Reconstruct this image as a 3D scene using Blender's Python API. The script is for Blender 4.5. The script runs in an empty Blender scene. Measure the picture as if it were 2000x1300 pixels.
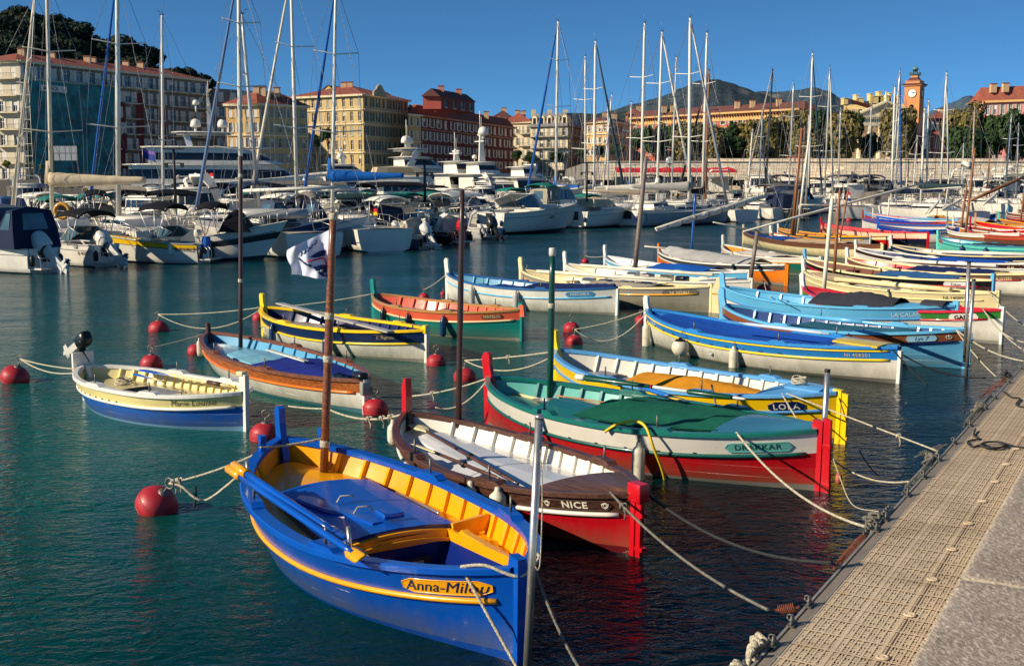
import bpy, math, random
from mathutils import Vector, Matrix, noise
random.seed(7)
R = math.radians
COL = bpy.context.scene.collection
# ---------------------------------------------------------------- camera maths (pixel of the 2000x1300 picture -> point)
F = 2200.0; YH = 365.0; CH = 3.3
PITCH = math.atan((650 - YH) / F)
def ray(px, py):
    u = (px - 1000) / F; v = (650 - py) / F
    return Vector((u, math.cos(PITCH) + v * math.sin(PITCH), -math.sin(PITCH) + v * math.cos(PITCH)))
def at(px, py, z=0.0):
    d = ray(px, py); t = (z - CH) / d.z
    return Vector((d.x * t, d.y * t, z))
def atY(px, py, Y):
    d = ray(px, py); t = Y / d.y
    return Vector((d.x * t, Y, CH + d.z * t))
# ---------------------------------------------------------------- materials
def lin(c):
    return tuple((x / 12.92 if x <= .04045 else ((x + .055) / 1.055) ** 2.4) for x in [v / 255 for v in c])
_M = {}
def mat(name, rgb, rough=.5, metal=0., var=.12, vs=3., bump=0., bs=40., coat=0., spec=.5, dirt=None, ds=1.2, alpha=1., trans=0.):
    if name in _M: return _M[name]
    m = bpy.data.materials.new(name); m.use_nodes = True; _M[name] = m
    nt = m.node_tree; N = nt.nodes; K = nt.links; b = N['Principled BSDF']
    c = lin(rgb)
    b.inputs['Roughness'].default_value = rough; b.inputs['Metallic'].default_value = metal
    b.inputs['Specular IOR Level'].default_value = spec
    if coat: b.inputs['Coat Weight'].default_value = coat; b.inputs['Coat Roughness'].default_value = .06
    if trans: b.inputs['Transmission Weight'].default_value = trans
    if alpha < 1: b.inputs['Alpha'].default_value = alpha
    tc = N.new('ShaderNodeTexCoord')
    n1 = N.new('ShaderNodeTexNoise'); n1.inputs['Scale'].default_value = vs; n1.inputs['Detail'].default_value = 6
    K.new(tc.outputs['Object'], n1.inputs['Vector'])
    mx = N.new('ShaderNodeMix'); mx.data_type = 'RGBA'
    d = [x * (1 - var) for x in c]; l = [min(1, x * (1 + var)) for x in c]
    mx.inputs['A'].default_value = (*d, 1); mx.inputs['B'].default_value = (*l, 1)
    mr = N.new('ShaderNodeMapRange'); mr.inputs[1].default_value = .3; mr.inputs[2].default_value = .7
    K.new(n1.outputs['Fac'], mr.inputs[0]); K.new(mr.outputs[0], mx.inputs['Factor'])
    out = mx.outputs['Result']
    if dirt:
        n3 = N.new('ShaderNodeTexNoise'); n3.inputs['Scale'].default_value = ds; n3.inputs['Detail'].default_value = 9; n3.inputs['Roughness'].default_value = .72
        K.new(tc.outputs['Object'], n3.inputs['Vector'])
        r3 = N.new('ShaderNodeMapRange'); r3.inputs[1].default_value = .5; r3.inputs[2].default_value = .74; r3.inputs[4].default_value = dirt[1]
        K.new(n3.outputs['Fac'], r3.inputs[0])
        m3 = N.new('ShaderNodeMix'); m3.data_type = 'RGBA'; m3.inputs['B'].default_value = (*lin(dirt[0]), 1)
        K.new(out, m3.inputs['A']); K.new(r3.outputs[0], m3.inputs['Factor']); out = m3.outputs['Result']
    K.new(out, b.inputs['Base Color'])
    rr = N.new('ShaderNodeMapRange'); rr.inputs[3].default_value = max(.02, rough * .75); rr.inputs[4].default_value = min(1, rough * 1.25)
    K.new(n1.outputs['Fac'], rr.inputs[0]); K.new(rr.outputs[0], b.inputs['Roughness'])
    if bump:
        n2 = N.new('ShaderNodeTexNoise'); n2.inputs['Scale'].default_value = bs; n2.inputs['Detail'].default_value = 4
        K.new(tc.outputs['Object'], n2.inputs['Vector'])
        bp = N.new('ShaderNodeBump'); bp.inputs['Strength'].default_value = bump; bp.inputs['Distance'].default_value = .02
        K.new(n2.outputs['Fac'], bp.inputs['Height']); K.new(bp.outputs[0], b.inputs['Normal'])
    return m
def paint(rgb, worn=.25):
    n = 'paint_%d_%d_%d' % tuple(rgb)
    dk = tuple(int(x * .6 + 30) for x in rgb)
    return mat(n, rgb, rough=.3, var=.07, vs=2.5, bump=.12, bs=9, coat=.25, dirt=(dk, worn), ds=5)
_H = {}
def hullify(m):            # painted planking: fine seams, and slime and salt stains where the hull meets the water
    if m.name in _H: return _H[m.name]
    c = m.copy(); c.name = m.name + '_hull'; _H[m.name] = c; N = c.node_tree.nodes; K = c.node_tree.links; b = N['Principled BSDF']
    tc = N.new('ShaderNodeTexCoord'); sp = N.new('ShaderNodeSeparateXYZ'); K.new(tc.outputs['Object'], sp.inputs[0])
    wv = N.new('ShaderNodeTexWave'); wv.bands_direction = 'Z'; wv.inputs['Scale'].default_value = 2.6; wv.inputs['Distortion'].default_value = .25; wv.wave_profile = 'SAW'; K.new(tc.outputs['Object'], wv.inputs['Vector'])
    bp = N.new('ShaderNodeBump'); bp.inputs['Strength'].default_value = .6; bp.inputs['Distance'].default_value = .016; K.new(wv.outputs['Fac'], bp.inputs['Height'])
    if b.inputs['Normal'].links: K.new(b.inputs['Normal'].links[0].from_socket, bp.inputs['Normal'])
    K.new(bp.outputs[0], b.inputs['Normal'])
    n = N.new('ShaderNodeTexNoise'); n.inputs['Scale'].default_value = 5; n.inputs['Detail'].default_value = 8; n.inputs['Roughness'].default_value = .7; mp = N.new('ShaderNodeMapping'); mp.inputs['Scale'].default_value = (1, 1, .35); K.new(tc.outputs['Object'], mp.inputs['Vector']); K.new(mp.outputs[0], n.inputs['Vector'])
    ad = N.new('ShaderNodeMath'); ad.operation = 'MULTIPLY_ADD'; ad.inputs[1].default_value = -.42; K.new(n.outputs['Fac'], ad.inputs[0]); K.new(sp.outputs['Z'], ad.inputs[2])
    mr = N.new('ShaderNodeMapRange'); mr.inputs[1].default_value = .08; mr.inputs[2].default_value = -.19; mr.inputs[3].default_value = 0; mr.inputs[4].default_value = .6; K.new(ad.outputs[0], mr.inputs[0])
    mx = N.new('ShaderNodeMix'); mx.data_type = 'RGBA'; mx.inputs['B'].default_value = (*lin((92, 90, 66)), 1); K.new(b.inputs['Base Color'].links[0].from_socket, mx.inputs['A']); K.new(mr.outputs[0], mx.inputs['Factor']); K.new(mx.outputs['Result'], b.inputs['Base Color'])
    return c
def gloss(rgb):
    return mat('gloss_%d_%d_%d' % tuple(rgb), rgb, rough=.26, var=.07, vs=2, bump=.12, bs=7, coat=.3, dirt=(tuple(int(x * .7) for x in rgb), .12), ds=6)
def cloth(rgb):
    return mat('cloth_%d_%d_%d' % tuple(rgb), rgb, rough=.85, var=.12, vs=2.2, bump=.5, bs=11, spec=.2)
def plast(rgb, rough=.35):
    return mat('gelcoat_%d_%d_%d' % tuple(rgb), rgb, rough=rough, var=.05, vs=1.5, bump=.03, bs=6, coat=.2, dirt=((120, 112, 95), .18), ds=2)
def wood(rgb, name=None, rough=.45):
    name = name or 'wood_%d_%d_%d' % tuple(rgb)
    if name in _M: return _M[name]
    m = bpy.data.materials.new(name); m.use_nodes = True; _M[name] = m
    nt = m.node_tree; N = nt.nodes; K = nt.links; b = N['Principled BSDF']
    c = lin(rgb); b.inputs['Roughness'].default_value = rough; b.inputs['Coat Weight'].default_value = .15
    tc = N.new('ShaderNodeTexCoord'); mp = N.new('ShaderNodeMapping'); mp.inputs['Scale'].default_value = (1.2, 16, 16)
    K.new(tc.outputs['Object'], mp.inputs['Vector'])
    n = N.new('ShaderNodeTexNoise'); n.inputs['Scale'].default_value = 2.5; n.inputs['Detail'].default_value = 8; n.inputs['Roughness'].default_value = .65
    K.new(mp.outputs[0], n.inputs['Vector'])
    mx = N.new('ShaderNodeMix'); mx.data_type = 'RGBA'
    mx.inputs['A'].default_value = (*[x * .42 for x in c], 1); mx.inputs['B'].default_value = (*[min(1, x * 1.45) for x in c], 1)
    mr = N.new('ShaderNodeMapRange'); mr.inputs[1].default_value = .32; mr.inputs[2].default_value = .68
    K.new(n.outputs['Fac'], mr.inputs[0]); K.new(mr.outputs[0], mx.inputs['Factor']); K.new(mx.outputs['Result'], b.inputs['Base Color'])
    bp = N.new('ShaderNodeBump'); bp.inputs['Strength'].default_value = .3; bp.inputs['Distance'].default_value = .004
    K.new(n.outputs['Fac'], bp.inputs['Height']); K.new(bp.outputs[0], b.inputs['Normal'])
    return m
STEEL = mat('stainless_steel', (205, 200, 190), rough=.34, metal=.85, var=.1, vs=9)
ALU = mat('anodised_aluminium', (205, 203, 196), rough=.38, metal=.35, var=.06, vs=2)
MASTW = mat('white_mast_paint', (226, 222, 208), rough=.35, var=.05, vs=1)
WIRE = mat('steel_wire', (120, 122, 126), rough=.4, metal=.5)
GLASS = mat('tinted_glass', (22, 30, 36), rough=.06, var=.3, vs=.8, spec=.9)
GLASSB = mat('pale_glass', (70, 96, 104), rough=.06, var=.3, vs=1.2, spec=.9)
BLACK = mat('black_rubber', (22, 22, 24), rough=.5)
ROPE = mat('worn_rope', (196, 186, 160), rough=.9, var=.3, vs=30, bump=.9, bs=90)
ROPEG = mat('grey_rope', (120, 116, 104), rough=.9, var=.35, vs=30, bump=.9, bs=90)
ROPED = mat('dark_rope', (48, 48, 50), rough=.9, var=.35, vs=30, bump=.9, bs=90)
RUST = mat('rusty_steel', (118, 62, 40), rough=.8, var=.4, vs=25, bump=.5, bs=60)
GALV = mat('galvanised_steel', (116, 114, 106), rough=.5, metal=.5, var=.25, vs=20, bump=.3, bs=50)
FEND = mat('dirty_fender_vinyl', (206, 200, 178), rough=.5, var=.12, vs=8, dirt=((120, 110, 84), .8), ds=6, bump=.1)
TEAK = wood((152, 104, 62)); VARN = wood((120, 66, 32)); DARKW = wood((84, 52, 38)); MASTB = wood((128, 78, 50), rough=.35)
# ---------------------------------------------------------------- mesh builder
class MB:
    def __init__(s): s.v = []; s.f = []; s.m = []; s.s = []; s.mats = []
    def mi(s, m):
        if m not in s.mats: s.mats.append(m)
        return s.mats.index(m)
    def face(s, idx, m, sm=False): s.f.append(tuple(idx)); s.m.append(s.mi(m)); s.s.append(sm)
    def poly(s, pts, m, sm=False):
        n = len(s.v); s.v += [tuple(p) for p in pts]; s.face(range(n, n + len(pts)), m, sm)
    def grid(s, rows, m, sm=True, closed=False, mf=None, skip=None):
        n = len(s.v); c = len(rows[0])
        for r in rows: s.v += [tuple(p) for p in r]
        for i in range(len(rows) - 1):
            for j in range(c if closed else c - 1):
                if skip and skip(i, j): continue
                a = n + i * c + j; b = n + i * c + (j + 1) % c
                s.face((a, b, b + c, a + c), mf(i, j) if mf else m, sm)
    def box(s, c, d, m, rz=0., M=None):
        x, y, z = d[0] / 2, d[1] / 2, d[2] / 2
        T = M if M else Matrix.Translation(Vector(c)) @ Matrix.Rotation(rz, 4, 'Z')
        P = [T @ Vector(p) for p in ((-x, -y, -z), (x, -y, -z), (x, y, -z), (-x, y, -z), (-x, -y, z), (x, -y, z), (x, y, z), (-x, y, z))]
        n = len(s.v); s.v += [tuple(p) for p in P]
        for f in ((0, 3, 2, 1), (4, 5, 6, 7), (0, 1, 5, 4), (1, 2, 6, 5), (2, 3, 7, 6), (3, 0, 4, 7)): s.face([n + i for i in f], m)
    def beam(s, a, b, w, h, m, up=(0, 0, 1)):
        a = Vector(a); b = Vector(b); d = b - a; L = d.length
        if L < 1e-6: return
        x = d / L; y = Vector(up).cross(x)
        if y.length < 1e-4: y = Vector((0, 1, 0)).cross(x)
        y.normalize(); z = x.cross(y)
        T = Matrix((x, y, z)).transposed().to_4x4(); T.translation = (a + b) / 2
        s.box(None, (L, w, h), m, M=T)
    def bbox(s, c, d, r, m, M=None, seg=2):          # rounded block: superellipse rings
        x, y, z = d[0] / 2, d[1] / 2, d[2] / 2; T = M or Matrix.Translation(Vector(c))
        rows = []
        def ring(f, zz):
            o = []
            for cx, cy, a0 in ((1, 1, 0), (-1, 1, 90), (-1, -1, 180), (1, -1, 270)):
                for k in range(seg + 1):
                    a = R(a0 + 90 * k / seg)
                    o.append(T @ Vector((cx * (x - r) + (r - f) * math.cos(a), cy * (y - r) + (r - f) * math.sin(a), zz)))
            return o
        rows.append(ring(r * .999, -z)); rows.append(ring(.3 * r, -z + .3 * r)); rows.append(ring(0, -z + r)); rows.append(ring(0, z - r)); rows.append(ring(.3 * r, z - .3 * r)); rows.append(ring(r * .999, z))
        s.grid(rows, m, True, closed=True)
        n = len(s.v); k = len(rows[0]); s.face(range(n - k, n), m); s.face(reversed(range(n - 6 * k, n - 5 * k)), m)
    def tube(s, pts, r, m, n=8, caps=True, sm=True, flat=1.):
        pts = [Vector(p) for p in pts]; rs = r if isinstance(r, (list, tuple)) else [r] * len(pts)
        rows = []; prev = None
        for i, p in enumerate(pts):
            t = (pts[min(i + 1, len(pts) - 1)] - pts[max(i - 1, 0)])
            t = t.normalized() if t.length > 1e-9 else Vector((0, 0, 1))
            if prev is None:
                a = Vector((0, 0, 1)) if abs(t.z) < .9 else Vector((1, 0, 0))
                u = a.cross(t).normalized()
            else:
                u = (prev - t * prev.dot(t)); u = u.normalized() if u.length > 1e-6 else t.orthogonal().normalized()
            prev = u; w = t.cross(u)
            rows.append([p + (u * math.cos(2 * math.pi * k / n) + w * math.sin(2 * math.pi * k / n) * flat) * rs[i] for k in range(n)])
        b = len(s.v); s.grid(rows, m, sm, closed=True)
        if caps:
            s.face(list(reversed(range(b, b + n))), m); e = len(s.v); s.face(range(e - n, e), m)
    def lathe(s, prof, m, n=16, M=None, sm=True, mf=None):
        T = M or Matrix()
        s.grid([[T @ Vector((r * math.cos(2 * math.pi * k / n), r * math.sin(2 * math.pi * k / n), z)) for k in range(n)] for r, z in prof], m, sm, closed=True, mf=mf)
    def prism(s, out, y0, y1, m, M=None, mtop=None):   # outline in xz, extruded along y
        T = M or Matrix(); n = len(s.v); k = len(out)
        s.v += [tuple(T @ Vector((x, y0, z))) for x, z in out] + [tuple(T @ Vector((x, y1, z))) for x, z in out]
        s.face(range(n, n + k), m); s.face(reversed(range(n + k, n + 2 * k)), m)
        for i in range(k):
            j = (i + 1) % k
            s.face((n + i, n + k + i, n + k + j, n + j), mtop.get(i, m) if mtop else m)
    def build(s, name, parent=None, label=None, kind=None, cat=None, group=None):
        me = bpy.data.meshes.new(name); me.from_pydata(s.v, [], s.f)
        for m in s.mats: me.materials.append(m)
        me.polygons.foreach_set('material_index', s.m); me.polygons.foreach_set('use_smooth', s.s)
        me.update()
        return link(name, me, parent, label, kind, cat, group)
def link(name, me, parent=None, label=None, kind=None, cat=None, group=None):
    o = bpy.data.objects.new(name, me); COL.objects.link(o)
    if parent: o.parent = parent
    tag(o, label, cat, group, kind); return o
def tag(o, label=None, cat=None, group=None, kind=None):
    if label: o['label'] = label
    if cat: o['category'] = cat
    if group: o['group'] = group
    if kind: o['kind'] = kind
def empty(name, M, label, cat, group=None):
    o = bpy.data.objects.new(name, None); COL.objects.link(o); o.matrix_world = M; o.empty_display_size = .3
    tag(o, label, cat, group); return o
def xform(p, ang, z=0): return Matrix.Translation(Vector((p[0], p[1], z))) @ Matrix.Rotation(ang, 4, 'Z')
def smooth(a, b, x):
    x = max(0, min(1, (x - a) / (b - a))); return x * x * (3 - 2 * x)
def textmesh(txt, size=.1, shear=0., bold=0., spacing=1., scale_x=1.):
    cu = bpy.data.curves.new('lettering', 'FONT'); cu.body = txt; cu.size = size; cu.shear = shear; cu.offset = bold; cu.space_character = spacing
    cu.align_x = 'CENTER'; cu.align_y = 'CENTER'; cu.resolution_u = 2
    o = bpy.data.objects.new('lettering', cu); COL.objects.link(o)
    dg = bpy.context.evaluated_depsgraph_get(); dg.update()
    me = bpy.data.meshes.new_from_object(o.evaluated_get(dg))
    V = [(v.co.x * scale_x, v.co.y) for v in me.vertices]; P = [tuple(p.vertices) for p in me.polygons]
    bpy.data.objects.remove(o); bpy.data.curves.remove(cu); bpy.data.meshes.remove(me)
    return V, P
def put_text(mb, txt, fn, m, **kw):
    V, P = textmesh(txt, **kw); n = len(mb.v)
    mb.v += [tuple(fn(x, y)) for x, y in V]
    for p in P: mb.face([n + i for i in p], m)
# ---------------------------------------------------------------- scene, light, camera
sc = bpy.context.scene
cam = bpy.data.cameras.new('camera'); co = bpy.data.objects.new('camera', cam); COL.objects.link(co); sc.camera = co
cam.sensor_width = 36; cam.lens = 36 * F / 2000; cam.sensor_fit = 'HORIZONTAL'; cam.clip_end = 20000; cam.clip_start = .05
co.location = (0, 0, CH); co.rotation_euler = (R(90) - PITCH, 0, 0)
SUN_EL = R(27); SUN_AZ = math.atan2(-.93, -.37)       # direction towards the sun in the xy plane (x, y)
sx, sy = -.93, -.37
sd = Vector((sx, sy, 0)).normalized() * math.cos(SUN_EL) + Vector((0, 0, math.sin(SUN_EL)))
w = bpy.data.worlds.new('World'); sc.world = w; w.use_nodes = True
sk = w.node_tree.nodes.new('ShaderNodeTexSky'); sk.sky_type = 'NISHITA'; sk.sun_disc = False
sk.sun_elevation = SUN_EL; sk.sun_rotation = math.atan2(sx, sy); sk.altitude = 1500; sk.air_density = .8; sk.dust_density = 0; sk.ozone_density = 10
bg = w.node_tree.nodes['Background']; bg.inputs['Strength'].default_value = .11
wn = w.node_tree.nodes; wl_ = w.node_tree.links
tcw = wn.new('ShaderNodeTexCoord'); mpw = wn.new('ShaderNodeMapping'); mpw.inputs['Scale'].default_value = (1, 1, 1.5); mpw.inputs['Location'].default_value = (0, 0, .055)
wl_.new(tcw.outputs['Generated'], mpw.inputs['Vector']); wl_.new(mpw.outputs[0], sk.inputs['Vector'])
tn = wn.new('ShaderNodeMix'); tn.data_type = 'RGBA'; tn.blend_type = 'MULTIPLY'; tn.inputs['Factor'].default_value = 1; tn.inputs['B'].default_value = (.95, 1.15, .95, 1)
wl_.new(sk.outputs[0], tn.inputs['A']); wl_.new(tn.outputs['Result'], bg.inputs['Color'])
sl = bpy.data.lights.new('sun', 'SUN'); sl.energy = 5.0; sl.angle = R(.53); sl.color = (1, .87, .68)
so = bpy.data.objects.new('sun', sl); COL.objects.link(so); so.rotation_euler = sd.to_track_quat('Z', 'Y').to_euler()
sc.view_settings.view_transform = 'Standard'; sc.view_settings.look = 'None'; sc.view_settings.exposure = .34; sc.view_settings.gamma = 1
# ---------------------------------------------------------------- water
def water_mat():
    m = bpy.data.materials.new('harbour_water'); m.use_nodes = True; nt = m.node_tree; N = nt.nodes; K = nt.links; b = N['Principled BSDF']
    b.inputs['Roughness'].default_value = .1; b.inputs['IOR'].default_value = 1.33; b.inputs['Specular IOR Level'].default_value = .27
    g = N.new('ShaderNodeNewGeometry')
    # green water, bluer farther out; quayside shade and dark reflections painted in as navy
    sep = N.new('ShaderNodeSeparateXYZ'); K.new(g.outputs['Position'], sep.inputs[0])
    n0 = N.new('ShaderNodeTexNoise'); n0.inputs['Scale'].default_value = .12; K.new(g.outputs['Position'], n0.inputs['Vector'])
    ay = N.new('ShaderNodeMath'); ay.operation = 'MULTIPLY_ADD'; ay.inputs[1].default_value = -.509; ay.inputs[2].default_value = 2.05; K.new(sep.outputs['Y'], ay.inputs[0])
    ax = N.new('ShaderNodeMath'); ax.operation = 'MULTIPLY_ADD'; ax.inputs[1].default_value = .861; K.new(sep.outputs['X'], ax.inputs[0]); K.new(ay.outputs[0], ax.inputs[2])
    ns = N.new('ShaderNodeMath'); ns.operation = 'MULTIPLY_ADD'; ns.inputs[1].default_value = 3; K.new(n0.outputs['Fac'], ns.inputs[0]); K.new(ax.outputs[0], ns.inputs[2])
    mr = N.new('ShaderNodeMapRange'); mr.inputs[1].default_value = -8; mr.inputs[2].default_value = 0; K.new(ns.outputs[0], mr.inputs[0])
    my = N.new('ShaderNodeMapRange'); my.inputs[1].default_value = 14; my.inputs[2].default_value = 45; K.new(sep.outputs['Y'], my.inputs[0])
    m0 = N.new('ShaderNodeMix'); m0.data_type = 'RGBA'; m0.inputs['A'].default_value = (.0001, .086, .070, 1); m0.inputs['B'].default_value = (.0001, .046, .056, 1); K.new(my.outputs[0], m0.inputs['Factor'])
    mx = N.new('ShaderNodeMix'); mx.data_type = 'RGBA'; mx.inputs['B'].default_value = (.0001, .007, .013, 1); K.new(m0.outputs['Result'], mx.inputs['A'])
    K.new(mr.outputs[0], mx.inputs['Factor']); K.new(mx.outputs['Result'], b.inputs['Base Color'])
    def nz(scale, detail, sxx, rot, typ='ShaderNodeTexNoise', dist=0.):
        mp = N.new('ShaderNodeMapping'); mp.inputs['Scale'].default_value = (sxx[0], sxx[1], 1); mp.inputs['Rotation'].default_value = (0, 0, R(rot))
        K.new(g.outputs['Position'], mp.inputs['Vector'])
        n = N.new(typ); n.inputs['Scale'].default_value = scale; n.inputs['Detail'].default_value = detail; n.inputs['Roughness'].default_value = .55; n.inputs['Distortion'].default_value = dist
        K.new(mp.outputs[0], n.inputs['Vector']); return n
    a = nz(.9, 3, (1, 1.9), 12, dist=.6); c = nz(4.2, 3, (1, 1.8), -8, dist=.8); d = nz(15, 2, (1, 1.6), 20)
    s1 = N.new('ShaderNodeMath'); s1.operation = 'MULTIPLY_ADD'; s1.inputs[1].default_value = .6
    s2 = N.new('ShaderNodeMath'); s2.operation = 'MULTIPLY_ADD'; s2.inputs[1].default_value = .55
    s3 = N.new('ShaderNodeMath'); s3.operation = 'MULTIPLY'; s3.inputs[1].default_value = .09
    K.new(d.outputs['Fac'], s3.inputs[0]); K.new(c.outputs['Fac'], s2.inputs[0]); K.new(s3.outputs[0], s2.inputs[2]); K.new(a.outputs['Fac'], s1.inputs[0]); K.new(s2.outputs[0], s1.inputs[2])
    bp = N.new('ShaderNodeBump'); bp.inputs['Strength'].default_value = 1.; bp.inputs['Distance'].default_value = .12
    pt_ = nz(.16, 2, (1, 1.6), 30); pr_ = N.new('ShaderNodeMapRange'); pr_.inputs[1].default_value = .35; pr_.inputs[2].default_value = .65; pr_.inputs[3].default_value = .3; pr_.inputs[4].default_value = 1.15
    ml = N.new('ShaderNodeMath'); ml.operation = 'MULTIPLY'; K.new(pt_.outputs['Fac'], pr_.inputs[0]); K.new(pr_.outputs[0], ml.inputs[0]); K.new(s1.outputs[0], ml.inputs[1]); K.new(ml.outputs[0], bp.inputs['Height']); K.new(bp.outputs[0], b.inputs['Normal'])
    return m
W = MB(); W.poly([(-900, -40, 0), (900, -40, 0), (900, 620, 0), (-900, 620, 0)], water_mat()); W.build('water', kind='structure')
# ---------------------------------------------------------------- pontoon, stone quay
QA = Vector((1.43, 6.45, 0)); QD = Vector((math.cos(R(59.4)), math.sin(R(59.4)), 0)); QN = Vector((QD.y, -QD.x, 0))
def Q(s, n, z): p = QA + QD * s + QN * n; return Vector((p.x, p.y, z))
def qframe(s, n, z):
    T = Matrix((QD, -QN, Vector((0, 0, 1)))).transposed().to_4x4(); T.translation = Q(s, n, z); return T
FR = mat('pontoon_frame_metal', (142, 130, 114), rough=.6, metal=.1, var=.15, vs=3, bump=.25, bs=30, dirt=((96, 84, 72), .6), ds=6)
FRL = mat('pontoon_rail_metal', (150, 148, 142), rough=.5, metal=.2, var=.2, vs=8, bump=.3, bs=50)
def grate_mat():
    m = bpy.data.materials.new('beige_plastic_grating'); m.use_nodes = True; N = m.node_tree.nodes; K = m.node_tree.links; b = N['Principled BSDF']
    tc = N.new('ShaderNodeTexCoord'); n = N.new('ShaderNodeTexNoise'); n.inputs['Scale'].default_value = 3; n.inputs['Detail'].default_value = 8
    K.new(tc.outputs['Object'], n.inputs['Vector']); mx = N.new('ShaderNodeMix'); mx.data_type = 'RGBA'
    mx.inputs['A'].default_value = (*lin((196, 172, 140)), 1); mx.inputs['B'].default_value = (*lin((226, 204, 172)), 1)
    K.new(n.outputs['Fac'], mx.inputs['Factor']); n2 = N.new('ShaderNodeTexNoise'); n2.inputs['Scale'].default_value = 1.7; n2.inputs['Detail'].default_value = 10; n2.inputs['Roughness'].default_value = .7; K.new(tc.outputs['Object'], n2.inputs['Vector'])
    r2 = N.new('ShaderNodeMapRange'); r2.inputs[1].default_value = .48; r2.inputs[2].default_value = .72; r2.inputs[4].default_value = .55; K.new(n2.outputs['Fac'], r2.inputs[0]); m2 = N.new('ShaderNodeMix'); m2.data_type = 'RGBA'; m2.inputs['B'].default_value = (*lin((140, 116, 90)), 1); K.new(r2.outputs[0], m2.inputs['Factor']); K.new(mx.outputs['Result'], m2.inputs['A']); K.new(m2.outputs['Result'], b.inputs['Base Color']); b.inputs['Roughness'].default_value = .7
    return m
GR = grate_mat(); DK = mat('shadow_gap_black', (16, 14, 12), rough=.9)
pont = empty('pontoon', xform((0, 0), 0), 'long floating pontoon with beige plastic grating and grey metal edge rails, along the stone quay', 'pontoon')
f = MB(); s0, s1 = -6, 46
def slab(mb, n0, n1, z0, z1, m, a=s0, b=s1):
    c = Q((a + b) / 2, (n0 + n1) / 2, (z0 + z1) / 2); mb.box(c, (b - a, n1 - n0, z1 - z0), m, rz=R(59.4))
slab(f, .0, .018, .18, .45, FRL); slab(f, .036, .098, .20, .452, FR); slab(f, .003, .096, .05, .35, DK); slab(f, .099, .106, .2, .458, FRL)
f.build('edge_rail', pont)
f = MB(); slab(f, .108, 1.4, .02, .40, DK); f.build('float_body', pont, 'black float body under the grating')
TS = .26                                       # one moulded grating tile pattern: real bars and studs over the black gap
def grating():
    g = MB(); n0, n1 = .108, .95; a, bnd = -2.4, 15.0; cs = TS / 6
    z = .452
    k = 0; s = a
    nrow = int((n1 - n0) / cs)
    def q2(s_, n_, zz): return Q(s_, n_, zz)
    while s < bnd:                                  # cross bars
        major = (k % 6 == 0)
        wdt = .012 if major else .0065
        g.poly([q2(s - wdt, n0, z + (.006 if major else 0)), q2(s + wdt, n0, z + (.006 if major else 0)), q2(s + wdt, n1, z + (.006 if major else 0)), q2(s - wdt, n1, z + (.006 if major else 0))][::-1], GR)
        if s < 12:
            for j in range(nrow):
                nn = n0 + (j + .5) * cs
                if (k + j) % 3 != 0:                 # wavy solid pads in the cells, holes left between
                    w1 = cs * .40; w2 = cs * (.20 if (j % 2) else .34); c = s + cs / 2
                    g.poly([q2(c - w1, nn - w2, z - .001), q2(c + w1 * .4, nn - w2 * 1.2, z - .001), q2(c + w1, nn + w2, z - .001), q2(c - w1 * .4, nn + w2 * 1.2, z - .001)][::-1], GR)
                else:
                    w2 = cs * .2; c = s + cs / 2
                    g.poly([q2(c - cs * .45, nn - w2 * .6, z - .001), q2(c + cs * .45, nn - w2 * .6, z - .001), q2(c + cs * .45, nn + w2 * .6, z - .001), q2(c - cs * .45, nn + w2 * .6, z - .001)][::-1], GR)
        s += cs; k += 1
    for j in range(nrow + 1):
        nn = n0 + j * cs; wdt = .012 if j % 6 == 0 else .007
        g.poly([q2(a, nn - wdt, z + .002), q2(bnd, nn - wdt, z + .002), q2(bnd, nn + wdt, z + .002), q2(a, nn + wdt, z + .002)], GR)
    # farther stretch: plain moulded sheet with bars
    g.poly([q2(12, n0, z - .003), q2(bnd, n0, z - .003), q2(bnd, n1 + .1, z - .003), q2(12, n1 + .1, z - .003)], GR)
    g.poly([q2(bnd, n0, z), q2(s1, n0, z), q2(s1, n1 + .1, z), q2(bnd, n1 + .1, z)], GR)
    return g
gr = grating(); gro = gr.build('grating', pont)
for k in range(-3, 16):
    s_ = .51 + k * .8
    T = Matrix.Translation(Q(s_, .66, .461))
    gg = MB(); gg.lathe([(.0005, .006), (.012, .006), (.016, .003), (.024, .003), (.028, .007), (.036, .007), (.042, .0)], GR, n=20, M=T); gg.build('bolt_cap', pont)
SEAM = mat('grating_seam', (120, 96, 72), rough=.8)
g = MB(); slab(g, 0.657, .663, .452, .4585, SEAM, -2.4, 20); g.build('seam_strip', pont)
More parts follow.
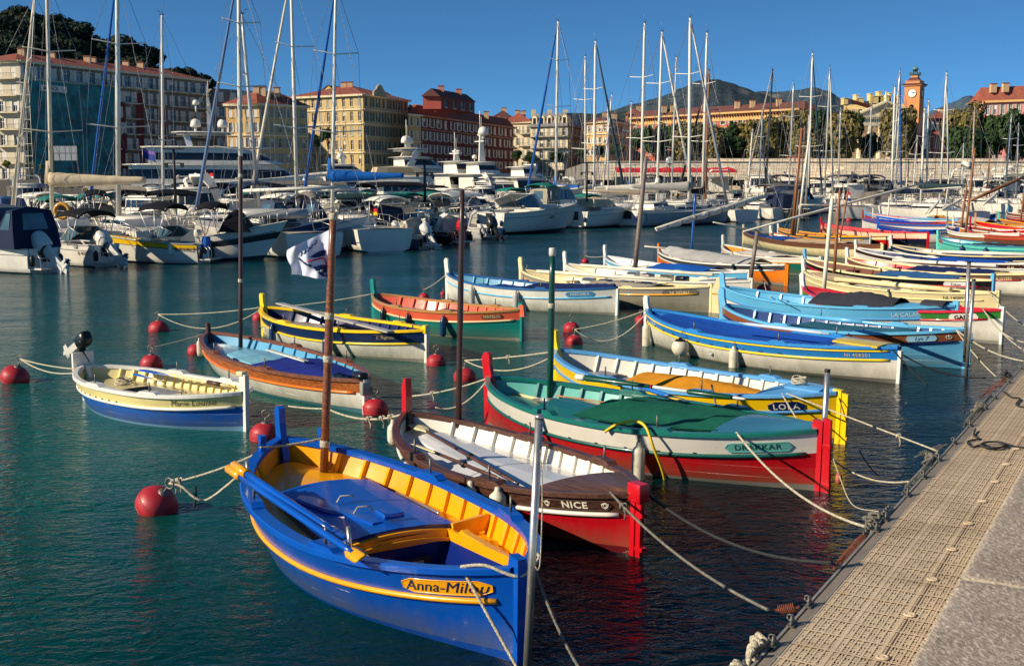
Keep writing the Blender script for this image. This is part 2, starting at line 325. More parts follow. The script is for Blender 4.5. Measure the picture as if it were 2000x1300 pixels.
# stone quay
def stone_mat():
    m = bpy.data.materials.new('weathered_limestone'); m.use_nodes = True; N = m.node_tree.nodes; K = m.node_tree.links; b = N['Principled BSDF']
    tc = N.new('ShaderNodeTexCoord'); mp = N.new('ShaderNodeMapping'); mp.inputs['Rotation'].default_value = (0, 0, R(-70)); mp.inputs['Scale'].default_value = (2.2, 1, 1)
    K.new(tc.outputs['Object'], mp.inputs['Vector'])
    n = N.new('ShaderNodeTexNoise'); n.inputs['Scale'].default_value = 20; n.inputs['Detail'].default_value = 9; n.inputs['Roughness'].default_value = .62; n.inputs['Distortion'].default_value = .7
    n2 = N.new('ShaderNodeTexNoise'); n2.inputs['Scale'].default_value = 1.6; n2.inputs['Detail'].default_value = 5
    K.new(mp.outputs[0], n.inputs['Vector']); K.new(tc.outputs['Object'], n2.inputs['Vector'])
    cr = N.new('ShaderNodeValToRGB'); e = cr.color_ramp.elements; e[0].position = .36; e[0].color = (*lin((134, 120, 108)), 1); e[1].position = .66; e[1].color = (*lin((222, 210, 194)), 1)
    x = e.new(.52); x.color = (*lin((172, 158, 142)), 1)
    K.new(n.outputs['Fac'], cr.inputs[0])
    mx = N.new('ShaderNodeMix'); mx.data_type = 'RGBA'; mx.blend_type = 'MULTIPLY'; mx.inputs['Factor'].default_value = .5
    c2 = N.new('ShaderNodeValToRGB'); c2.color_ramp.elements[0].position = .35; c2.color_ramp.elements[0].color = (.6, .56, .54, 1); c2.color_ramp.elements[1].position = .65
    K.new(n2.outputs['Fac'], c2.inputs[0]); K.new(cr.outputs[0], mx.inputs['A']); K.new(c2.outputs[0], mx.inputs['B']); K.new(mx.outputs['Result'], b.inputs['Base Color'])
    b.inputs['Roughness'].default_value = .8
    bp = N.new('ShaderNodeBump'); bp.inputs['Strength'].default_value = .6; bp.inputs['Distance'].default_value = .012; K.new(n.outputs['Fac'], bp.inputs['Height']); K.new(bp.outputs[0], b.inputs['Normal'])
    return m
ST = stone_mat(); MORT = mat('pale_mortar', (214, 196, 164), rough=.9, bump=.8, bs=40, var=.2, vs=12)
q = MB(); edge = .872; zs = .60
def block(a, b, n0, n1):
    rows = []; na = max(2, int((b - a) / .06)); prof = [(0, -.5), (0, -.06), (.012, -.02), (.035, -.004), (.08, 0)] + [(.08 + (n1 - n0 - .08) * k / 14, 0) for k in range(1, 15)]
    for i in range(na + 1):
        s_ = a + (b - a) * i / na; e = min(i, na - i) / na
        r = []
        for dn, dz in prof:
            p = Vector((s_ * 3, dn * 3, 5)); wob = noise.noise(p) * .012 + noise.noise(p * 4) * .008
            rnd = -.018 if i in (0, na) else 0
            r.append(Q(s_, n0 + dn + (wob * 1.1 if dn < .05 else 0), zs + dz + wob * .6 + rnd))
        rows.append(r)
    q.grid(rows, ST, True)
cuts = [-5, 1.87, 6.4, 11, 15.5, 21, 27, 34, 46]
for a, b in zip(cuts[:-1], cuts[1:]):
    if b > -3: block(a + .012, b - .012, edge, edge + 1.5)
mo = Q(20, edge + .8, zs - .16); q.box(mo, (52, 1.58, .3), MORT, rz=R(59.4))
qo = Q(20, edge + 1.5 + 15, zs - .31); q.box(qo, (52, 30, .58), ST, rz=R(59.4))
q.build('quay', kind='structure')
# ---------------------------------------------------------------- double-ended wooden fishing boats
class Boat:
    def __init__(s, label, S, B, beam, fb=.52, zS=None, zB=None, bottom=None, top=None, rail=None, cap=None, inside=None, deck=None, dd=.23,
                 stem=None, stemtip=None, stemh=.30, stemw=.10, sternh=.06, sternc=None, band=.17, detail=2, zk=-.28, group='pointu boats moored along the pontoon',
                 ribs=11, ribc=None, boot=None, capw=.10, pads=((.28,), (-.38,)), padc=None, full=2.3, tips=None, rail2=None, posts=True):
        zS = zS or fb + .13; zB = zB or fb + .18; rise = (zS - fb, zB - fb)
        s.fb = fb; s.rise = rise; s.beam = beam; s.zk = zk; s.band = band; s.dd = dd; s.cap = cap; s.detail = detail; s.full = full; s.inside = inside; s.deckc = deck
        a = at(*S, fb + rise[0]); b = at(*B, fb + rise[1]); s.L = (b - a).length; s.ang = math.atan2(b.y - a.y, b.x - a.x)
        c = (a + b) / 2; s.M = xform(c, s.ang); s.Mi = s.M.inverted(); s.capw = capw
        s.root = empty('pointu_boat', s.M, label, 'fishing boat', group)
        s.n = 36 if detail >= 2 else 18
        s.ts = [math.sin(math.pi / 2 * (2 * i / s.n - 1)) * .35 + (2 * i / s.n - 1) * .65 for i in range(s.n + 1)]
        boot = boot or paint((120, 118, 108))
        mb = MB(); bottom = hullify(bottom); top = hullify(top)
        def levels(t):
            zr = s.zg(t) - band
            return [zk, -.12, 0., .03 + .04 * t * t, .05 + .35 * (zr - .05), .05 + .72 * (zr - .05), zr, zr + band * .5, s.zg(t)]
        def mf(i, j): return boot if j < 3 else (bottom if j < 6 else top)
        for sd in (1, -1):
            rows = [[s.P(t, z, sd) for z in levels(t)] for t in s.ts]
            if sd < 0: rows = rows[::-1]
            mb.grid(rows, None, True, mf=lambda i, j, sd=sd: mf(i, j))
            rows = [[s.P(t, z, sd, -.045) for z in (s.zg(t), s.zg(t) - dd * .5, s.zg(t) - dd - .05)] for t in s.ts]
            if sd > 0: rows = rows[::-1]
            mb.grid(rows, inside, True)
        mb.build('hull', s.root)
        # cap
        mb = MB()
        for sd in (1, -1):
            rows = []
            for t in s.ts:
                y = s.hb(t); z = s.zg(t); x = t * s.L / 2
                yi = max(.0, y - capw * .72); yo = y + capw * .28
                rows.append([(x, sd * yi, z - .012), (x, sd * yi, z + .03), (x, sd * (yi + .008), z + .037), (x, sd * (yo - .01), z + .037), (x, sd * yo, z + .028), (x, sd * yo, z - .012), (x, sd * yi, z - .012)])
            if sd > 0: rows = rows[::-1]
            mb.grid(rows, cap, False)
        mb.build('gunwale', s.root)
        if rail:
            mb = MB(); s.railtube(mb, 0, .022, rail)
            if rail2: s.railtube(mb, band - .045, .016, rail2)
            mb.build('rub_rail', s.root)
        # deck with optional hole
        s.hole = None
        # posts
        sc_ = stem or cap
        if posts:
            X = s.L / 2; z = s.zg(1); h = stemh; wd = stemw
            out = [(X - .16, zk), (X + .03, zk), (X + .055, .05), (X + .07, z), (X + .085 + h * .06, z + h * .80), (X + .045 + h * .06, z + h * .99), (X - .0 + h * .05, z + h), (X - wd * .35, z + h * .93), (X - wd * .42, z + h * .5), (X - wd * .8, z + .02), (X - .14, z - .16)]
            mb = MB(); mb.prism(out, -.034, .034, sc_, mtop={4: stemtip or sc_, 5: stemtip or sc_} ); mb.build('stem_post', s.root)
            z = s.zg(-1); h = sternh; cs = sternc or sc_
            out = [(-X + .16, zk), (-X - .03, zk), (-X - .045, .05), (-X - .055, z + h), (-X + .06, z + h + .01), (-X + .08, z + .01), (-X + .12, z - .16)]
            mb = MB(); mb.prism(out[::-1], -.036, .036, cs); mb.build('stern_post', s.root)
        # ribs
        if ribs:
            rc = ribc or inside
            for k in range(ribs):
                t = -.84 + 1.68 * (k + .5) / ribs
                for sd in (1, -1):
                    if detail >= 2 or (sd < 0 and detail >= 1):
                        r = MB(); r.beam(s.P(t, s.zg(t) - dd, sd, -.062), s.P(t, s.zg(t) - .005, sd, -.062), .035, .045, rc, up=(1, 0, 0)); r.build('rib', s.root)
        # thole pads and pins
        if pads and detail >= 1:
            for (tt,) in pads:
                for sd in (1, -1):
                    s.pad(tt, sd, padc or cap)
    def zg(s, t): return s.fb + (s.rise[1] * t ** 2 if t > 0 else s.rise[0] * t ** 2)
    def hb(s, t): return max(.03, s.beam / 2 * max(0, 1 - abs(t) ** s.full) ** .78)
    def P(s, t, z, sd=1, off=0.):
        u = max(0, min(1, (z - s.zk) / (s.zg(t) - s.zk))); e = .20 + .62 * t * t
        y = max(.03, s.hb(t) * u ** e) + off
        return Vector((t * s.L / 2, sd * max(0.004, y), z))
    def wp(s, t, z, sd=1, off=0.): return s.M @ s.P(t, z, sd, off)
    def loc(s, v): return s.Mi @ Vector(v)
    def railtube(s, mb, dz, r, m):
        for sd in (1, -1):
            mb.tube([s.P(t, s.zg(t) - s.band + dz, sd, r * .35) for t in s.ts if abs(t) < .985], r, m, n=8)
    def pad(s, t, sd, m):
        x = t * s.L / 2; y = s.hb(t) - s.capw * .3; z = s.zg(t) + .035; dt = .16
        y2 = s.hb(t + 2 * dt / s.L); y1 = s.hb(t - 2 * dt / s.L); a = math.atan2(sd * (y2 - y1), 2 * dt)
        T = Matrix.Translation(Vector((x, sd * y, z))) @ Matrix.Rotation(a, 4, 'Z')
        mb = MB(); mb.prism([(-.2, 0), (.2, 0), (.13, .038), (-.13, .038)], -.055, .055, m, M=T); o = mb.build('thole_pad', s.root)
        if s.detail >= 2:
            p = MB(); p.tube([T @ Vector((0, 0, .03)), T @ Vector((0, 0, .17))], .012, GALV, n=6); p.build('thole_pin', o)
    def deck(s, hole=None, hc=None, well=None, t0=-.95, t1=.95, coam=None):
        mb = MB(); ts = sorted(set([t for t in s.ts if t0 <= t <= t1] + (list(hole[:2]) if hole else [])))
        rows = []
        for t in ts:
            z = s.zg(t) - s.dd; yw = s.P(t, z, 1, -.04).y; h = min(hole[2], yw * .86) if hole else yw * .3; x = t * s.L / 2
            ys = [-yw, -(yw + h) / 2, -h, -h / 2, 0, h / 2, h, (yw + h) / 2, yw]
            rows.append([(x, y, z + .035 * (1 - (y / max(yw, .01)) ** 2)) for y in ys])
        sk_ = (lambda i, j: hole[0] - 1e-6 <= ts[i] < hole[1] - 1e-6 and 2 <= j <= 5) if hole else None
        mb.grid(rows[::1], s.deckc, True, skip=sk_); mb.build('deck', s.root)
        if hole:
            wl = well or s.deckc; w2 = MB(); idx = [i for i, t in enumerate(ts) if hole[0] - 1e-6 <= t <= hole[1] + 1e-6]
            zf = max(.09, s.fb - s.dd - .36); nf = .72
            for j in (2, 6):
                r = [[rows[i][j], (rows[i][j][0], rows[i][j][1] * nf, zf)] for i in idx]
                w2.grid(r, wl, False)
            for i in (idx[0], idx[-1]):
                w2.grid([[rows[i][j] for j in range(2, 7)], [(rows[i][j][0], rows[i][j][1] * nf, zf) for j in range(2, 7)]], wl, False)
            w2.grid([[(rows[i][j][0], rows[i][j][1] * nf, zf) for j in (2, 4, 6)] for i in idx], wl, False)
            w2.build('cockpit_well', s.root)
            if coam:
                c = MB(); 
                for j in (2, 6):
                    for a, b in zip(idx[:-1], idx[1:]):
                        c.beam(Vector(rows[a][j]) + Vector((0, 0, .03)), Vector(rows[b][j]) + Vector((0, 0, .03)), .03, .09, coam)
                for i in (idx[0], idx[-1]):
                    c.beam(Vector(rows[i][2]) + Vector((0, 0, .028)), Vector(rows[i][6]) + Vector((0, 0, .028)), .034, .088, coam)
                c.build('coaming', s.root)
    def enddeck(s, t0, t1, m, camber=.05, name='stern_deck', z=.012, inset=.07):
        mb = MB(); rows = []
        n = 8
        for i in range(n + 1):
            t = t0 + (t1 - t0) * i / n; y = max(.01, s.hb(t) - inset + .0); x = t * s.L / 2
            rows.append([(x, y * k, s.zg(t) + z + camber * (1 - k * k)) for k in (-1, -.66, -.33, 0, .33, .66, 1)])
        mb.grid(rows, m, True)
        e = rows[-1] if abs(t1) < abs(t0) else rows[0]
        mb.grid([e, [(p[0], p[1], p[2] - .06 - camber) for p in e]], m, False)
        mb.build(name, s.root)
    def hatch(s, t0, t1, wd, h, m, side=None, camber=.06, taper=.85, name='engine_cover', z=None, seams=(.5,), lip=.02):
        mb = MB(); rows = []; x0 = t0 * s.L / 2; x1 = t1 * s.L / 2; side = side or m
        def ring(x, w, zb, zt, c): return [(x, -w, zb), (x, -w, zt - .012), (x, -w + .012, zt), (x, -w * .5, zt + c * .75), (x, 0, zt + c), (x, w * .5, zt + c * .75), (x, w - .012, zt), (x, w, zt - .012), (x, w, zb)]
        n = 10
        for i in range(n + 1):
            k = i / n; x = x0 + (x1 - x0) * k; t = x * 2 / s.L; w = wd * (taper + (1 - taper) * (1 - k ** 2)) if k > 0 else wd
            zb = (s.zg(t) - s.dd + .0) if z is None else z; r = ring(x, w, zb, zb + h, camber); rows.append(r)
        mb.grid([[Vector(p) for p in r] for r in rows], m, False, mf=lambda i, j: side if j in (0, 7) else m)
        mb.poly(rows[0][::-1], side); mb.poly(rows[-1], side)
        o = mb.build(name, s.root)
        for k in seams:
            x = x0 + (x1 - x0) * k; t = x * 2 / s.L; zb = (s.zg(t) - s.dd) if z is None else z; w = wd * (taper + (1 - taper) * (1 - k ** 2))
            q_ = MB(); r = ring(x, w + .001, zb + .02, zb + h + .002, camber); q_.grid([[Vector(p) + Vector((-.004, 0, 0)) for p in r[1:8]], [Vector(p) + Vector((.004, 0, 0)) for p in r[1:8]]], BLACK, False); q_.build('lid_seam', o)
        return o
    def tarp(s, t0, t1, m, ridge=.16, over=.015, w=1.0, sag=0., peak=None, seed=0, name='cover', drop=.0, zoff=.045):
        mb = MB(); rows = []; nt = 22; nj = 14
        for i in range(nt + 1):
            t = t0 + (t1 - t0) * i / nt; k = i / nt; y = (s.hb(t) + over) * w; x = t * s.L / 2; row = []
            rk = ridge * (1 if peak is None else (1 - abs(k - peak) ** 1.5 * .9)) - sag * math.sin(math.pi * k)
            for j in range(nj + 1):
                v = -1 + 2 * j / nj
                prof = 1 - abs(v) ** 1.35
                nz = noise.noise(Vector((t * 5 + seed, v * 2.2, seed))) * .035 + noise.noise(Vector((t * 14, v * 7, seed + 5))) * .012 + .009 * math.sin(t * 70 + v * 3 + seed)
                z = s.zg(t) + zoff + rk * prof + nz * (.25 + prof) - (drop if abs(v) > .99 else 0)
                row.append((x + nz * .3, y * v, z))
            rows.append(row)
        mb.grid(rows, m, True); mb.grid([[ (p[0], p[1], p[2] - .012) for p in r] for r in rows[::-1]], m, True)
        return mb.build(name, s.root)
    def mast(s, base_px, top_px, r0, r1, m, zb=None, bands=(), name='mast', bandm=None):
        # base is a pixel on the deck plane; the mast stands there and reaches the height seen
        zb = zb if zb is not None else s.fb - s.dd + .03
        b = at(*base_px, zb); tp = atY(top_px[0], top_px[1], b.y)
        a = s.loc(b); c = s.loc(tp); mb = MB()
        mb.tube([a.lerp(c, k) for k in (0, .3, .6, .85, 1)], [r0, r0, r0 * .9 + r1 * .1, (r0 + r1) / 2, r1], m, n=12)
        o = mb.build(name, s.root)
        for k in bands:
            q_ = MB(); p = a.lerp(c, k); d = (c - a).normalized() * .035; rr = (r0 + (r1 - r0) * k) * 1.12 + .004; q_.tube([p - d, p - d * .5, p, p + d * .5, p + d], [rr * .98, rr * 1.04, rr, rr * 1.04, rr * .98], bandm or ROPE, n=12); q_.build('rope_band', o)
        return o, b, tp
    def stick(s, p0, p1, r, m, name, z0, z1=None, n=8, r1=None):      # two pixels at given heights
        a = s.loc(at(*p0, z0)); b = s.loc(at(*p1, z0 if z1 is None else z1)); mb = MB(); mb.tube([a, b], [r, r1 or r], m, n=n); return mb.build(name, s.root)
    def plate(s, t, w, h, m, txt, tm, size=None, shear=0., bold=.0, sd=1, dz=None, extra=None, spacing=1., shape='round', label=None, sx_=1., plate=True):
        zc0 = s.zg(t) - s.band * .5 if dz is None else s.zg(t) - dz
        # rows follow the sheer, letters run bow to stern on the side that faces the pontoon camera
        def fn(off):
            def g(x, y):
                tt = t - sd * x * 2 / s.L; zc = s.zg(tt) - (s.band * .5 if dz is None else dz)
                return s.P(tt, zc + y, sd, off)
            return g
        o = None
        if plate:
            mb = MB(); rows = []; n = 16; 
            for i in range(n + 1):
                x = -w / 2 + w * i / n; e = 1.
                if shape == 'round':
                    q_ = max(0, abs(x) - (w / 2 - h / 2)) / (h / 2); e = math.sqrt(max(0, 1 - q_ * q_)) if q_ < 1 else .02
                elif shape == 'scroll':
                    q_ = (w / 2 - abs(x)) / (h * .5); e = 1 if q_ > 1 else (.45 + .3 * q_ if q_ < .6 else .63 + .37 * (q_ - .6) / .4)
                rows.append([fn(.012)(x, h / 2 * e), fn(.012)(x, -h / 2 * e)])
            mb.grid(rows, m, False)
            rim = [r[0] for r in rows] + [r[1] for r in rows[::-1]]; inn = [fn(-.004)(-w / 2 + w * i / n, 0) for i in range(n + 1)]
            mb.tube(rim + [rim[0]], .0045, m, n=5, caps=False)
            o = mb.build('name_plate', s.root, label)
        tb = MB(); put_text(tb, txt, fn(.0165 if plate else .006), tm, size=size or h * .78, shear=shear, bold=bold, spacing=spacing, scale_x=sx_)
        if extra: extra(tb, fn(.0165), tm)
        tb.build('lettering', o or s.root)
        return o
    def rudder(s, m, top=.12, w=.22, head=None, w2=None):
        X = -s.L / 2 - .05; z = s.zg(-1); mb = MB(); w2 = w2 or w
        mb.prism([(X - w, -.3), (X, -.3), (X, z + top), (X - w2, z + top - .02), (X - w2, z - .12), (X - w * .85, .1)], -.022, .022, m)
        o = mb.build('rudder', s.root)
        for zz in (.08, z - .15):
            q_ = MB(); q_.box((X - .03, 0, zz), (.14, .06, .035), m); q_.build('pintle', o)
        return o
    def cleat_block(s, t, sd, m, h=.16):
        x = t * s.L / 2; y = s.hb(t) - s.capw * .35; z = s.zg(t) + .03
        mb = MB(); T = Matrix.Translation(Vector((x, sd * y, z)))
        mb.prism([(-.045, 0), (.045, 0), (.028, h * .55), (.06, h * .8), (.05, h), (-.04, h), (-.05, h * .8), (-.022, h * .55)], -.03, .03, m, M=T); mb.build('bitt', s.root)
def scuppers(b, t0, t1, n, dz, w=.05):
    for i in range(n):
        t = t0 + (t1 - t0) * i / (n - 1); p = b.P(t, b.zg(t) - dz, 1, .0); q_ = b.P(t + .02, b.zg(t) - dz, 1, .0); mb = MB(); mb.beam(p, p + (q_ - p).normalized() * w, .012, .018, BLACK); mb.build('scupper', b.root)
def seg_spar(label, a, b, segs, flat=.6):
    a = Vector(a); d = Vector(b) - a; root = empty('oar', Matrix.Translation(a), label, 'oar', 'oars laid in the boats')
    for nm, k0, k1, r0, r1, m in segs: mb = MB(); mb.tube([d * k0, d * (k0 + .01), d * (k1 - .01), d * k1], [r0 * .8, r0, r1, r1 * .8], m, n=10, flat=flat); mb.build(nm, root)
def coil(b, t, y, z, label, r=.14, m=None):
    mb = MB(); mb.tube([(r * (1 - .004 * a) * math.cos(a * .5 + .3 * noise.noise((a, 1, 2))), r * .9 * (1 - .004 * a) * math.sin(a * .5), .012 + .0016 * a + .008 * math.sin(a * 1.7)) for a in range(52)], .010, m or ROPE, n=5); o = mb.build('rope_coil', None, label, None, 'rope coil', 'rope coils lying in the boats'); o.matrix_world = b.M @ Matrix.Translation((t * b.L / 2, y, z))
def catenary(a, b, sag, n=18):
    a = Vector(a); b = Vector(b); o = []
    for i in range(n + 1):
        k = i / n; p = a.lerp(b, k); p.z -= sag * 4 * k * (1 - k); o.append(p)
    return o
def rope(a, b, sag, label, r=.011, m=None, group='mooring ropes', cat='rope', name='mooring_rope', knots=(), n=18):
    mb = MB(); P = catenary(a, b, sag, n)
    for p in P[1:-1]: p.z = max(p.z, .008) if min(a[2], b[2]) > 0 else p.z
    # laid rope: small twist by modulating the radius
    Q_ = []; rs = []
    tot = sum((P[i + 1] - P[i]).length for i in range(n)); near = P[0].length < 17
    if near and r > .008:
        k = int(min(260, tot / .018))
        for i in range(k + 1):
            x = i / k * n; j = min(n - 1, int(x)); Q_.append(P[j].lerp(P[j + 1], x - j)); rs.append(r * (1.1 if i % 2 else .88))
        mb.tube(Q_, rs, m or ROPE, n=6)
    else: mb.tube(P, r, m or ROPE, n=5)
    for k in knots:
        p = P[int(k * n)]
        mb.tube([p + Vector((math.cos(a_) * r * 2.2, math.sin(a_) * r * 1.2, math.sin(a_ * 2.) * r * 2.4)) for a_ in [x * .5 for x in range(13)]], r * 1.1, m or ROPE, n=5)
        mb.tube([p, p + Vector((.02, -.01, -.07)), p + Vector((.015, 0, -.12))], r * .8, m or ROPE, n=5)
    return mb.build(name, None, label, None, cat, group)
def path_rope(pts, label, r=.011, m=None, group=None, cat='rope', name='rope', sub=6):
    P = [Vector(p) for p in pts]; o = []
    for i in range(len(P) - 1):
        p0 = P[max(i - 1, 0)]; p1 = P[i]; p2 = P[i + 1]; p3 = P[min(i + 2, len(P) - 1)]
        for k in range(sub):
            t = k / sub; o.append(.5 * ((2 * p1) + (p2 - p0) * t + (2 * p0 - 5 * p1 + 4 * p2 - p3) * t * t + (3 * p1 - p0 - 3 * p2 + p3) * t ** 3))
    o.append(P[-1]); mb = MB(); mb.tube(o, r, m or ROPE, n=6)
    return mb.build(name, None, label, None, cat, group)
def fender(b, t, sd, label, r=.085, L=.42, m=None, drop=.12, ball=False, group='fenders hanging on the boats', mtop=None):
    m = m or FEND; p = b.P(t, b.zg(t) - drop - .08, sd, r + .01); z0 = b.zg(t) + .04
    T = b.M @ Matrix.Translation(Vector((p.x, p.y, 0)))
    root = empty('fender', T, label, 'fender', group); zt = b.zg(t) - drop
    mb = MB()
    if ball: prof = [(r * math.sin(a), zt - r * 1.15 - r * 1.05 * math.cos(a)) for a in [math.pi * k / 12 for k in range(11)]] + [(r * .4, zt - .06), (.03, zt), (.001, zt)]
    else: prof = [(.001, zt - L), (r * .55, zt - L), (r * .9, zt - L + .03), (r, zt - L + .08), (r, zt - .08), (r * .9, zt - .03), (r * .5, zt), (.03, zt + .02), (.025, zt + .05), (.001, zt + .05)]
    mb.lathe(prof, m, n=18, mf=(lambda i, j: mtop if i >= len(prof) - 5 else m) if mtop else None); mb.build('fender_body', root)
    q_ = MB(); yo = b.hb(t) - .03 - abs(p.y)
    q_.tube([(0, 0, zt + .04), (-.01, sd * yo * .5, z0 - .05), (0, sd * yo, z0)], .007, ROPEG, n=5); q_.tube([(.01, 0, zt + .04), (.03, sd * yo * .6, z0 - .04), (.02, sd * yo, z0)], .006, ROPEG, n=5); q_.build('hanging_rope', root)
    return root
def oar(p0, p1, label, shaft, blade, bl=.75, bw=.085, r=.021, grip=None, collar=None, flip=0, loom=None):
    p0 = Vector(p0); p1 = Vector(p1); d = p1 - p0; L = d.length; x = d / L; y = Vector((0, 0, 1)).cross(x).normalized(); z = x.cross(y)
    T = Matrix((x, y, z)).transposed().to_4x4(); T.translation = p0; root = empty('oar', T @ Matrix.Rotation(flip, 4, 'X'), label, 'oar', 'oars laid in the boats')
    mb = MB(); mb.tube([(0, 0, 0), (.16, 0, 0), (.17, 0, 0), (L * .35, 0, 0), (L - bl, 0, 0), (L - bl * .5, 0, 0)], [r * .72, r * .72, r * 1.15, r * 1.1, r, r * .6], shaft, n=10); mb.build('shaft', root)
    mb = MB(); rows = []
    for i in range(11):
        k = i / 10; w = bw * (smooth(-.05, .5, k) * .8 + .2) * (1 if k < .95 else .86); xx = L - bl + bl * k; th = .016 * (1 - k * .5)
        rows.append([(xx, -w, 0), (xx, -w * .5, th * .6), (xx, 0, th), (xx, w * .5, th * .6), (xx, w, 0), (xx, w * .5, -th * .6), (xx, 0, -th), (xx, -w * .5, -th * .6)])
    mb.grid(rows, blade, True, closed=True); n = len(mb.v); mb.face(range(n - 8, n), blade); mb.build('blade', root)
    if loom:
        q_ = MB(); q_.tube([(L * loom[0], 0, 0), (L * loom[1], 0, 0)], r * 1.5, loom[2], n=10); q_.build('sleeve', root)
    if collar:
        q_ = MB(); q_.tube([(L * collar - .03, 0, 0), (L * collar - .015, 0, 0), (L * collar + .015, 0, 0), (L * collar + .03, 0, 0)], [r * 1.2, r * 2.2, r * 2.2, r * 1.2], BLACK, n=12); q_.build('collar', root)
    return root
BUOYR = mat('red_buoy_plastic', (172, 34, 44), rough=.5, var=.14, vs=4, bump=.2, bs=8, coat=.05, dirt=((104, 60, 52), .75), ds=5)
def buoy(px, py, wpx, label, tilt=0., tdir=0., sink=.3, ring=1.):
    p = at(px, py, 0); r = wpx / 2 * p.y / F * 1.02; p.y += r * .4; p.x *= (p.y) / (p.y - r * .4)
    T = Matrix.Translation(Vector((p.x, p.y, r * (.5 - sink * .6)))) @ Matrix.Rotation(tdir, 4, 'Z') @ Matrix.Rotation(tilt, 4, 'Y')
    root = empty('mooring_buoy', T, label, 'buoy', 'red mooring buoys'); mb = MB()
    prof = []
    for k in range(25):
        a = math.pi * k / 24; rr = r * math.sin(a); z = -r * .88 * math.cos(a)
        bulge = 1 + .012 * max(0, math.cos((a - 1.15) * 9)) ** 6 if .9 < a < 2.5 else 1
        prof.append((max(.001, rr * bulge), z))
    mb.lathe(prof, BUOYR, n=32); mb.v = [tuple(Vector(v_) * (1 + .035 * noise.noise(Vector(v_) * 6 + Vector((px, 0, 0))))) for v_ in mb.v]; mb.tube([(r * math.cos(x / 20 * 6.2832) * .968, r * math.sin(x / 20 * 6.2832) * .968, r * .25) for x in range(21)], r * .035, BUOYR, n=6, caps=False)
    mb.tube([(r * math.cos(x / 20 * 6.2832) * .968, r * math.sin(x / 20 * 6.2832) * .968, -r * .25) for x in range(21)], r * .035, BUOYR, n=6, caps=False)
    mb.build('float', root)
    q_ = MB(); q_.lathe([(.001, r * .92), (r * .25, r * .92), (r * .27, r * .86), (r * .3, r * .8)], GALV, n=14); h = r * .88
    q_.tube([(0, 0, h), (0, 0, h + r * .35)], .012, GALV, n=8); q_.build('stem_bar', root)
    k_ = MB(); rr = r * .26 * ring
    k_.tube([(rr * math.cos(x / 16 * 6.2832), 0, h + r * .35 + rr + rr * math.sin(x / 16 * 6.2832)) for x in range(17)], .010, GALV, n=6, caps=False); k_.build('ring', root)
    return root, T @ Vector((0, 0, h + r * .35 + rr))
def txt_at(b, z): return None
# colours of the painted boats
BLUE = gloss((6, 80, 176)); BLUED = gloss((8, 34, 110)); YEL = gloss((240, 164, 12)); YEL2 = paint((244, 204, 20)); WHT = paint((226, 222, 208)); CREAM = paint((232, 214, 160)); CREAMD = paint((214, 198, 150))
RED = paint((190, 14, 28)); NAVY = paint((16, 34, 78)); SKY = paint((96, 176, 216)); TURQ = paint((100, 204, 184)); TEAL = paint((18, 124, 116)); DGREEN = paint((20, 84, 76)); LGREEN = paint((110, 190, 176)); CORAL = paint((222, 96, 66)); BLK = paint((20, 20, 22)); GREY = paint((150, 148, 140)); ORNG = paint((232, 120, 20)); STLB = paint((84, 142, 196)); MIDB = paint((26, 96, 178)); LWHITE = gloss((214, 214, 214)); CLBLUE = cloth((22, 78, 170)); CLNAVY = cloth((26, 40, 86)); CLGREY = cloth((170, 168, 164)); CLCHAR = cloth((54, 56, 64)); CLGREEN = cloth((20, 96, 74)); CLOCHRE = cloth((206, 138, 30)); CLTAN = cloth((190, 164, 130)); CLWHITE = cloth((214, 206, 190)); CLTEAL = cloth((44, 100, 120)); CLSTEEL = cloth((46, 92, 140))
GOLD = paint((198, 176, 120)); LILAC = mat('faded_navy_cloth', (30, 34, 62), rough=.9)
# 1 ------------------------------------------------------------- blue and yellow boat in front
b = Boat('bright blue and yellow boat nearest the camera, its name lettered on a yellow board', (1012, 1115), (550, 858), 1.9, fb=.50, zS=.66, zB=.68, bottom=BLUE, top=BLUE, rail=YEL, cap=BLUE, inside=YEL, deck=YEL, dd=.21, stem=BLUE, stemtip=YEL, stemh=.36, sternh=.10, band=.21, ribs=13, capw=.13, boot=gloss((16, 66, 150)))
ANNA = b
b.deck(hole=(-.72, -.20, .46), well=BLUED, coam=YEL)
b.hatch(-.19, .50, .56, .12, BLUE, side=BLUED, camber=.05, taper=.86, seams=(.55,))
e = MB()      # yellow curved trim under the aft edge of the cover, seats and knees
x = -.19 * b.L / 2; zd = b.zg(-.19) - b.dd
for j in range(10):
    y0 = -.5 + j * .1; y1 = y0 + .1; f0 = lambda y: zd + .075 + .05 * (1 - (y / .5) ** 2)
    e.beam((x - .02, y0, f0(y0)), (x - .02, y1, f0(y1)), .04, .028, YEL); e.beam((x - .05, y0, f0(y0) - .065), (x - .05, y1, f0(y1) - .065), .05, .03, YEL)
e.build('cover_trim', b.root)
for sd in (1, -1):
    e = MB(); e.prism([(-.48, -.03), (.46, -.03), (.46, .0), (.40, .045), (.33, .03), (-.48, .012)], -.03, .03, YEL, M=Matrix.Translation(Vector((-.46 * b.L / 2 - .02, sd * .49, b.zg(-.45) - b.dd + .075)))); e.build('side_seat_edge', b.root)
e = MB(); e.beam((-.20 * b.L / 2, -.5, zd + .07), (-.20 * b.L / 2, -.86, zd + .10), .04, .14, YEL); e.build('knee', b.root)
e = MB(); e.beam((-.20 * b.L / 2, .5, zd + .07), (-.20 * b.L / 2, .86, zd + .10), .04, .14, YEL); e.build('knee', b.root)
def hxz(xx): t = xx * 2 / b.L; return b.zg(t) - b.dd + .18
e = MB()      # folded rudder strapped on the cover
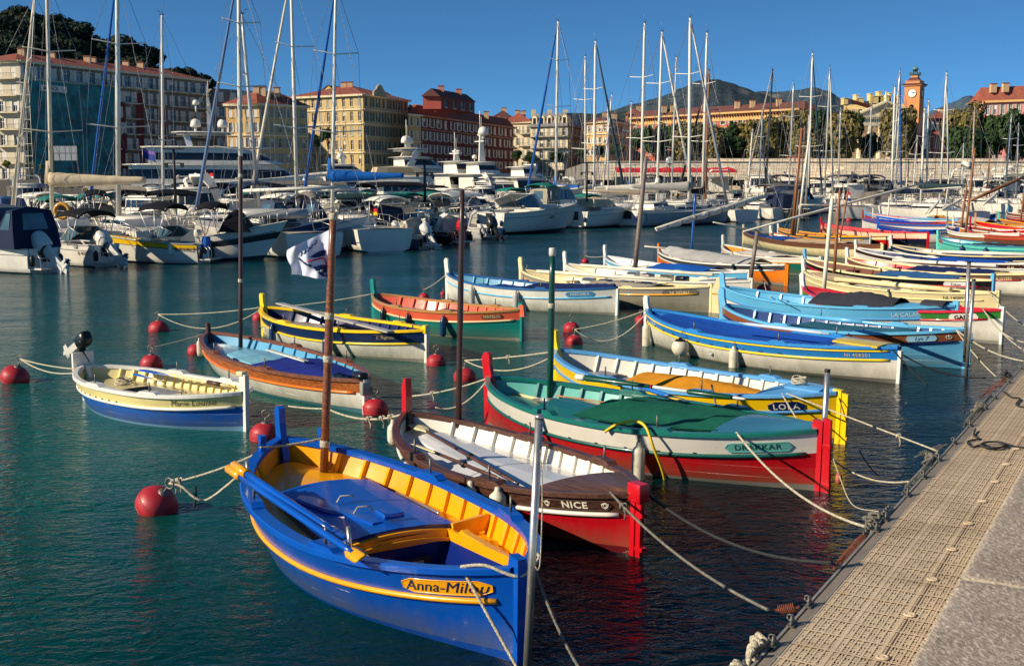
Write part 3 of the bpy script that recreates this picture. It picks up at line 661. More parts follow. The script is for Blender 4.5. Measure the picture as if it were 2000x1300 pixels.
e.prism([(-.12, 0), (.36, 0), (.52, .04), (.95, .05), (1.05, .13), (.96, .22), (.5, .20), (.3, .12), (-.12, .10)], 0, .028, BLUE, M=Matrix.Translation(Vector((-.10, .06, hxz(.3) - .005))) @ Matrix.Rotation(R(9), 4, 'Z') @ Matrix.Rotation(R(-86), 4, 'X')); o = e.build('lashed_rudder', b.root)
e = MB(); e.bbox((-.12, .0, hxz(-.1) + .03), (.2, .055, .05), .012, BLUE); e.bbox((-.2, -.07, hxz(-.1) + .03), (.055, .2, .05), .012, BLUE); e.build('rudder_head', o)
e = MB()
for xx in (.12, .5): e.tube([(xx, -.02, hxz(xx)), (xx, .0, hxz(xx) + .045), (xx + .01, .12, hxz(xx) + .05), (xx, .16, hxz(xx))], .008, ROPE, n=5)
e.build('lashing', o)
bo, bb, btop = b.mast((632, 937), (651, 415), .043, .034, MASTB, zb=.33, bands=(.14, .46, .62, .985)); ANNAMAST = (bb, btop)
b.stick((650, 470), (636, 850), .01, DARKW, 'flag_halyard', 2.3, .6)
b.plate(-.835, .58, .105, YEL, 'Anna-Milou', NAVY, size=.115, shear=.35, bold=0, shape='scroll', sx_=1.0, dz=.115)
b.cleat_block(.86, 1, BLUE); b.cleat_block(.86, -1, BLUE)
e = MB(); a_ = b.P(.05, b.zg(.05) - b.dd + .05, -1, -.22); c_ = b.P(.62, b.zg(.62) - b.dd + .04, -1, -.1); e.tube([a_, a_.lerp(c_, .02), a_.lerp(c_, .55)], .018, STEEL, n=10); e.tube([a_.lerp(c_, .55), c_], .016, DARKW, n=10); e.build('boat_hook', b.root)
e = MB(); T = Matrix.Translation(Vector((-.19 * b.L / 2 - .13, .22, .14))); e.box((0, 0, 0), (.012, .26, .12), WHT, M=T); o = e.build('registration_plate', b.root)
e = MB(); put_text(e, 'Anna-Milou', lambda x, y: T @ Vector((-.0085, -x, y + .028)), BLK, size=.042, bold=.0005); put_text(e, 'NI B46421', lambda x, y: T @ Vector((-.0085, -x, y - .03)), BLK, size=.05, bold=.001); e.build('lettering', o)
e = MB(); X_ = -.19 * b.L / 2 - .03; e.box((X_ - .06, -.12, .16), (.012, .26, .10), BLACK); e.box((X_ - .07, -.12, .17), (.012, .12, .03), GREY); e.build('instrument_panel', b.root)
for sd in (1,):
    for t, l in ((.50, .34), (-.50, .34)):
        e = MB(); p = b.P(t, b.zg(t) + .02, sd, -.05); e.tube([p, p + Vector((.04, 0, l * .65))], .016, STEEL, n=10); e.build('oar_crutch', b.root)
SA = b.L / 2
PO = [at(452, 930, .86), at(700, 1110, .80)]
oar(at(447, 915, .74), at(706, 1090, .66), 'yellow-tipped blue oar lying outermost along the left side of the nearest blue boat', BLUE, YEL, bl=.28, bw=.06, r=.028, loom=(.0, .12, YEL), flip=.5)
oar(at(452, 905, .80), at(672, 1052, .66), 'blue oar with a square yellow sleeve beside the other oar on the nearest blue boat', BLUE, BLUE, bl=.4, bw=.06, r=.03, loom=(.03, .17, YEL), flip=.2)
# 2 ------------------------------------------------------------- white and brown boat NICE
b = Boat('varnished brown boat with white inside, red bottom and NICE lettered on its stern board', (1238, 968), (795, 808), 1.62, fb=.45, zS=.545, zB=.60, bottom=RED, top=DARKW, rail=WHT, cap=DARKW, inside=WHT, deck=LWHITE, dd=.17, stem=DARKW, stemh=.03, sternh=.0, sternc=RED, band=.17, ribs=13, capw=.10, ribc=WHT, boot=paint((90, 20, 24)))
NICE = b
b.deck(); b.hatch(-.62, .46, .50, .07, LWHITE, camber=.06, taper=.9, seams=(.56,))
b.hatch(.46, .72, .26, .09, LWHITE, camber=.03, name='fore_hatch', seams=())
b.enddeck(-.985, -.60, wood((98, 66, 50), 'dark_deck_planks'), camber=.04, z=.03)
e = MB(); e.prism([(-.03, -.1), (.05, -.1), (.06, .3), (.0, .42), (-.04, .42), (-.05, .2)], -.04, .04, RED, M=Matrix.Translation(Vector((b.L / 2 + .0, 0, b.zg(1) + .02)))); e.build('stem_head', b.root)
b.rudder(RED, top=-.02, w=.07); e = MB(); e.bbox((-b.L / 2 - .06, 0, b.zg(-1) + .05), (.17, .12, .17), .01, RED); e.build('rudder_head', b.root)
b.mast((895, 862), (903, 372), .036, .026, mat('dark_varnished_spar', (62, 44, 38), rough=.35), zb=.30)
def crest(tb, fn, tm):
    for c in (-.235, .235):
        for k in range(2):
            r_ = .022 - .009 * k; P_ = [fn(c + r_ * math.cos(a * .628) * 1.0, .003 + r_ * 1.15 * math.sin(a * .628)) for a in range(11)]; tb.tube(P_, .0035, tm, n=4, caps=False)
        tb.tube([fn(c - .024, .02), fn(c - .02, -.01), fn(c, -.03), fn(c + .02, -.01), fn(c + .024, .02)], .003, tm, n=4)
b.plate(-.81, .56, .085, wood((70, 42, 32), 'dark_name_board'), 'NICE', paint((236, 230, 206)), size=.088, bold=.0022, extra=crest, spacing=1.12, dz=.085)
oar(at(1012, 945, .56), at(808, 828, .50), 'dark brown oar with a cream blade, upper one of two across the NICE boat', DARKW, CREAM, bl=.52, bw=.09, collar=.4, r=.017)
oar(at(985, 938, .52), at(812, 868, .48), 'dark brown oar with a cream blade, lower one of two across the NICE boat', DARKW, CREAM, bl=.5, bw=.085, collar=.42, r=.017, flip=.3)
for i, (t, sd, r_, L_) in enumerate(((.90, 1, .07, .26), (-.30, 1, .065, .22), (-.48, 1, .085, .36))):
    fender(b, t, sd, ['small dirty cream fender by the bow of the NICE boat', 'small round fender low between the nearest blue boat and the NICE boat', 'largest cream fender on the left side of the NICE boat, near its lettering'][i], r=r_, L=L_, drop=.02)
# 3 ------------------------------------------------------------- DRAKKAR
b = Boat('green, white and red boat with a green cover and DRAKKAR lettered at the stern', (1600, 842), (955, 738), 1.95, fb=.53, zS=.66, zB=.68, bottom=RED, top=paint((228, 222, 208)), rail=DGREEN, cap=paint((24, 108, 98)), inside=LGREEN, deck=paint((28, 112, 112)), dd=.20, stem=RED, stemtip=DGREEN, stemh=.36, sternh=.12, sternc=RED, band=.235, ribs=15, capw=.11, ribc=paint((30, 120, 112)), boot=paint((112, 108, 100)))
DRAK = b
b.deck(); b.hatch(-.10, .52, .56, .10, paint((26, 106, 108)), camber=.07, taper=.9, seams=(.35,))
b.tarp(-.62, .14, CLGREEN, ridge=.07, over=-.08, w=.9, seed=3, peak=.85)
b.enddeck(-.985, -.60, paint((52, 110, 138)), camber=.09, z=.02)
b.mast((1074, 782), (1079, 500), .045, .036, paint((14, 70, 56)), zb=.38, bands=(.66,)); e = MB(); 
T = Matrix.Translation(b.loc(atY(1079, 496, at(1074, 782, .38).y))); e.lathe([(.001, -.03), (.045, -.03), (.05, .0), (.05, .07), (.04, .085), (.001, .085)], mat('milky_plastic', (190, 186, 170), rough=.3), n=12, M=T); e.build('mast_light', b.root)
b.rudder(RED, top=.16, w=.11, w2=.09)
b.plate(-.80, .62, .10, paint((96, 168, 158)), 'DRAKKAR', paint((24, 74, 70)), size=.088, spacing=1.1, dz=.135, bold=.0006)
e = MB()
for k in range(5): e.tube([b.P(.44 + k * .03, .47 + .01 * k, -1, -.95 + k * .09), b.P(.62 + k * .02, .47, -1, -.85 + k * .09)], .012, STEEL, n=6)
e.tube([b.loc(at(992, 766, .46)), b.loc(at(1100, 790, .46))], .022, CREAM, n=8); e.build('folded_ladder', b.root)
for q_ in ((1085, 772, 1240, 793), (1100, 777, 1235, 800)):
    b.stick(q_[:2], q_[2:], .011, wood((176, 128, 84), 'pale_wood_pole'), 'wooden_pole', .5)
scuppers(b, -.55, .6, 8, .21, .04); coil(b, -.2, -.3, b.zg(0) - b.dd + .14, 'rope coil on the green cover of the DRAKKAR boat', m=ROPEG)
fender(b, -.30, 1, 'long cream fender on the left side of the DRAKKAR boat under the yellow hose', r=.075, L=.45, drop=.16)
mb = b.wp(-.30, .5, 1, .02); path_rope([b.wp(-.13, b.zg(-.1) - .03, 1, .05), b.wp(-.20, b.zg(-.2) + .08, 1, .04), b.wp(-.29, b.zg(-.3) + .13, 1, .03), b.wp(-.36, b.zg(-.4) + .08, 1, .10), b.wp(-.40, .42, 1, .16), b.wp(-.41, .15, 1, .14), b.wp(-.38, -.12, 1, .1)], 'yellow rubber hose looped over the side of the DRAKKAR boat into the water', r=.018, m=mat('yellow_hose', (222, 190, 40), rough=.5), cat='hose', name='hose')
# 4 ------------------------------------------------------------- LOLA
b = Boat('yellow boat with light blue rim, ochre cover and LOLA on a dark board', (1638, 768), (1085, 684), 1.9, fb=.52, zS=.655, zB=.70, bottom=paint((246, 200, 14)), top=paint((246, 200, 14)), rail=STLB, cap=paint((92, 160, 214)), inside=paint((214, 210, 196)), deck=paint((96, 100, 110)), dd=.26, stem=YEL2, stemh=.34, sternh=.05, band=.21, ribs=15, capw=.11, boot=paint((90, 86, 70)))
LOLA = b
b.deck(); b.enddeck(-.985, -.64, paint((92, 160, 214)), camber=.05, z=.02); b.hatch(-.10, .5, .42, .06, paint((40, 70, 110)), camber=.05, seams=())
b.hatch(-.93, -.72, .2, .025, paint((92, 160, 214)), z=.66, name='stern_hatch', seams=(), camber=.03)
b.tarp(-.60, .30, CLOCHRE, ridge=.13, over=-.2, w=.85, seed=8, peak=.8, sag=-.08, zoff=-.12)
b.hatch(.10, .34, .3, .05, paint((224, 176, 30)), camber=.02, name='yellow_board', seams=()); b.rudder(paint((246, 200, 14)), top=.02, w=.09)
b.plate(-.80, .40, .13, NAVY, 'LOLA', WHT, size=.11, shape='scroll', dz=.14, bold=.001, spacing=1.15)
b.stick((1390, 752), (1400, 800), .014, GALV, 'steel_post', .75, .55)
SP = at(1135, 742, .72); DG = paint((16, 72, 52)); seg_spar('long green and white oar with a red ring lying over the LOLA boat', at(1126, 735, .84), at(1456, 779, .78), [('blade_tip', 0, .06, .07, .075, WHT), ('blade', .06, .46, .075, .04, DG), ('red_ring', .46, .475, .042, .042, RED), ('white_shaft', .475, .68, .034, .034, WHT), ('green_shaft', .68, .93, .06, .05, DG), ('grip', .93, 1, .028, .024, WHT)])
b.hatch(.50, .62, .30, .10, GREY, camber=.05, name='grey_bag', seams=()); coil(b, -.78, .05, .72, 'pale rope coil on the stern deck of the LOLA boat', r=.11)
oar(at(1240, 752, .62), at(1330, 780, .66), 'blue oar with a yellow tip lying inside the LOLA boat', paint((40, 110, 190)), paint((244, 196, 20)), bl=.45, bw=.07, r=.03)
# 5 ------------------------------------------------------------- NI 458301
b = Boat('long white boat with blue band between yellow stripes, lettered NI 458301', (1757, 680), (1264, 604), 1.85, fb=.50, zS=.60, zB=.72, bottom=paint((222, 216, 200)), top=paint((36, 122, 196)), rail=YEL2, rail2=YEL2, cap=paint((44, 132, 204)), inside=paint((30, 110, 190)), deck=paint((60, 70, 90)), dd=.24, stem=WHT, stemtip=YEL2, stemh=.30, sternh=-.04, sternc=WHT, band=.20, ribs=15, capw=.10, boot=paint((96, 92, 82)))
NI45 = b
b.deck(); b.tarp(-.66, .86, CLBLUE, ridge=-.02, over=-.09, w=.93, seed=14, sag=.08, zoff=.0); b.enddeck(-.985, -.66, paint((70, 130, 180)), camber=.04, z=.02)
b.hatch(-.93, -.62, .32, .03, paint((208, 178, 60)), z=.60, name='yellow_hatch', seams=(), camber=.03)
b.plate(-.82, .3, .1, WHT, 'NI 458301', GOLD, size=.085, dz=.12, plate=False, bold=.001, spacing=1.1)
b.plate(.93, .3, .1, WHT, 'Lorelei', SKY, size=.08, dz=.12, plate=False, shear=.3)
scuppers(b, -.4, .75, 10, .155, .09)
fender(b, .90, 1, 'cream fender at the bow of the white boat NI 458301', r=.085, L=.5, drop=.24); fender(b, .36, 1, 'round grey ball fender on the side of the boat NI 458301', r=.17, drop=.12, ball=True, mtop=BLACK); fender(b, -.08, 1, 'cream cylinder fender amidships of the boat NI 458301', r=.085, L=.5, drop=.16)
e = MB(); p = b.P(.14, .17, 1, .01); e.lathe([(.001, .008), (.02, .01), (.03, .02), (.045, .02), (.05, 0)], GREY, n=12, M=Matrix.Translation(p) @ Matrix.Rotation(R(-80), 4, 'X')); e.build('exhaust_outlet', b.root)
oar(at(1620, 652, .72), at(1420, 628, .72), 'peeling pale blue spar lying on the far rim of the boat NI 458301', paint((190, 206, 214)), paint((90, 170, 220)), bl=.6, bw=.05, r=.03)
# 6 ------------------------------------------------------------- Lys 7
b = Boat('sky blue boat with a brown band and Lys 7 lettered on a light blue board', (1885, 645), (1412, 595), 1.85, fb=.56, zS=.70, zB=.82, bottom=SKY, top=paint((140, 82, 50)), rail=NAVY, cap=SKY, inside=paint((60, 84, 136)), deck=CLTEAL, dd=.22, stem=SKY, stemtip=BLUED, stemh=.36, sternh=.06, band=.19, ribs=15, ribc=SKY, capw=.10, boot=paint((70, 130, 160)))
b.deck(); b.tarp(-.62, .3, CLTEAL, ridge=.05, over=-.12, w=.9, seed=4, zoff=-.04); b.rudder(SKY, top=-.02, w=.08)
b.plate(-.76, .48, .10, paint((150, 200, 220)), 'Lys 7', NAVY, size=.10, shear=.3, dz=.10)
e = MB(); p = [b.P(-.92 + .012 * math.cos(a * .63) * 1.4, b.zg(-.92) - .10 + .032 * math.sin(a * .63), 1, .012) for a in range(11)]; e.tube(p, .005, WHT, n=4); e.tube([b.P(-.92, b.zg(-.92) - .06, 1, .012), b.P(-.92, b.zg(-.92) - .14, 1, .012)], .005, WHT, n=4); e.build('painted_emblem', b.root)
oar(at(1790, 640, .86), at(1470, 606, .86), 'long light blue oar laid along the Lys 7 boat', SKY, paint((60, 120, 180)), bl=.9, bw=.07, r=.03, loom=(.3, .55, SKY))
LYS = b
# 7 ------------------------------------------------------------- La Calanque
b = Boat('light blue boat with a black tent cover, lettered LA CALANQUE', (1868, 598), (1412, 560), 1.8, fb=.58, zS=.72, zB=.80, bottom=WHT, top=SKY, rail=STLB, cap=SKY, inside=SKY, deck=STLB, dd=.22, stem=SKY, stemtip=BLUED, stemh=.36, sternh=.12, band=.24, ribs=9, capw=.10, detail=1)
b.deck(); b.enddeck(-.98, -.52, SKY, camber=.06, z=.02); b.tarp(-.58, .08, CLCHAR, ridge=.26, over=-.12, w=.9, seed=6, peak=.55)
b.hatch(-.94, -.76, .3, .05, CLCHAR, z=.72, name='black_cushion', seams=())
b.plate(-.74, .9, .1, WHT, 'LA CALANQUE', paint((200, 210, 214)), size=.125, dz=.14, plate=False, bold=.001)
# 8 ------------------------------------------------------------- small yellow and blue boat at left, with outboard
b = Boat('small open boat, pale yellow over blue, with a tilted outboard motor at the far end', (478, 768), (166, 716), 1.5, fb=.44, zS=.52, zB=.53, bottom=paint((20, 96, 196)), top=paint((236, 218, 146)), rail=WHT, cap=paint((226, 224, 214)), inside=paint((232, 216, 150)), deck=paint((206, 192, 138)), dd=.17, stem=WHT, stemh=-.02, sternh=.26, sternc=WHT, band=.17, ribs=17, capw=.10, full=3.0, boot=paint((110, 150, 180)))
MARIE = b
b.deck(hole=(-.12, .38, .34), well=paint((70, 74, 78)), coam=None); b.hatch(-.70, -.13, .42, .035, paint((206, 190, 134)), camber=.02, seams=(), name='seat_hatch')
b.plate(-.72, .7, .1, WHT, 'Marie Louise', BLK, size=.11, dz=.085, plate=False, shear=.4)
scuppers(b, .0, .75, 9, .14, .03); coil(b, .55, -.1, .33, 'rope coil in the bow of the small yellow and blue boat')
e = MB(); e.bbox((-b.L / 2 + .05, 0, b.zg(-1) + .27), (.13, .1, .06), .012, CREAM); e.build('post_cap', b.root)
e = MB()
for yy in (.32,): e.tube([(-.98, yy + .04, .44), (-.98, yy + .04, .50), (-1.1, yy + .04, .5)], .01, GALV, n=6)
e.build('deck_cleat', b.root)
oar(at(320, 745, .46), at(262, 730, .50), 'blue bladed oar stub inside the small yellow and blue boat, nearer the camera', CREAM, paint((24, 92, 196)), bl=.5, bw=.05, r=.022)
oar(at(455, 755, .44), at(275, 722, .50), 'yellow oar with a blue blade on the far side of the small pale yellow boat', CREAM, paint((24, 92, 196)), bl=.75, bw=.085, r=.022, loom=(.12, .26, DARKW))
def outboard(M, root, m, s=1., tilt=-55, mleg=None, name='outboard_motor', accent=None):
    mleg = mleg or m; o = bpy.data.objects.new(name, None); COL.objects.link(o); o.parent = root; o.matrix_parent_inverse = Matrix(); o.matrix_local = M @ Matrix.Rotation(R(tilt), 4, 'Y') @ Matrix.Scale(s, 4)
    a = MB(); prof = []
    rows = []
    for z, w_, l_, dx in ((.12, .15, .24, 0), (.16, .19, .32, 0), (.30, .20, .34, -.01), (.46, .19, .33, -.02), (.55, .16, .28, -.03), (.585, .10, .18, -.03), (.59, .01, .02, -.03)):
        rows.append([(dx + l_ * .6 * math.copysign(abs(math.cos(x * math.pi / 8)) ** .7, math.cos(x * math.pi / 8)), w_ * math.copysign(abs(math.sin(x * math.pi / 8)) ** .7, math.sin(x * math.pi / 8)), z) for x in range(16)])
    a.grid(rows, m, True, closed=True, mf=(lambda i, j: accent if (accent and i == 2) else m)); a.build('cowling', o)
    a = MB(); a.prism([(-.14, .14), (.14, .14), (.10, -.12), (.08, -.48), (.14, -.52), (.14, -.56), (.02, -.58), (.0, -.78), (-.10, -.72), (-.13, -.56), (-.26, -.54), (-.26, -.50), (-.10, -.46), (-.11, -.1)], -.045, .045, mleg)
    a.tube([(-.24, 0, -.62), (-.18, 0, -.62), (.05, 0, -.62), (.14, 0, -.62), (.19, 0, -.62)], [.045, .06, .06, .05, .005], mleg, n=10); a.build('leg', o)
    a = MB()
    for k in range(3):
        c, s_ = math.cos(k * 2.094), math.sin(k * 2.094); a.poly([(-.27, 0, -.62), (-.29, .05 * c - .05 * s_, -.62 + .05 * s_ + .05 * c), (-.26, .15 * c, -.62 + .15 * s_), (-.24, .06 * c + .05 * s_, -.62 + .06 * s_ - .05 * c)], BLACK)
    a.build('propeller', o)
    a = MB(); a.box((.17, 0, .02), (.1, .22, .24), BLACK); a.tube([(.2, 0, .1), (.5, .04, .16), (.62, .05, .17)], .018, BLACK, n=6); a.build('clamp_bracket', o); return o
DKM = mat('black_cowling', (18, 18, 20), rough=.35)
e = MB(); e.box((b.L / 2 + .05, 0, .62), (.04, .36, .28), WHT); e.beam((b.L / 2 - .1, .12, .52), (b.L / 2 + .05, .12, .52), .04, .05, WHT); e.beam((b.L / 2 - .1, -.12, .52), (b.L / 2 + .05, -.12, .52), .04, .05, WHT); e.build('motor_bracket', b.root)
outboard(Matrix.Translation(Vector((b.L / 2 + .16, 0, .86))) @ Matrix.Rotation(R(180), 4, 'Z'), b.root, DKM, s=.55, tilt=62, mleg=paint((196, 194, 184)))
# 9 ------------------------------------------------------------- varnished boat with pale blue deck
b = Boat('worn varnished wooden boat with pale blue deck, blue cover and white bottom, left of centre', (712, 745), (408, 650), 1.62, fb=.42, zS=.475, zB=.50, bottom=WHT, top=wood((170, 96, 44), 'orange_varnish'), rail=ORNG, cap=wood((118, 70, 44), 'weathered_varnish'), inside=paint((92, 160, 196)), deck=paint((96, 148, 176)), dd=.17, stem=DARKW, stemh=.20, stemw=.05, sternh=.04, sternc=WHT, band=.17, ribs=13, capw=.10, boot=paint((60, 100, 110)))
WOODB = b
b.deck(); b.hatch(-.12, .42, .42, .09, paint((128, 190, 208)), camber=.05, taper=.85, seams=(.3, .6)); b.tarp(-.74, -.10, cloth((28, 44, 128)), ridge=.07, over=-.09, w=.9, seed=21, zoff=-.02, peak=.7)
b.mast((470, 682), (470, 305), .040, .036, mat('dark_pole', (72, 50, 46), rough=.5), zb=.27, bands=(.36, .9))
e = MB(); a_ = b.loc(at(520, 683, .52)); c_ = b.loc(at(595, 706, .52)); e.tube([a_, c_], .016, WHT, n=8); e.tube([a_ + Vector((.02, -.08, 0)), c_ + Vector((.02, -.08, 0))], .012, GREY, n=8); e.build('folded_boat_hook', b.root)
e = MB(); e.bbox((-b.L / 2 + .1, .02, .55), (.3, .17, .12), .05, BLK); e.bbox((-b.L / 2 - .03, 0, .38), (.1, .16, .2), .02, GREY); e.build('covered_motor', b.root)
fender(b, .86, 1, 'cream fender at the bow of the varnished wooden boat', r=.06, L=.3, drop=.05)
# 10 ------------------------------------------------------------ yellow rim navy band
b = Boat('white boat with navy band and bright yellow rim, blue fenders hanging on its side', (832, 646), (514, 600), 1.75, fb=.50, zS=.605, zB=.64, bottom=WHT, top=paint((18, 40, 84)), rail=YEL2, cap=paint((246, 200, 14)), inside=paint((20, 36, 80)), deck=paint((136, 130, 124)), dd=.23, stem=YEL2, stemtip=BLK, stemh=.32, sternh=.08, sternc=WHT, band=.23, ribs=13, capw=.12)
RIGN = b
b.deck(); b.hatch(.2, .52, .46, .07, paint((160, 154, 142)), seams=(), camber=.04); b.tarp(-.66, .22, cloth((22, 28, 66)), ridge=-.03, over=-.1, w=.86, seed=9, zoff=-.10)
e = MB(); p = b.P(-1, b.zg(-1) + .04, 1); e.bbox((-b.L / 2 + .0, 0, b.zg(-1) + .03), (.10, .12, .16), .015, YEL2); e.build('post_head', b.root)
b.plate(-.76, .54, .10, NAVY, "L' Rignola", GOLD, size=.09, shear=.35, dz=.10)
fender(b, .44, 1, 'navy blue fender nearer the bow of the yellow-rimmed boat', r=.07, L=.42, m=paint((22, 50, 96)), drop=.1); fender(b, -.28, 1, 'navy blue fender nearer the stern of the yellow-rimmed boat', r=.08, L=.5, m=paint((22, 50, 96)), drop=.14)
e = MB(); a_ = b.loc(at(545, 592, .76)); c_ = b.loc(at(763, 648, .62)); e.beam(a_, c_, .16, .03, paint((186, 176, 160))); e.build('grey_gangplank', b.root)
# 11 ------------------------------------------------------------ coral and teal
b = Boat('teal green boat with a coral band, lettered MATELO', (1018, 606), (730, 574), 1.75, fb=.54, zS=.665, zB=.70, bottom=TEAL, top=CORAL, rail=CREAMD, cap=paint((176, 128, 70)), inside=CORAL, deck=paint((130, 110, 104)), dd=.22, stem=TEAL, stemtip=CORAL, stemh=.38, sternh=.16, sternc=TEAL, band=.20, ribs=13, capw=.08)
MATL = b
b.deck(); b.hatch(.3, .6, .42, .05, paint((172, 164, 150)), seams=(), camber=.03); b.tarp(-.7, .25, cloth((52, 50, 70)), ridge=-.02, over=-.1, w=.9, seed=31, zoff=-.12)
e = MB(); e.prism([(-.09, .0), (.05, 0), (.07, .24), (-.06, .26)], -.04, .04, CORAL, M=Matrix.Translation(Vector((-b.L / 2 - .03, 0, b.zg(-1) - .13)))); e.build('post_head', b.root)
b.plate(-.80, .42, .085, wood((110, 70, 44), 'brown_name_board'), 'MATELO', CREAM, size=.085, dz=.10)
for t, l_ in ((.50, 'first dark blue fender from the bow of the teal and coral boat'), (.08, 'middle dark blue fender of the teal and coral boat'), (-.36, 'blue fender nearest the stern of the teal and coral boat')): fender(b, t, 1, l_, r=.07, L=.4, m=paint((20, 52, 92)) if t < 0 else paint((18, 24, 40)), drop=.12)
# 12 ------------------------------------------------------------ white and blue FORTUNE
b = Boat('white boat with blue rim and cover, FORTUNE II on a blue board', (1205, 562), (874, 533), 1.85, fb=.58, zS=.71, zB=.80, bottom=WHT, top=WHT, rail=SKY, cap=paint((40, 92, 150)), inside=paint((96, 160, 190)), deck=paint((60, 110, 150)), dd=.22, stem=WHT, stemtip=SKY, stemh=.44, sternh=-.02, band=.22, ribs=13, capw=.09)
FORT = b
b.deck(); b.tarp(-.98, -.16, CLNAVY, ridge=.07, over=-.02, w=.97, seed=12); b.tarp(-.2, .42, cloth((22, 60, 120)), ridge=.02, over=-.2, w=.85, seed=13, zoff=-.08); b.hatch(.4, .6, .45, .05, paint((130, 186, 206)), seams=())
b.plate(-.73, .72, .12, paint((70, 140, 184)), 'FORTUNE II', WHT, size=.085, dz=.12, spacing=1.05, bold=.001)
fender(b, .42, 1, 'light grey fender nearer the bow of the white boat with the blue board', r=.09, L=.5, m=paint((170, 168, 158)), drop=.1); fender(b, -.14, 1, 'light grey fender leaning amidships on the white boat with the blue board', r=.09, L=.5, m=paint((176, 174, 166)), drop=.08)
# ---------------------------------------------------------------- the boats further along the pontoon
def pt(label, S, B, bottom, top, cap, inside, deck, rail=None, beam=1.75, detail=1, **k):
    tarp = k.pop('tarp', None); tarp2 = k.pop('tarp2', None); sd_ = k.pop('sdeck', None); mastp = k.pop('mast', None); rud = k.pop('rud', None); pl = k.pop('plate', None)
    b = Boat(label, S, B, beam, fb=k.pop('fb', .54), zS=k.pop('zS', .68), zB=k.pop('zB', .78), bottom=bottom, top=top, rail=rail or cap, cap=cap, inside=inside, deck=deck, detail=detail, ribs=k.pop('ribs', 9 if detail else 0), pads=((.28,), (-.38,)) if detail else None, sternh=k.pop('sternh', .08), stemh=k.pop('stemh', .36), **k)
    b.deck()
    if tarp: b.tarp(tarp[0], tarp[1], tarp[2], ridge=tarp[3], over=-.1, w=.92, seed=S[0] % 37, peak=.6)
    if tarp2: b.tarp(tarp2[0], tarp2[1], tarp2[2], ridge=tarp2[3], over=-.1, w=.92, seed=S[0] % 31, peak=.4)
    if sd_: b.enddeck(-.98, -.6, sd_, camber=.05, z=.02)
    if mastp: b.mast(*mastp)
    if detail:
        for k_, t_ in enumerate((.52, -.5)):
            e = MB(); y_ = b.P(t_, b.zg(t_) - .12, 1, -.04).y; e.box((t_ * b.L / 2, 0, b.zg(t_) - .10), (.2, y_ * 2, .035), inside); e.build('thwart', b.root)
    if rud: b.rudder(rud, top=.04, w=.12)
    if pl: b.plate(**pl)
    return b
PL = lambda txt, w, m, tm, t=-.78, **k: dict(t=t, w=w, h=k.pop('h', .13), m=m, txt=txt, tm=tm, dz=k.pop('dz', .12), bold=k.pop('bold', .001), **k)
BRN = paint((112, 72, 50)); OCH = paint((206, 134, 40)); PINKR = paint((204, 70, 70)); MAST1 = mat('cream_spar_paint', (226, 220, 196), rough=.4); SPB = wood((150, 96, 56), 'brown_spar')
P_ = {}
P_['gary'] = pt('white boat with green band and red rim, GARY on a white board', (1958, 606), (1568, 560), WHT, paint((50, 124, 54)), paint((200, 30, 50)), paint((180, 40, 50)), CREAMD, rail=RED, tarp=(-.4, .4, CLTAN, .05), plate=PL('GARY', .55, WHT, BLK, h=.16, bold=.006), sternc=WHT, stem=WHT, stemtip=RED, mast=((1608, 577), (1625, 388), .055, .045, MAST1, .5), zS=.72)
P_['ni14'] = pt('cream boat with canvas pieces, dark number NI-140893 on its stern', (1950, 573), (1570, 528), CREAMD, CREAMD, CREAM, CREAMD, CREAM, tarp=(-.5, .2, CLWHITE, .04), tarp2=(.25, .85, CLTAN, .03), plate=PL('NI-140893', .95, CREAMD, BLK, h=.17, plate=False, t=-.74), stem=WHT, stemtip=RED, sternc=CREAMD)
P_['trit'] = pt('black banded boat with blue cover, Triton on a white board and light blue stern post', (1940, 548), (1572, 505), paint((60, 40, 40)), BLK, CREAM, BRN, wood((110, 86, 62)), rail=RED, tarp=(-.75, -.05, CLSTEEL, .12), plate=PL('Triton', .75, paint((214, 214, 210)), BLK, h=.16, shear=.3), stem=SKY, stemtip=CORAL, sternc=SKY, sternh=.2, mast=((1629, 535), (1640, 372), .05, .04, SPB, .5), zS=.7)
P_['ni15'] = pt('cream boat with dark red stripe and navy cover, numbered NI 151552', (2020, 536), (1655, 502), WHT, paint((120, 84, 66)), CREAM, paint((170, 30, 50)), CREAM, rail=RED, tarp=(-.7, .12, CLNAVY, .12), plate=PL('NI.151552', .95, paint((96, 74, 60)), CREAM, h=.15, t=-.8), stem=WHT, stemtip=RED)
P_['as46'] = pt('dark brown boat with white rim and blue sail cover, behind the navy covered one', (2040, 516), (1672, 484), WHT, paint((56, 30, 30)), paint((222, 218, 206)), NAVY, CREAMD, tarp=(-.7, .0, CLBLUE, .10), plate=PL('AS 46', .5, BLK, CREAM, plate=False), stem=WHT)
P_['navy'] = pt('navy boat with pale rim, navy covers and a white spar along it', (2060, 500), (1740, 478), NAVY, NAVY, CREAMD, NAVY, CLNAVY, tarp=(-.8, .2, CLNAVY, .08), stem=WHT, stemh=.42, zB=.8)
P_['turq'] = pt('turquoise boat with a high bow, cutting the right edge of the picture', (2090, 482), (1832, 463), TURQ, TURQ, paint((60, 120, 150)), TURQ, paint((90, 190, 180)), rail=paint((30, 110, 130)), tarp=(-.6, .25, CLCHAR, .05), stem=TURQ, stemtip=TEAL, stemh=.36, beam=1.9, plate=PL('IRENE', .5, paint((190, 110, 90)), paint((120, 50, 40)), t=.86, h=.18))
fender(P_['turq'], .34, 1, 'dark blue fender, nearer the bow of the turquoise boat', r=.11, L=.5, m=paint((20, 50, 90)), drop=.1); fender(P_['turq'], -.05, 1, 'dark blue fender, nearer the right edge on the turquoise boat', r=.11, L=.5, m=paint((20, 50, 90)), drop=.1)
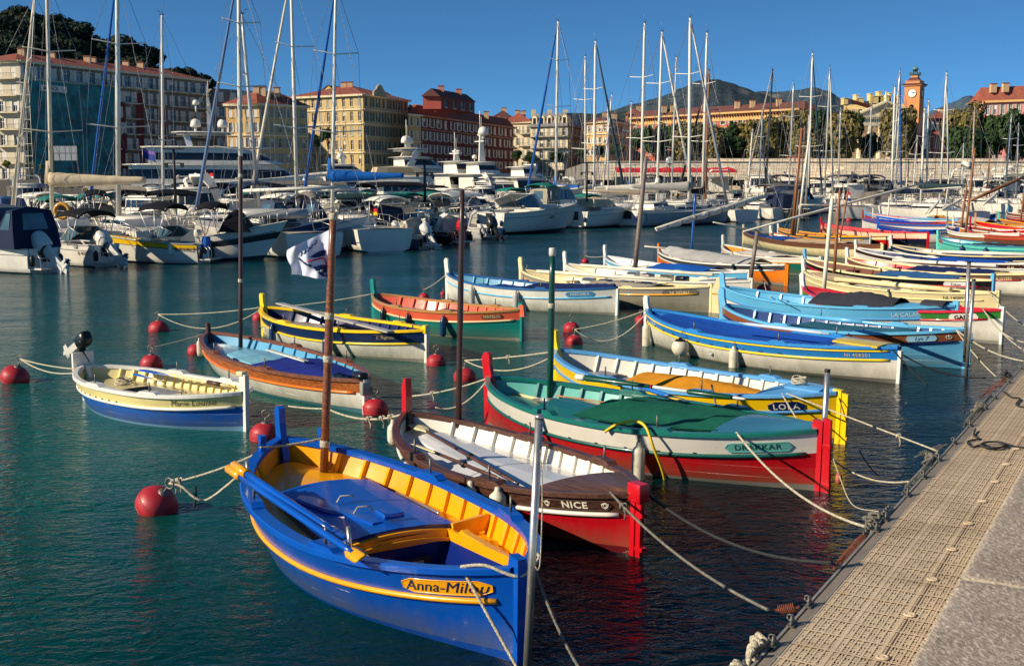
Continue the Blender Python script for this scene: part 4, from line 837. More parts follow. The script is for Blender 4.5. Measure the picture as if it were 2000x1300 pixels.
P_['pink'] = pt('dark navy boat with cream and red bands and a red rudder', (1812, 455), (1604, 437), paint((18, 24, 44)), paint((230, 200, 170)), PINKR, PINKR, CREAMD, rail=PINKR, stem=RED, stemh=.45, rud=RED, beam=1.9, zS=.9, zB=.95, fb=.75, band=.3)
P_['redb'] = pt('red bowed boat with cream stripe and a brown mast, in the middle distance', (1742, 462), (1608, 446), RED, CREAM, SPB, SPB, OCH, stem=RED, stemtip=WHT, stemh=.4, mast=((1640, 470), (1657, 368), .05, .04, SPB, .5))
P_['ule'] = pt('pale yellow boat with brown wale and tan cover, blue fender on its side', (1722, 478), (1452, 450), CREAM, BRN, BRN, NAVY, CLNAVY, tarp=(-.6, .05, CLTAN, .12), tarp2=(.1, .5, cloth((30, 76, 150)), .03), stem=CREAM, stemh=.36, rud=CREAM, beam=2.0, plate=PL('.ULE', .6, GREY, WHT, plate=False, t=-.85), zS=.8)
P_['brn'] = pt('varnished brown boat with a broad white bow post and lateen rig', (1640, 468), (1505, 455), SPB, SPB, OCH, WHT, CREAM, stem=WHT, stemh=.45, stemw=.2, beam=1.7)
P_['yrim'] = pt('white boat with yellow rim behind the lateen masts', (1700, 462), (1520, 446), GREY, paint((70, 80, 90)), YEL, SPB, OCH, stem=WHT, stemh=.45)
P_['grn'] = pt('white and green boat with an orange bow band and white covers', (1603, 505), (1412, 478), paint((22, 100, 84)), WHT, WHT, OCH, CREAM, rail=OCH, stem=WHT, stemh=.45, tarp=(-.3, .4, CLWHITE, .08), rud=TEAL)
P_['orng'] = pt('orange boat under a long grey cover, stern in bright orange', (1535, 518), (1287, 487), ORNG, paint((60, 60, 64)), WHT, WHT, CREAM, rail=WHT, stem=ORNG, stemh=.25, rud=ORNG, tarp=(-.65, .8, CLGREY, .30), mast=((1350, 500), (1358, 378), .055, .045, paint((34, 84, 160)), .5), beam=2.0)
P_['lblu'] = pt('white and light blue boat with a bright blue cover', (1462, 532), (1182, 500), paint((70, 110, 150)), SKY, paint((210, 214, 214)), WHT, GREY, rail=WHT, stem=WHT, stemh=.42, tarp=(-.6, .1, cloth((16, 84, 170)), .16), mast=((1240, 528), (1262, 305), .085, .05, wood((128, 112, 100), 'weathered_mast'), .5), sternc=WHT, beam=1.9)
P_['whbr'] = pt('white boat with a brown strip at the bow and clutter on deck', (1468, 550), (1104, 515), GREY, WHT, WHT, CREAMD, WHT, rail=BRN, stem=WHT, stemh=.42, sdeck=GREY, sternc=WHT, sternh=.1, beam=1.8, plate=PL('JOSEPHINA', .7, BLK, WHT, plate=False))
P_['cros'] = pt('cream boat with an orange stripe and cream rudder, numbered NI 305461', (1388, 560), (1018, 527), paint((150, 144, 128)), paint((150, 146, 138)), CREAM, CREAMD, CREAM, rail=YEL, stem=CREAM, stemtip=YEL, stemh=.40, tarp=(-.5, .1, cloth((170, 160, 146)), .05), beam=1.85, plate=PL('NI 305461', .9, paint((110, 106, 98)), CREAM, h=.15, t=-.8))
b = P_['cros']; e = MB(); X = -b.L / 2; e.prism([(X - .30, .0), (X - .06, .0), (X - .06, .62), (X - .22, .95), (X - .36, .98), (X - .26, .5)], -.03, .03, CREAMD); e.build('rudder', b.root); e = MB(); e.box((X - .15, 0, .5), (.3, .06, .04), YEL); e.build('pintle', b.root)
for nm, t0, l in (('whbr', .2, 'white boom'), ('cros', -.1, 'cream boom')):
    b = P_[nm]; e = MB(); a_ = b.P(.75, b.zg(.75) + .12, 1, -.3); c_ = b.P(-.7, b.zg(.7) + .16, 1, -.3); e.tube([a_, c_], .05, MAST1, n=8); e.build('boom', b.root)
    for k in range(4): e = MB(); e.bbox((.9 - k * .7, -.2 + .1 * (k % 2), b.zg(0) + .02), (.35, .3, .22), .04, [WHT, GREY, CREAMD, BLK][k]); e.build('deck_box', b.root)
b = P_['navy']; e = MB(); e.tube([b.P(.2, b.zg(0) + .12, 1, -.2), b.P(-.8, b.zg(0) + .16, 1, -.2)], .07, WHT, n=8); e.build('boom', b.root)
b = P_['ni15']; e = MB(); e.tube([b.P(.6, b.zg(0) + .2, -1, .0), b.P(-.5, b.zg(0) + .26, -1, 0)], .06, WHT, n=8); e.build('boom', b.root)
b = P_['ni14']; e = MB(); e.tube([b.P(.4, b.zg(0) + .16, 1, -.1), b.P(-.7, b.zg(0) + .16, 1, -.1)], .07, CREAM, n=8); e.build('boom', b.root)
# small crowd at the far end: colours (bottom, top, rim, inside), stern pixel, bow pixel
FARB = [
 ('blue covered boat with red line and white bow post', (1880, 437), (1685, 425), WHT, MIDB, paint((150, 60, 60)), BLUE, CLBLUE, (1734, 428), (1737, 385), dict(tarp=(-.5, .6, cloth((30, 60, 170)), .1))),
 ('light blue and red striped boat lying across the far row', (1872, 428), (1690, 415), RED, SKY, SKY, CORAL, SKY, None, None, dict(rud=RED)),
 ('blue boat with white bottom and round name panel', (1872, 447), (1715, 440), WHT, paint((30, 50, 150)), BLUE, BRN, CLNAVY, None, None, dict(rud=ORNG, plate=PL('MIMI', .9, GREY, BLK, h=.3, dz=.2))),
 ('tan and white boat with a thin pale mast', (1840, 420), (1757, 411), GREY, OCH, CREAM, CREAMD, CREAM, (1764, 418), (1772, 345), {}),
 ('white boat with blue bow paint and a pale mast', (1890, 425), (1768, 410), WHT, paint((60, 70, 90)), WHT, OCH, CREAM, (1845, 412), (1856, 330), {}),
 ('blue boat under white covers behind the brown masts', (1945, 418), (1838, 408), MIDB, MIDB, WHT, WHT, CREAM, (1904, 396), (1910, 346), dict(tarp=(-.2, .7, CLWHITE, .35))),
 ('orange brown boat with two brown masts', (1990, 456), (1850, 442), SPB, WHT, WHT, SPB, OCH, (1876, 455), (1888, 360), {}),
 ('white boat with a red tipped bow post beside the turquoise boat', (2010, 449), (1862, 437), WHT, RED, WHT, BRN, CREAMD, (1885, 462), (1904, 290), {}),
 ('red and brown boat with a curved red bow post', (2040, 462), (1895, 443), BRN, paint((180, 90, 50)), paint((190, 40, 40)), BRN, SPB, None, None, dict(stem=RED)),
 ('brown and yellow boat with a yellow bow post', (2060, 450), (1905, 432), OCH, SPB, YEL, RED, SPB, None, None, dict(stem=YEL)),
 ('grey hulled boat with grey canvas bundles', (1960, 436), (1850, 424), GREY, paint((60, 64, 70)), GREY, CREAMD, CLGREY, None, None, dict(tarp=(-.6, .2, CLGREY, .4), rud=YEL)),
 ('white boat with turquoise and yellow posts at the far right', (2050, 440), (1950, 428), WHT, WHT, YEL, SPB, OCH, (1992, 440), (2004, 345), dict(stem=TURQ)),
 ('red boat with light blue post at the far right', (2060, 425), (1968, 415), RED, RED, WHT, BRN, OCH, None, None, dict(stem=SKY)),
 ('white boat with cream post against the right edge', (2075, 418), (1990, 409), WHT, BRN, CREAM, BRN, OCH, None, None, dict(stem=CREAM)),
 ('white and red boat with a red pennant at its bow', (1850, 432), (1705, 420), WHT, paint((190, 60, 70)), WHT, BLUE, MIDB, None, None, dict(stem=WHT)),
 ('yellow and black boat low between the far masts', (1900, 432), (1830, 421), BLK, paint((226, 180, 60)), OCH, SPB, OCH, None, None, {}),
]
for lab, S, B, bo_, to_, ca_, in_, de_, mb_, mt_, kw in FARB:
    k = dict(kw); 
    if mb_: k['mast'] = (mb_, mt_, .07, .05, MAST1 if 'pale' in lab or 'blue' in lab else SPB, .5)
    pt(lab, S, B, bo_, to_, ca_, in_, de_, beam=2.0, detail=0, fb=.7, zS=.85, zB=.95, stemh=k.pop('stemh', .6), **k)
# ---------------------------------------------------------------- lateen yards, wrapped sails: long spars carried above the boats
def spar(label, a, b, r0, r1, m, wrap=None, name='lateen_yard'):
    root = empty(name, Matrix.Translation(Vector(a)), label, 'spar', 'lateen yards above the boats'); a = Vector(a); d = Vector(b) - a; mb = MB()
    mb.tube([d * k for k in (0, .25, .5, .75, 1)], [r1, r0, r0, r0, r1], m, n=8); mb.build('yard', root)
    if wrap:
        mb = MB(); n = 60; P = []; rs = []
        for i in range(n + 1):
            k = wrap[0] + (wrap[1] - wrap[0]) * i / n; p = d * k + Vector((0, 0, -.05 + .03 * noise.noise(Vector((k * 20, 1, 2))))); P.append(p)
            rs.append(wrap[3] * (.35 + .65 * math.sin(math.pi * min(1, (i / n) * .9 + .08))) * (1 + .22 * noise.noise(Vector((k * 26, 4, 1)))) * (.82 if i % 7 == 0 else 1))
        mb.tube(P, rs, wrap[2], n=10); mb.build('furled_sail', root)
        t_ = MB()
        for i in range(5, n, 7):
            j = P[i]; dd = (P[i] - P[i - 1]).normalized() * .03; t_.tube([j - dd, j + dd], rs[i] * 1.12, ROPEG, n=8)
        t_.build('sail_tie', root)
    return root
YL = P_['lblu']; Yd = at(1240, 528, .5).y
spar('yard with a cream sail wrapped round it, slanting over the white and light blue boat', atY(1280, 446, Yd - 1.5), atY(1502, 379, Yd + 2.5), .06, .03, MAST1, wrap=(.01, .98, CLWHITE, .105))
Yd = at(1545, 460, .6).y
spar('bare white yard dipping left from the lateen masts', atY(1393, 434, Yd - 3), atY(1520, 462, Yd), .06, .035, MAST1)
spar('longest bare white yard, rising right from the yellow-bowed boat', atY(1452, 452, Yd - 3), atY(1824, 352, Yd + 4), .075, .035, MAST1)
spar('short horizontal pole with a dark band, above the red bowed boat', atY(1565, 400, Yd), atY(1697, 403, Yd + 3), .05, .045, MAST1)
spar('white pole slanting across the boats on the left of the blue mast', atY(1259, 481, at(1350, 500, .5).y - 1), atY(1425, 497, at(1350, 500, .5).y), .04, .03, MAST1)
Yd = at(1884, 462, .6).y
spar('brown and white yard slanting up to the right picture edge', atY(1895, 392, Yd), atY(2012, 340, Yd + 2), .10, .06, SPB)
for (x0, y0, x1, y1, l) in ((1838, 410, 1878, 390, 'pale sweep, left one of the pair by the brown masts'), (1806, 418, 1830, 396, 'left slanting pale spar behind the blue and red boats'), (1812, 418, 1834, 393, 'right slanting pale spar behind the blue and red boats'), (1918, 402, 1948, 377, 'pale sweep, right one of the pair by the brown masts')):
    spar(l, atY(x0, y0, 70), atY(x1, y1, 72), .08, .05, MAST1)
# the cluster of masts on the brown wooden boat, with running rigging
b = P_['brn']; YB = at(1545, 462, .5).y
for i, (x0, y0, x1, y1, r, m) in enumerate(((1547, 458, 1566, 250, .10, SPB), (1557, 455, 1583, 245, .08, MAST1), (1551, 460, 1560, 370, .09, wood((128, 112, 100), 'weathered_mast')), (1574, 400, 1580, 225, .05, ALU))):
    e = MB(); e.tube([b.loc(atY(x0, y0, YB)), b.loc(atY(x1, y1, YB))], [r, r * .7], m, n=10); e.build('mast', b.root)
e = MB()
for (x0, y0, x1, y1) in ((1540, 450, 1562, 300), (1535, 440, 1555, 380), (1575, 450, 1572, 300), (1580, 445, 1572, 330), (1565, 445, 1573, 380), (1530, 450, 1551, 400)):
    e.tube([b.loc(atY(x0, y0, YB)), b.loc(atY(x1, y1, YB))], .018, ROPEG, n=4)
e.build('rigging', b.root)
# extra white bow posts are part of boats; four steel poles in the water --------------------------------------
def pole(label, px_top, px_bot, D, r, m=STEEL, cap=True):
    a = atY(px_bot[0], px_bot[1], D); c = atY(px_top[0], px_top[1], D); root = empty('mooring_pole', Matrix.Translation(a), label, 'pole', 'steel poles along the pontoon'); mb = MB(); d = c - a
    mb.tube([d * -.1, d], r, m, n=14); mb.build('tube', root)
    k = MB(); k.tube([d, d + d.normalized() * .03], r * 1.06, BLACK if cap == 1 else m, n=14); k.build('cap', root); return root
pole('shiny steel pole, nearest one, at the stern of the blue and yellow boat', (1053, 818), (1028, 1330), 7.3, .028, cap=2)
pole('steel pole with a dark cap at the stern of the yellow LOLA boat', (1616, 726), (1606, 905), 12.6, .032)
pole('taller steel pole, left one of a pair by the GARY boat', (1893, 514), (1884, 690), 20.0, .03)
pole('right steel pole of a pair, just in front of the GARY board', (1902, 548), (1888, 722), 19.6, .032)
pole('wooden topped thin pole standing before the grey covered orange boat', (1479, 452), (1466, 545), 34, .06, m=wood((128, 112, 100), 'weathered_mast'))
pole('slim pole standing at the stern of the grey covered boat', (1891, 512), (1886, 600), 27, .03)
# ---------------------------------------------------------------- buoys
BU = {}
for k, a in dict(
 near=(307, 1002, 82, 'largest red buoy, tilted, left of the nearest blue boat', R(38), R(-30), .3),
 post=(517, 862, 58, 'red buoy half behind the bow post of the nearest blue boat', R(5), 0, .25),
 mid=(733, 810, 50, 'red buoy at the stern of the varnished wooden boat', 0, 0, .2),
 left=(30, 747, 54, 'red buoy at the left picture edge', R(22), R(-20), .3),
 a=(296, 718, 42, 'red buoy mostly behind the small yellow and blue boat', 0, 0, .3),
 b=(383, 692, 33, 'red buoy at the bow of the varnished wooden boat', R(10), 0, .3),
 c=(310, 647, 39, 'low red buoy alone in open water, far left', 0, 0, .55),
 d=(506, 625, 26, 'small red buoy beside the bow of the yellow-rimmed boat', 0, 0, .4),
 e=(852, 714, 38, 'red buoy at the stern of the yellow-rimmed boat', 0, 0, .35),
 f=(908, 744, 44, 'red buoy cut by the dark mast of the NICE boat', 0, 0, .35),
 g=(1116, 648, 32, 'red buoy in front of the blue-covered FORTUNE II boat', 0, 0, .3),
 h=(1122, 672, 32, 'low red buoy just behind the bow of the LOLA boat', 0, 0, .4),
 i=(1252, 630, 24, 'red buoy by the bow of the boat NI 458301', 0, 0, .3),
 j=(1491, 570, 26, 'red buoy between the orange stern and the light blue bows', 0, 0, .4),
 l=(828, 583, 20, 'red buoy above the rim of the coral banded boat', 0, 0, .5),
 m=(866, 575, 12, 'tiny red buoy by the bow of the FORTUNE II boat', 0, 0, .5),
 n=(1658, 432, 12, 'tiny red buoy by the bow of the far red boat', 0, 0, .5),
 o=(1780, 485, 12, 'tiny red buoy beside the bow of the navy boat', 0, 0, .5),
 p=(1143, 512, 14, 'small red buoy left of the white and light blue bow', 0, 0, .5),
).items(): BU[k] = buoy(a[0], a[1], a[2], a[3], tilt=a[4], tdir=a[5], sink=a[6])[1]
# ---------------------------------------------------------------- ropes
def bowp(b, sd=1, t=.93): return b.wp(t, b.zg(t) + .03, sd, -.03)
rope(BU['near'], bowp(ANNA, 1, .85), .03, 'white rope from the largest red buoy to the nearest blue boat', r=.013, knots=(.08, .14))
path_rope([BU['near'], BU['near'] + Vector((.14, -.05, -.02)), BU['near'] + Vector((.3, -.08, -.14)), BU['near'] + Vector((.45, -.08, -.12)), bowp(ANNA, 1, .72) + Vector((-.02, 0, -.02))], 'slack loop of white rope hanging off the bow of the nearest blue boat', r=.013, group='mooring ropes', name='mooring_rope', cat='rope')
path_rope([BU['near'] + Vector((.27, -.03, -.02)), BU['near'] + Vector((.27, -.03, -.14)), BU['near'] + Vector((.25, -.03, -.24))], 'frayed black rope end hanging from the nearest white rope', r=.014, m=ROPED, cat='rope')
rope(bowp(ANNA, 1, .85) + Vector((0, 0, .05)), ANNA.wp(.83, ANNA.zg(.83) + .12, -1, -.05), .02, 'grey rope stretched across the foredeck of the nearest blue boat', r=.012)
rope(at(640, 798, .5), bowp(NICE, 1, .97), .10, 'sagging white rope with knots between the nearest blue boat and the NICE bow', r=.014, knots=(.6, .75, .88))
rope(BU['post'] + Vector((.3, 0, .1)), at(640, 798, .5), .01, 'white rope passing behind the brown mast near the red buoy', r=.012)
rope(at(745, 775, .15), bowp(DRAK, 1, .97), .08, 'rope from the dark hook by the middle buoy to the bow of the DRAKKAR boat', r=.012, knots=(.55,))
rope(at(850, 795, .3), bowp(DRAK, 1, .96), .16, 'slack rope hanging below the bow of the DRAKKAR boat', r=.012)
rope(BU['f'], bowp(LOLA, 1, .95), .02, 'taut rope from the buoy behind the dark mast to the bow of the LOLA boat', r=.013, knots=(.55,))
rope(BU['f'], bowp(LOLA, 1, .9), .22, 'slack rope beside the taut one at the bow of the LOLA boat', r=.012)
rope(BU['a'], bowp(WOODB, 1, .96), .02, 'rope from the half hidden buoy to the bow of the varnished boat', r=.011)
rope(BU['c'], bowp(RIGN, 1, .96), .05, 'upper rope from the far left low buoy to the yellow-rimmed boat', r=.011); rope(BU['c'], bowp(RIGN, 1, .9), .38, 'sagging rope from the far left low buoy to the yellow-rimmed boat', r=.011)
rope(BU['left'], bowp(MARIE, 1, .9), .03, 'upper rope from the left edge buoy to the small yellow and blue boat', r=.011); rope(BU['left'], bowp(MARIE, 1, .8), .10, 'lower rope from the left edge buoy to the small yellow and blue boat', r=.011)
rope(BU['d'] + Vector((.1, 0, 0)), bowp(MATL, 1, .97), .05, 'rope from behind the yellow-rimmed boat to the coral banded bow', r=.011); rope(BU['d'] + Vector((3, -.5, -.2)), bowp(MATL, 1, .95), .25, 'slack rope to the coral banded bow', r=.011)
rope(BU['l'], bowp(FORT, 1, .97), .05, 'rope at the bow of the FORTUNE II boat', r=.011)
rope(BU['h'], bowp(NI45, 1, .96), .05, 'upper rope from the low buoy to the bow of the boat NI 458301', r=.012); rope(BU['h'], bowp(NI45, 1, .93), .42, 'sagging rope from the low buoy to the bow of the boat NI 458301', r=.012)
rope(BU['p'], bowp(YL, 1, .96), .05, 'rope at the bow of the white and light blue boat', r=.012)
rope(BU['j'], bowp(LYS, 1, .97) + Vector((1.5, 2, 0)), .2, 'rope above the red buoy between orange stern and blue bows', r=.012)
rope(at(1030, 517, .5), bowp(P_['cros'], 1, .98), .1, 'rope at the bow of the cream boat with the orange stripe', r=.012)
def st(b, t=-.93, sd=1): return b.wp(t, b.zg(t) + .04, sd, -.03)
ZQ = .46
# stern lines to the pontoon
rope(st(NICE), at(1500, 1190, ZQ), .10, 'long grey rope from the NICE boat to the nearest rusty spring', r=.012, m=ROPEG, knots=(.14,))
rope(st(NICE, -.9, -1), at(1625, 1098, ZQ), .18, 'dark braided rope from the NICE boat to the second spring', r=.014, m=ROPED)
rope(st(DRAK, -.72), at(1690, 1028, ZQ), .16, 'cream rope from the DRAKKAR side to the pontoon', r=.013)
rope(st(LOLA, -.78), at(1775, 940, ZQ), .35, 'rope from under the DRAKKAR pole to a pontoon shackle', r=.010)
rope(st(LOLA, -.80), at(1830, 880, ZQ), .0, 'straight cream rope from the LOLA boat towards the pontoon', r=.010, knots=(.82,))
rope(st(LOLA, -.97, -1), at(1790, 935, ZQ), .45, 'thin dark rope sagging to the water behind the LOLA boat', r=.008, m=ROPED)
rope(st(NI45, -.96), at(1812, 752, .02), .02, 'dark line from the stern of NI 458301 down into the water', r=.014, m=ROPED); rope(st(NI45, -.96), at(1925, 738, .1), .15, 'long dark rope from the stern of NI 458301 to the pontoon', r=.014, m=ROPED)
rope(st(LYS, -.95), at(2000, 705, .35), .1, 'cream rope from the Lys 7 stern to the pontoon', r=.014); rope(st(LYS, -.95), at(1945, 735, .05), .05, 'pale rope from the Lys 7 stern down to the water', r=.012)
rope(P_['gary'].wp(-.9, .75, 1), at(2010, 690, .4), .1, 'pale rope from the GARY stern to the right edge', r=.014); rope(P_['gary'].wp(-.9, .75, 1), at(2000, 668, .3), .15, 'second pale rope from the GARY stern', r=.013)
rope(P_['ni14'].wp(-.95, .75, 1), at(2010, 640, .4), .1, 'pale rope from the cream boat stern to the right edge', r=.014); rope(P_['ni15'].wp(-.98, .8, 1), at(2020, 600, .4), .1, 'pale rope from the navy covered boat to the right edge', r=.014)
rope(st(ANNA, -.88), at(1015, 1312, .02), .0, 'white braided rope from the nearest blue stern down to the water', r=.012); rope(ANNA.wp(-.98, ANNA.zg(-.98), -1, 0) + Vector((.06, .06, 0)), at(1150, 1330, .02), .08, 'grey rope from behind the nearest pole into the water', r=.012, m=ROPEG)
path_rope([st(ANNA, -.88), st(ANNA, -.93) + Vector((.02, -.03, .02)), ANNA.wp(-1, ANNA.zg(-1) - .02, 1, .02) + Vector((.05, -.02, 0)), ANNA.wp(-.99, ANNA.zg(-1) + .0, -1, .02) + Vector((.1, .05, .06)), ANNA.wp(-.93, ANNA.zg(-.93) + .07, -1, 0)], 'white braided rope wrapped round the stern post of the nearest blue boat', r=.012, group='mooring ropes', name='mooring_rope', cat='rope')
pl_ = atY(1046, 905, 7.3); path_rope([pl_ + Vector((.03, -.02, .1)), pl_ + Vector((.045, -.02, -.2)), pl_ + Vector((.035, -.02, -.62)), pl_ + Vector((.02, -.02, -.72)), pl_ + Vector((0, -.02, -.70))], 'thin cord with a metal hook hanging from the nearest pole', r=.005)
# floats on lines
p = at(1638, 935, .25); e = MB(); e.lathe([(.001, -.06), (.03, -.05), (.038, 0), (.03, .05), (.001, .06)], mat('terracotta_float', (170, 90, 66), rough=.6), n=10, M=Matrix.Translation(p)); e.build('line_float', None, 'small terracotta float on a thin line beside the LOLA stern', None, 'float')
path_rope([atY(1612, 850, 12.6), p + Vector((0, 0, .05)), at(1665, 985, .1), at(1715, 998, .35)], 'thin cord running through the terracotta float', r=.006, group='mooring ropes', name='mooring_rope', cat='rope')
# ---------------------------------------------------------------- springs, chains and shackles on the pontoon edge
def spring(a, b, label, m=RUST, r=.035, turns=13, wr=.0042):
    a = Vector(a); b = Vector(b); d = b - a; L = d.length; x = d / L; y = Vector((0, 0, 1)).cross(x).normalized(); z = x.cross(y); T = Matrix((x, y, z)).transposed().to_4x4(); T.translation = a
    root = empty('mooring_spring', T, label, 'spring', 'mooring springs on the pontoon edge'); mb = MB(); n = turns * 12
    mb.tube([(L * (.18 + .64 * i / n), r * math.cos(i * math.pi / 6), r * math.sin(i * math.pi / 6)) for i in range(n + 1)], wr, m, n=5, caps=True); mb.build('coil', root)
    mb = MB()
    for s_, e_ in ((0, .3), (1, .7)):
        mb.tube([(L * (s_ + (e_ - s_) * k), .018 * math.sin(math.pi * min(1, k * 1.6)), 0) for k in (0, .15, .3, .5, .8, 1)], .006, m, n=5); mb.tube([(L * (s_ + (e_ - s_) * k), -.018 * math.sin(math.pi * min(1, k * 1.6)), 0) for k in (0, .15, .3, .5, .8, 1)], .006, m, n=5)
    mb.build('end_loop', root)
def chain(pts, label, m=GALV, lk=.05, r=.008):
    P = [Vector(p) for p in pts]; mb = MB(); k = 0
    for a, b in zip(P[:-1], P[1:]):
        L = (b - a).length; n = max(1, int(L / (lk * .72))); x = (b - a).normalized(); y = Vector((0, 0, 1)).cross(x).normalized(); z = x.cross(y)
        for i in range(n):
            c = a.lerp(b, (i + .5) / n); u, = (y,) if k % 2 else (z,); k += 1
            mb.tube([c + x * (lk / 2 * math.cos(w_ * .628)) + u * (lk * .32 * math.sin(w_ * .628)) for w_ in range(11)], r, m, n=5, caps=False)
    return mb.build('chain', None, label, None, 'chain', 'chains on the pontoon edge')
def shackle(s, label):
    root = empty('pontoon_shackle', qframe(s, .03, .458) @ Matrix.Scale(.68, 4), label, 'shackle', 'shackles on the pontoon edge'); mb = MB()
    mb.box((0, 0, .005), (.16, .07, .012), GALV); mb.build('base_plate', root)
    mb = MB(); mb.tube([(-.04, 0, .0), (-.04, 0, .06), (-.02, 0, .09), (.02, 0, .09), (.04, 0, .06), (.04, 0, 0)], .011, GALV, n=8); mb.tube([(-.06, .0, .03), (.06, 0, .03)], .012, GALV, n=8); mb.build('bow', root)
    mb = MB(); mb.tube([(.0, .02 + .03 * math.cos(k * .7), .07 + .03 * math.sin(k * .7)) for k in range(10)], .008, GALV, n=6); mb.build('link', root)
import itertools
def sat(px, py): v = at(px, py, .47) - QA; return v.x * QD.x + v.y * QD.y
SH = []
for i, (px, py) in enumerate(((1510, 1255), (1545, 1215), (1580, 1178), (1702, 1030), (1722, 1010), (1755, 962), (1792, 928), (1822, 895), (1850, 862), (1884, 828), (1912, 795), (1935, 775), (1960, 745), (1982, 718))):
    s_ = sat(px, py); SH.append(s_); shackle(s_, 'galvanised shackle on the pontoon rail, number %s counted from the bottom edge of the picture' % ['one', 'two', 'three', 'four', 'five', 'six', 'seven', 'eight', 'nine', 'ten', 'eleven', 'twelve', 'thirteen', 'fourteen'][i])
spring(at(1512, 1192, .4), at(1562, 1184, .45), 'rusty spring nearest the camera at the end of the grey rope', r=.032, turns=9)
spring(Q(sat(1640, 1100), -.05, .42), Q(sat(1700, 1030), -.03, .45), 'long rusty spring beside the red tag on the pontoon', r=.024, turns=17)
spring(Q(sat(1765, 955), -.05, .42), Q(sat(1812, 900), -.02, .46), 'dark spring where the slack cream rope ends', m=GALV, r=.032, turns=14)
spring(Q(sat(1850, 870), -.35, .3), Q(sat(1858, 862), -.04, .44), 'small bright spring on the straight cream rope', m=GALV, r=.03, turns=12)
spring(Q(sat(1880, 830), -.03, .45), Q(sat(1925, 785), -.02, .46), 'grey spring lying along the rail further up', m=GALV, r=.035, turns=14)
spring(Q(sat(1930, 770), -.2, .4), Q(sat(1965, 730), -.02, .46), 'brown spring near the top end of the visible rail', r=.035, turns=12)
for i, (a, b_, r_) in enumerate(((1462, 1310, .02), (1800, 905, .01), (1900, 815, .01))):
    pass
def tangle(s, ln, label, m=ROPE, seed=0, n=26, r=.014, wd=.07):
    rnd = random.Random(seed); P = []
    for i in range(n): k = i / n; P.append(Q(s + ln * k + rnd.uniform(-.02, .02), -.05 + rnd.uniform(-wd, wd * .6), .47 + rnd.uniform(-.09, .05)))
    return path_rope(P, label, r=r, m=m, cat='rope', group='knotted rope ends on the pontoon edge', name='rope_bundle', sub=5)
tangle(sat(1455, 1318), .62, 'thick knotted cream rope at the bottom edge on the pontoon rail', seed=2, r=.019, n=30, wd=.06)
tangle(sat(1706, 1026), .3, 'knotted ropes and chain above the long rusty spring', seed=3, m=ROPEG); tangle(sat(1820, 898), .3, 'knotted ropes at the end of the straight cream rope', seed=4, m=ROPEG); tangle(sat(1905, 800), .5, 'knotted ropes further up the rail', seed=5, m=ROPEG, r=.015); tangle(sat(1962, 738), .5, 'dark knotted ropes near the top of the rail', seed=6, m=ROPED, r=.014)
chain([Q(sat(1470, 1300), -.06, .42), Q(sat(1520, 1250), -.05, .46)], 'chain under the thick knotted rope at the bottom edge'); chain([Q(sat(1800, 915), -.05, .44), Q(sat(1835, 880), -.04, .47)], 'chain beside the knots of the straight cream rope'); chain([Q(sat(1890, 825), -.05, .44), Q(sat(1940, 770), -.04, .47)], 'chain along the rail further up'); chain([Q(sat(1695, 1040), -.04, .45), Q(sat(1735, 990), -.02, .48)], 'bright chain above the long rusty spring')
# rope lying on the grating
cs_ = at(1925, 870, .47)
path_rope([at(1905, 838, .48), at(1902, 850, .47), at(1912, 856, .47), at(1890, 862, .47), at(1900, 872, .47), at(1922, 868, .47), at(1945, 876, .475)] + [at(1940 + 26 * math.cos(a * .8) * (1 - a * .01), 868 + 6 * math.sin(a * .8), .47 + .002 * a) for a in range(16)] + [at(1985, 872, .47), at(2010, 874, .47)], 'dark rope coiled on the grating by the rail', r=.011, m=ROPED, cat='rope', name='coiled_rope')
path_rope([at(1960, 764, .47), at(1975, 775, .47), at(1992, 778, .47), at(1985, 790, .47), at(2005, 796, .47)], 'dark rope end on the grating at the right edge', r=.012, m=ROPED, cat='rope', name='rope_end')
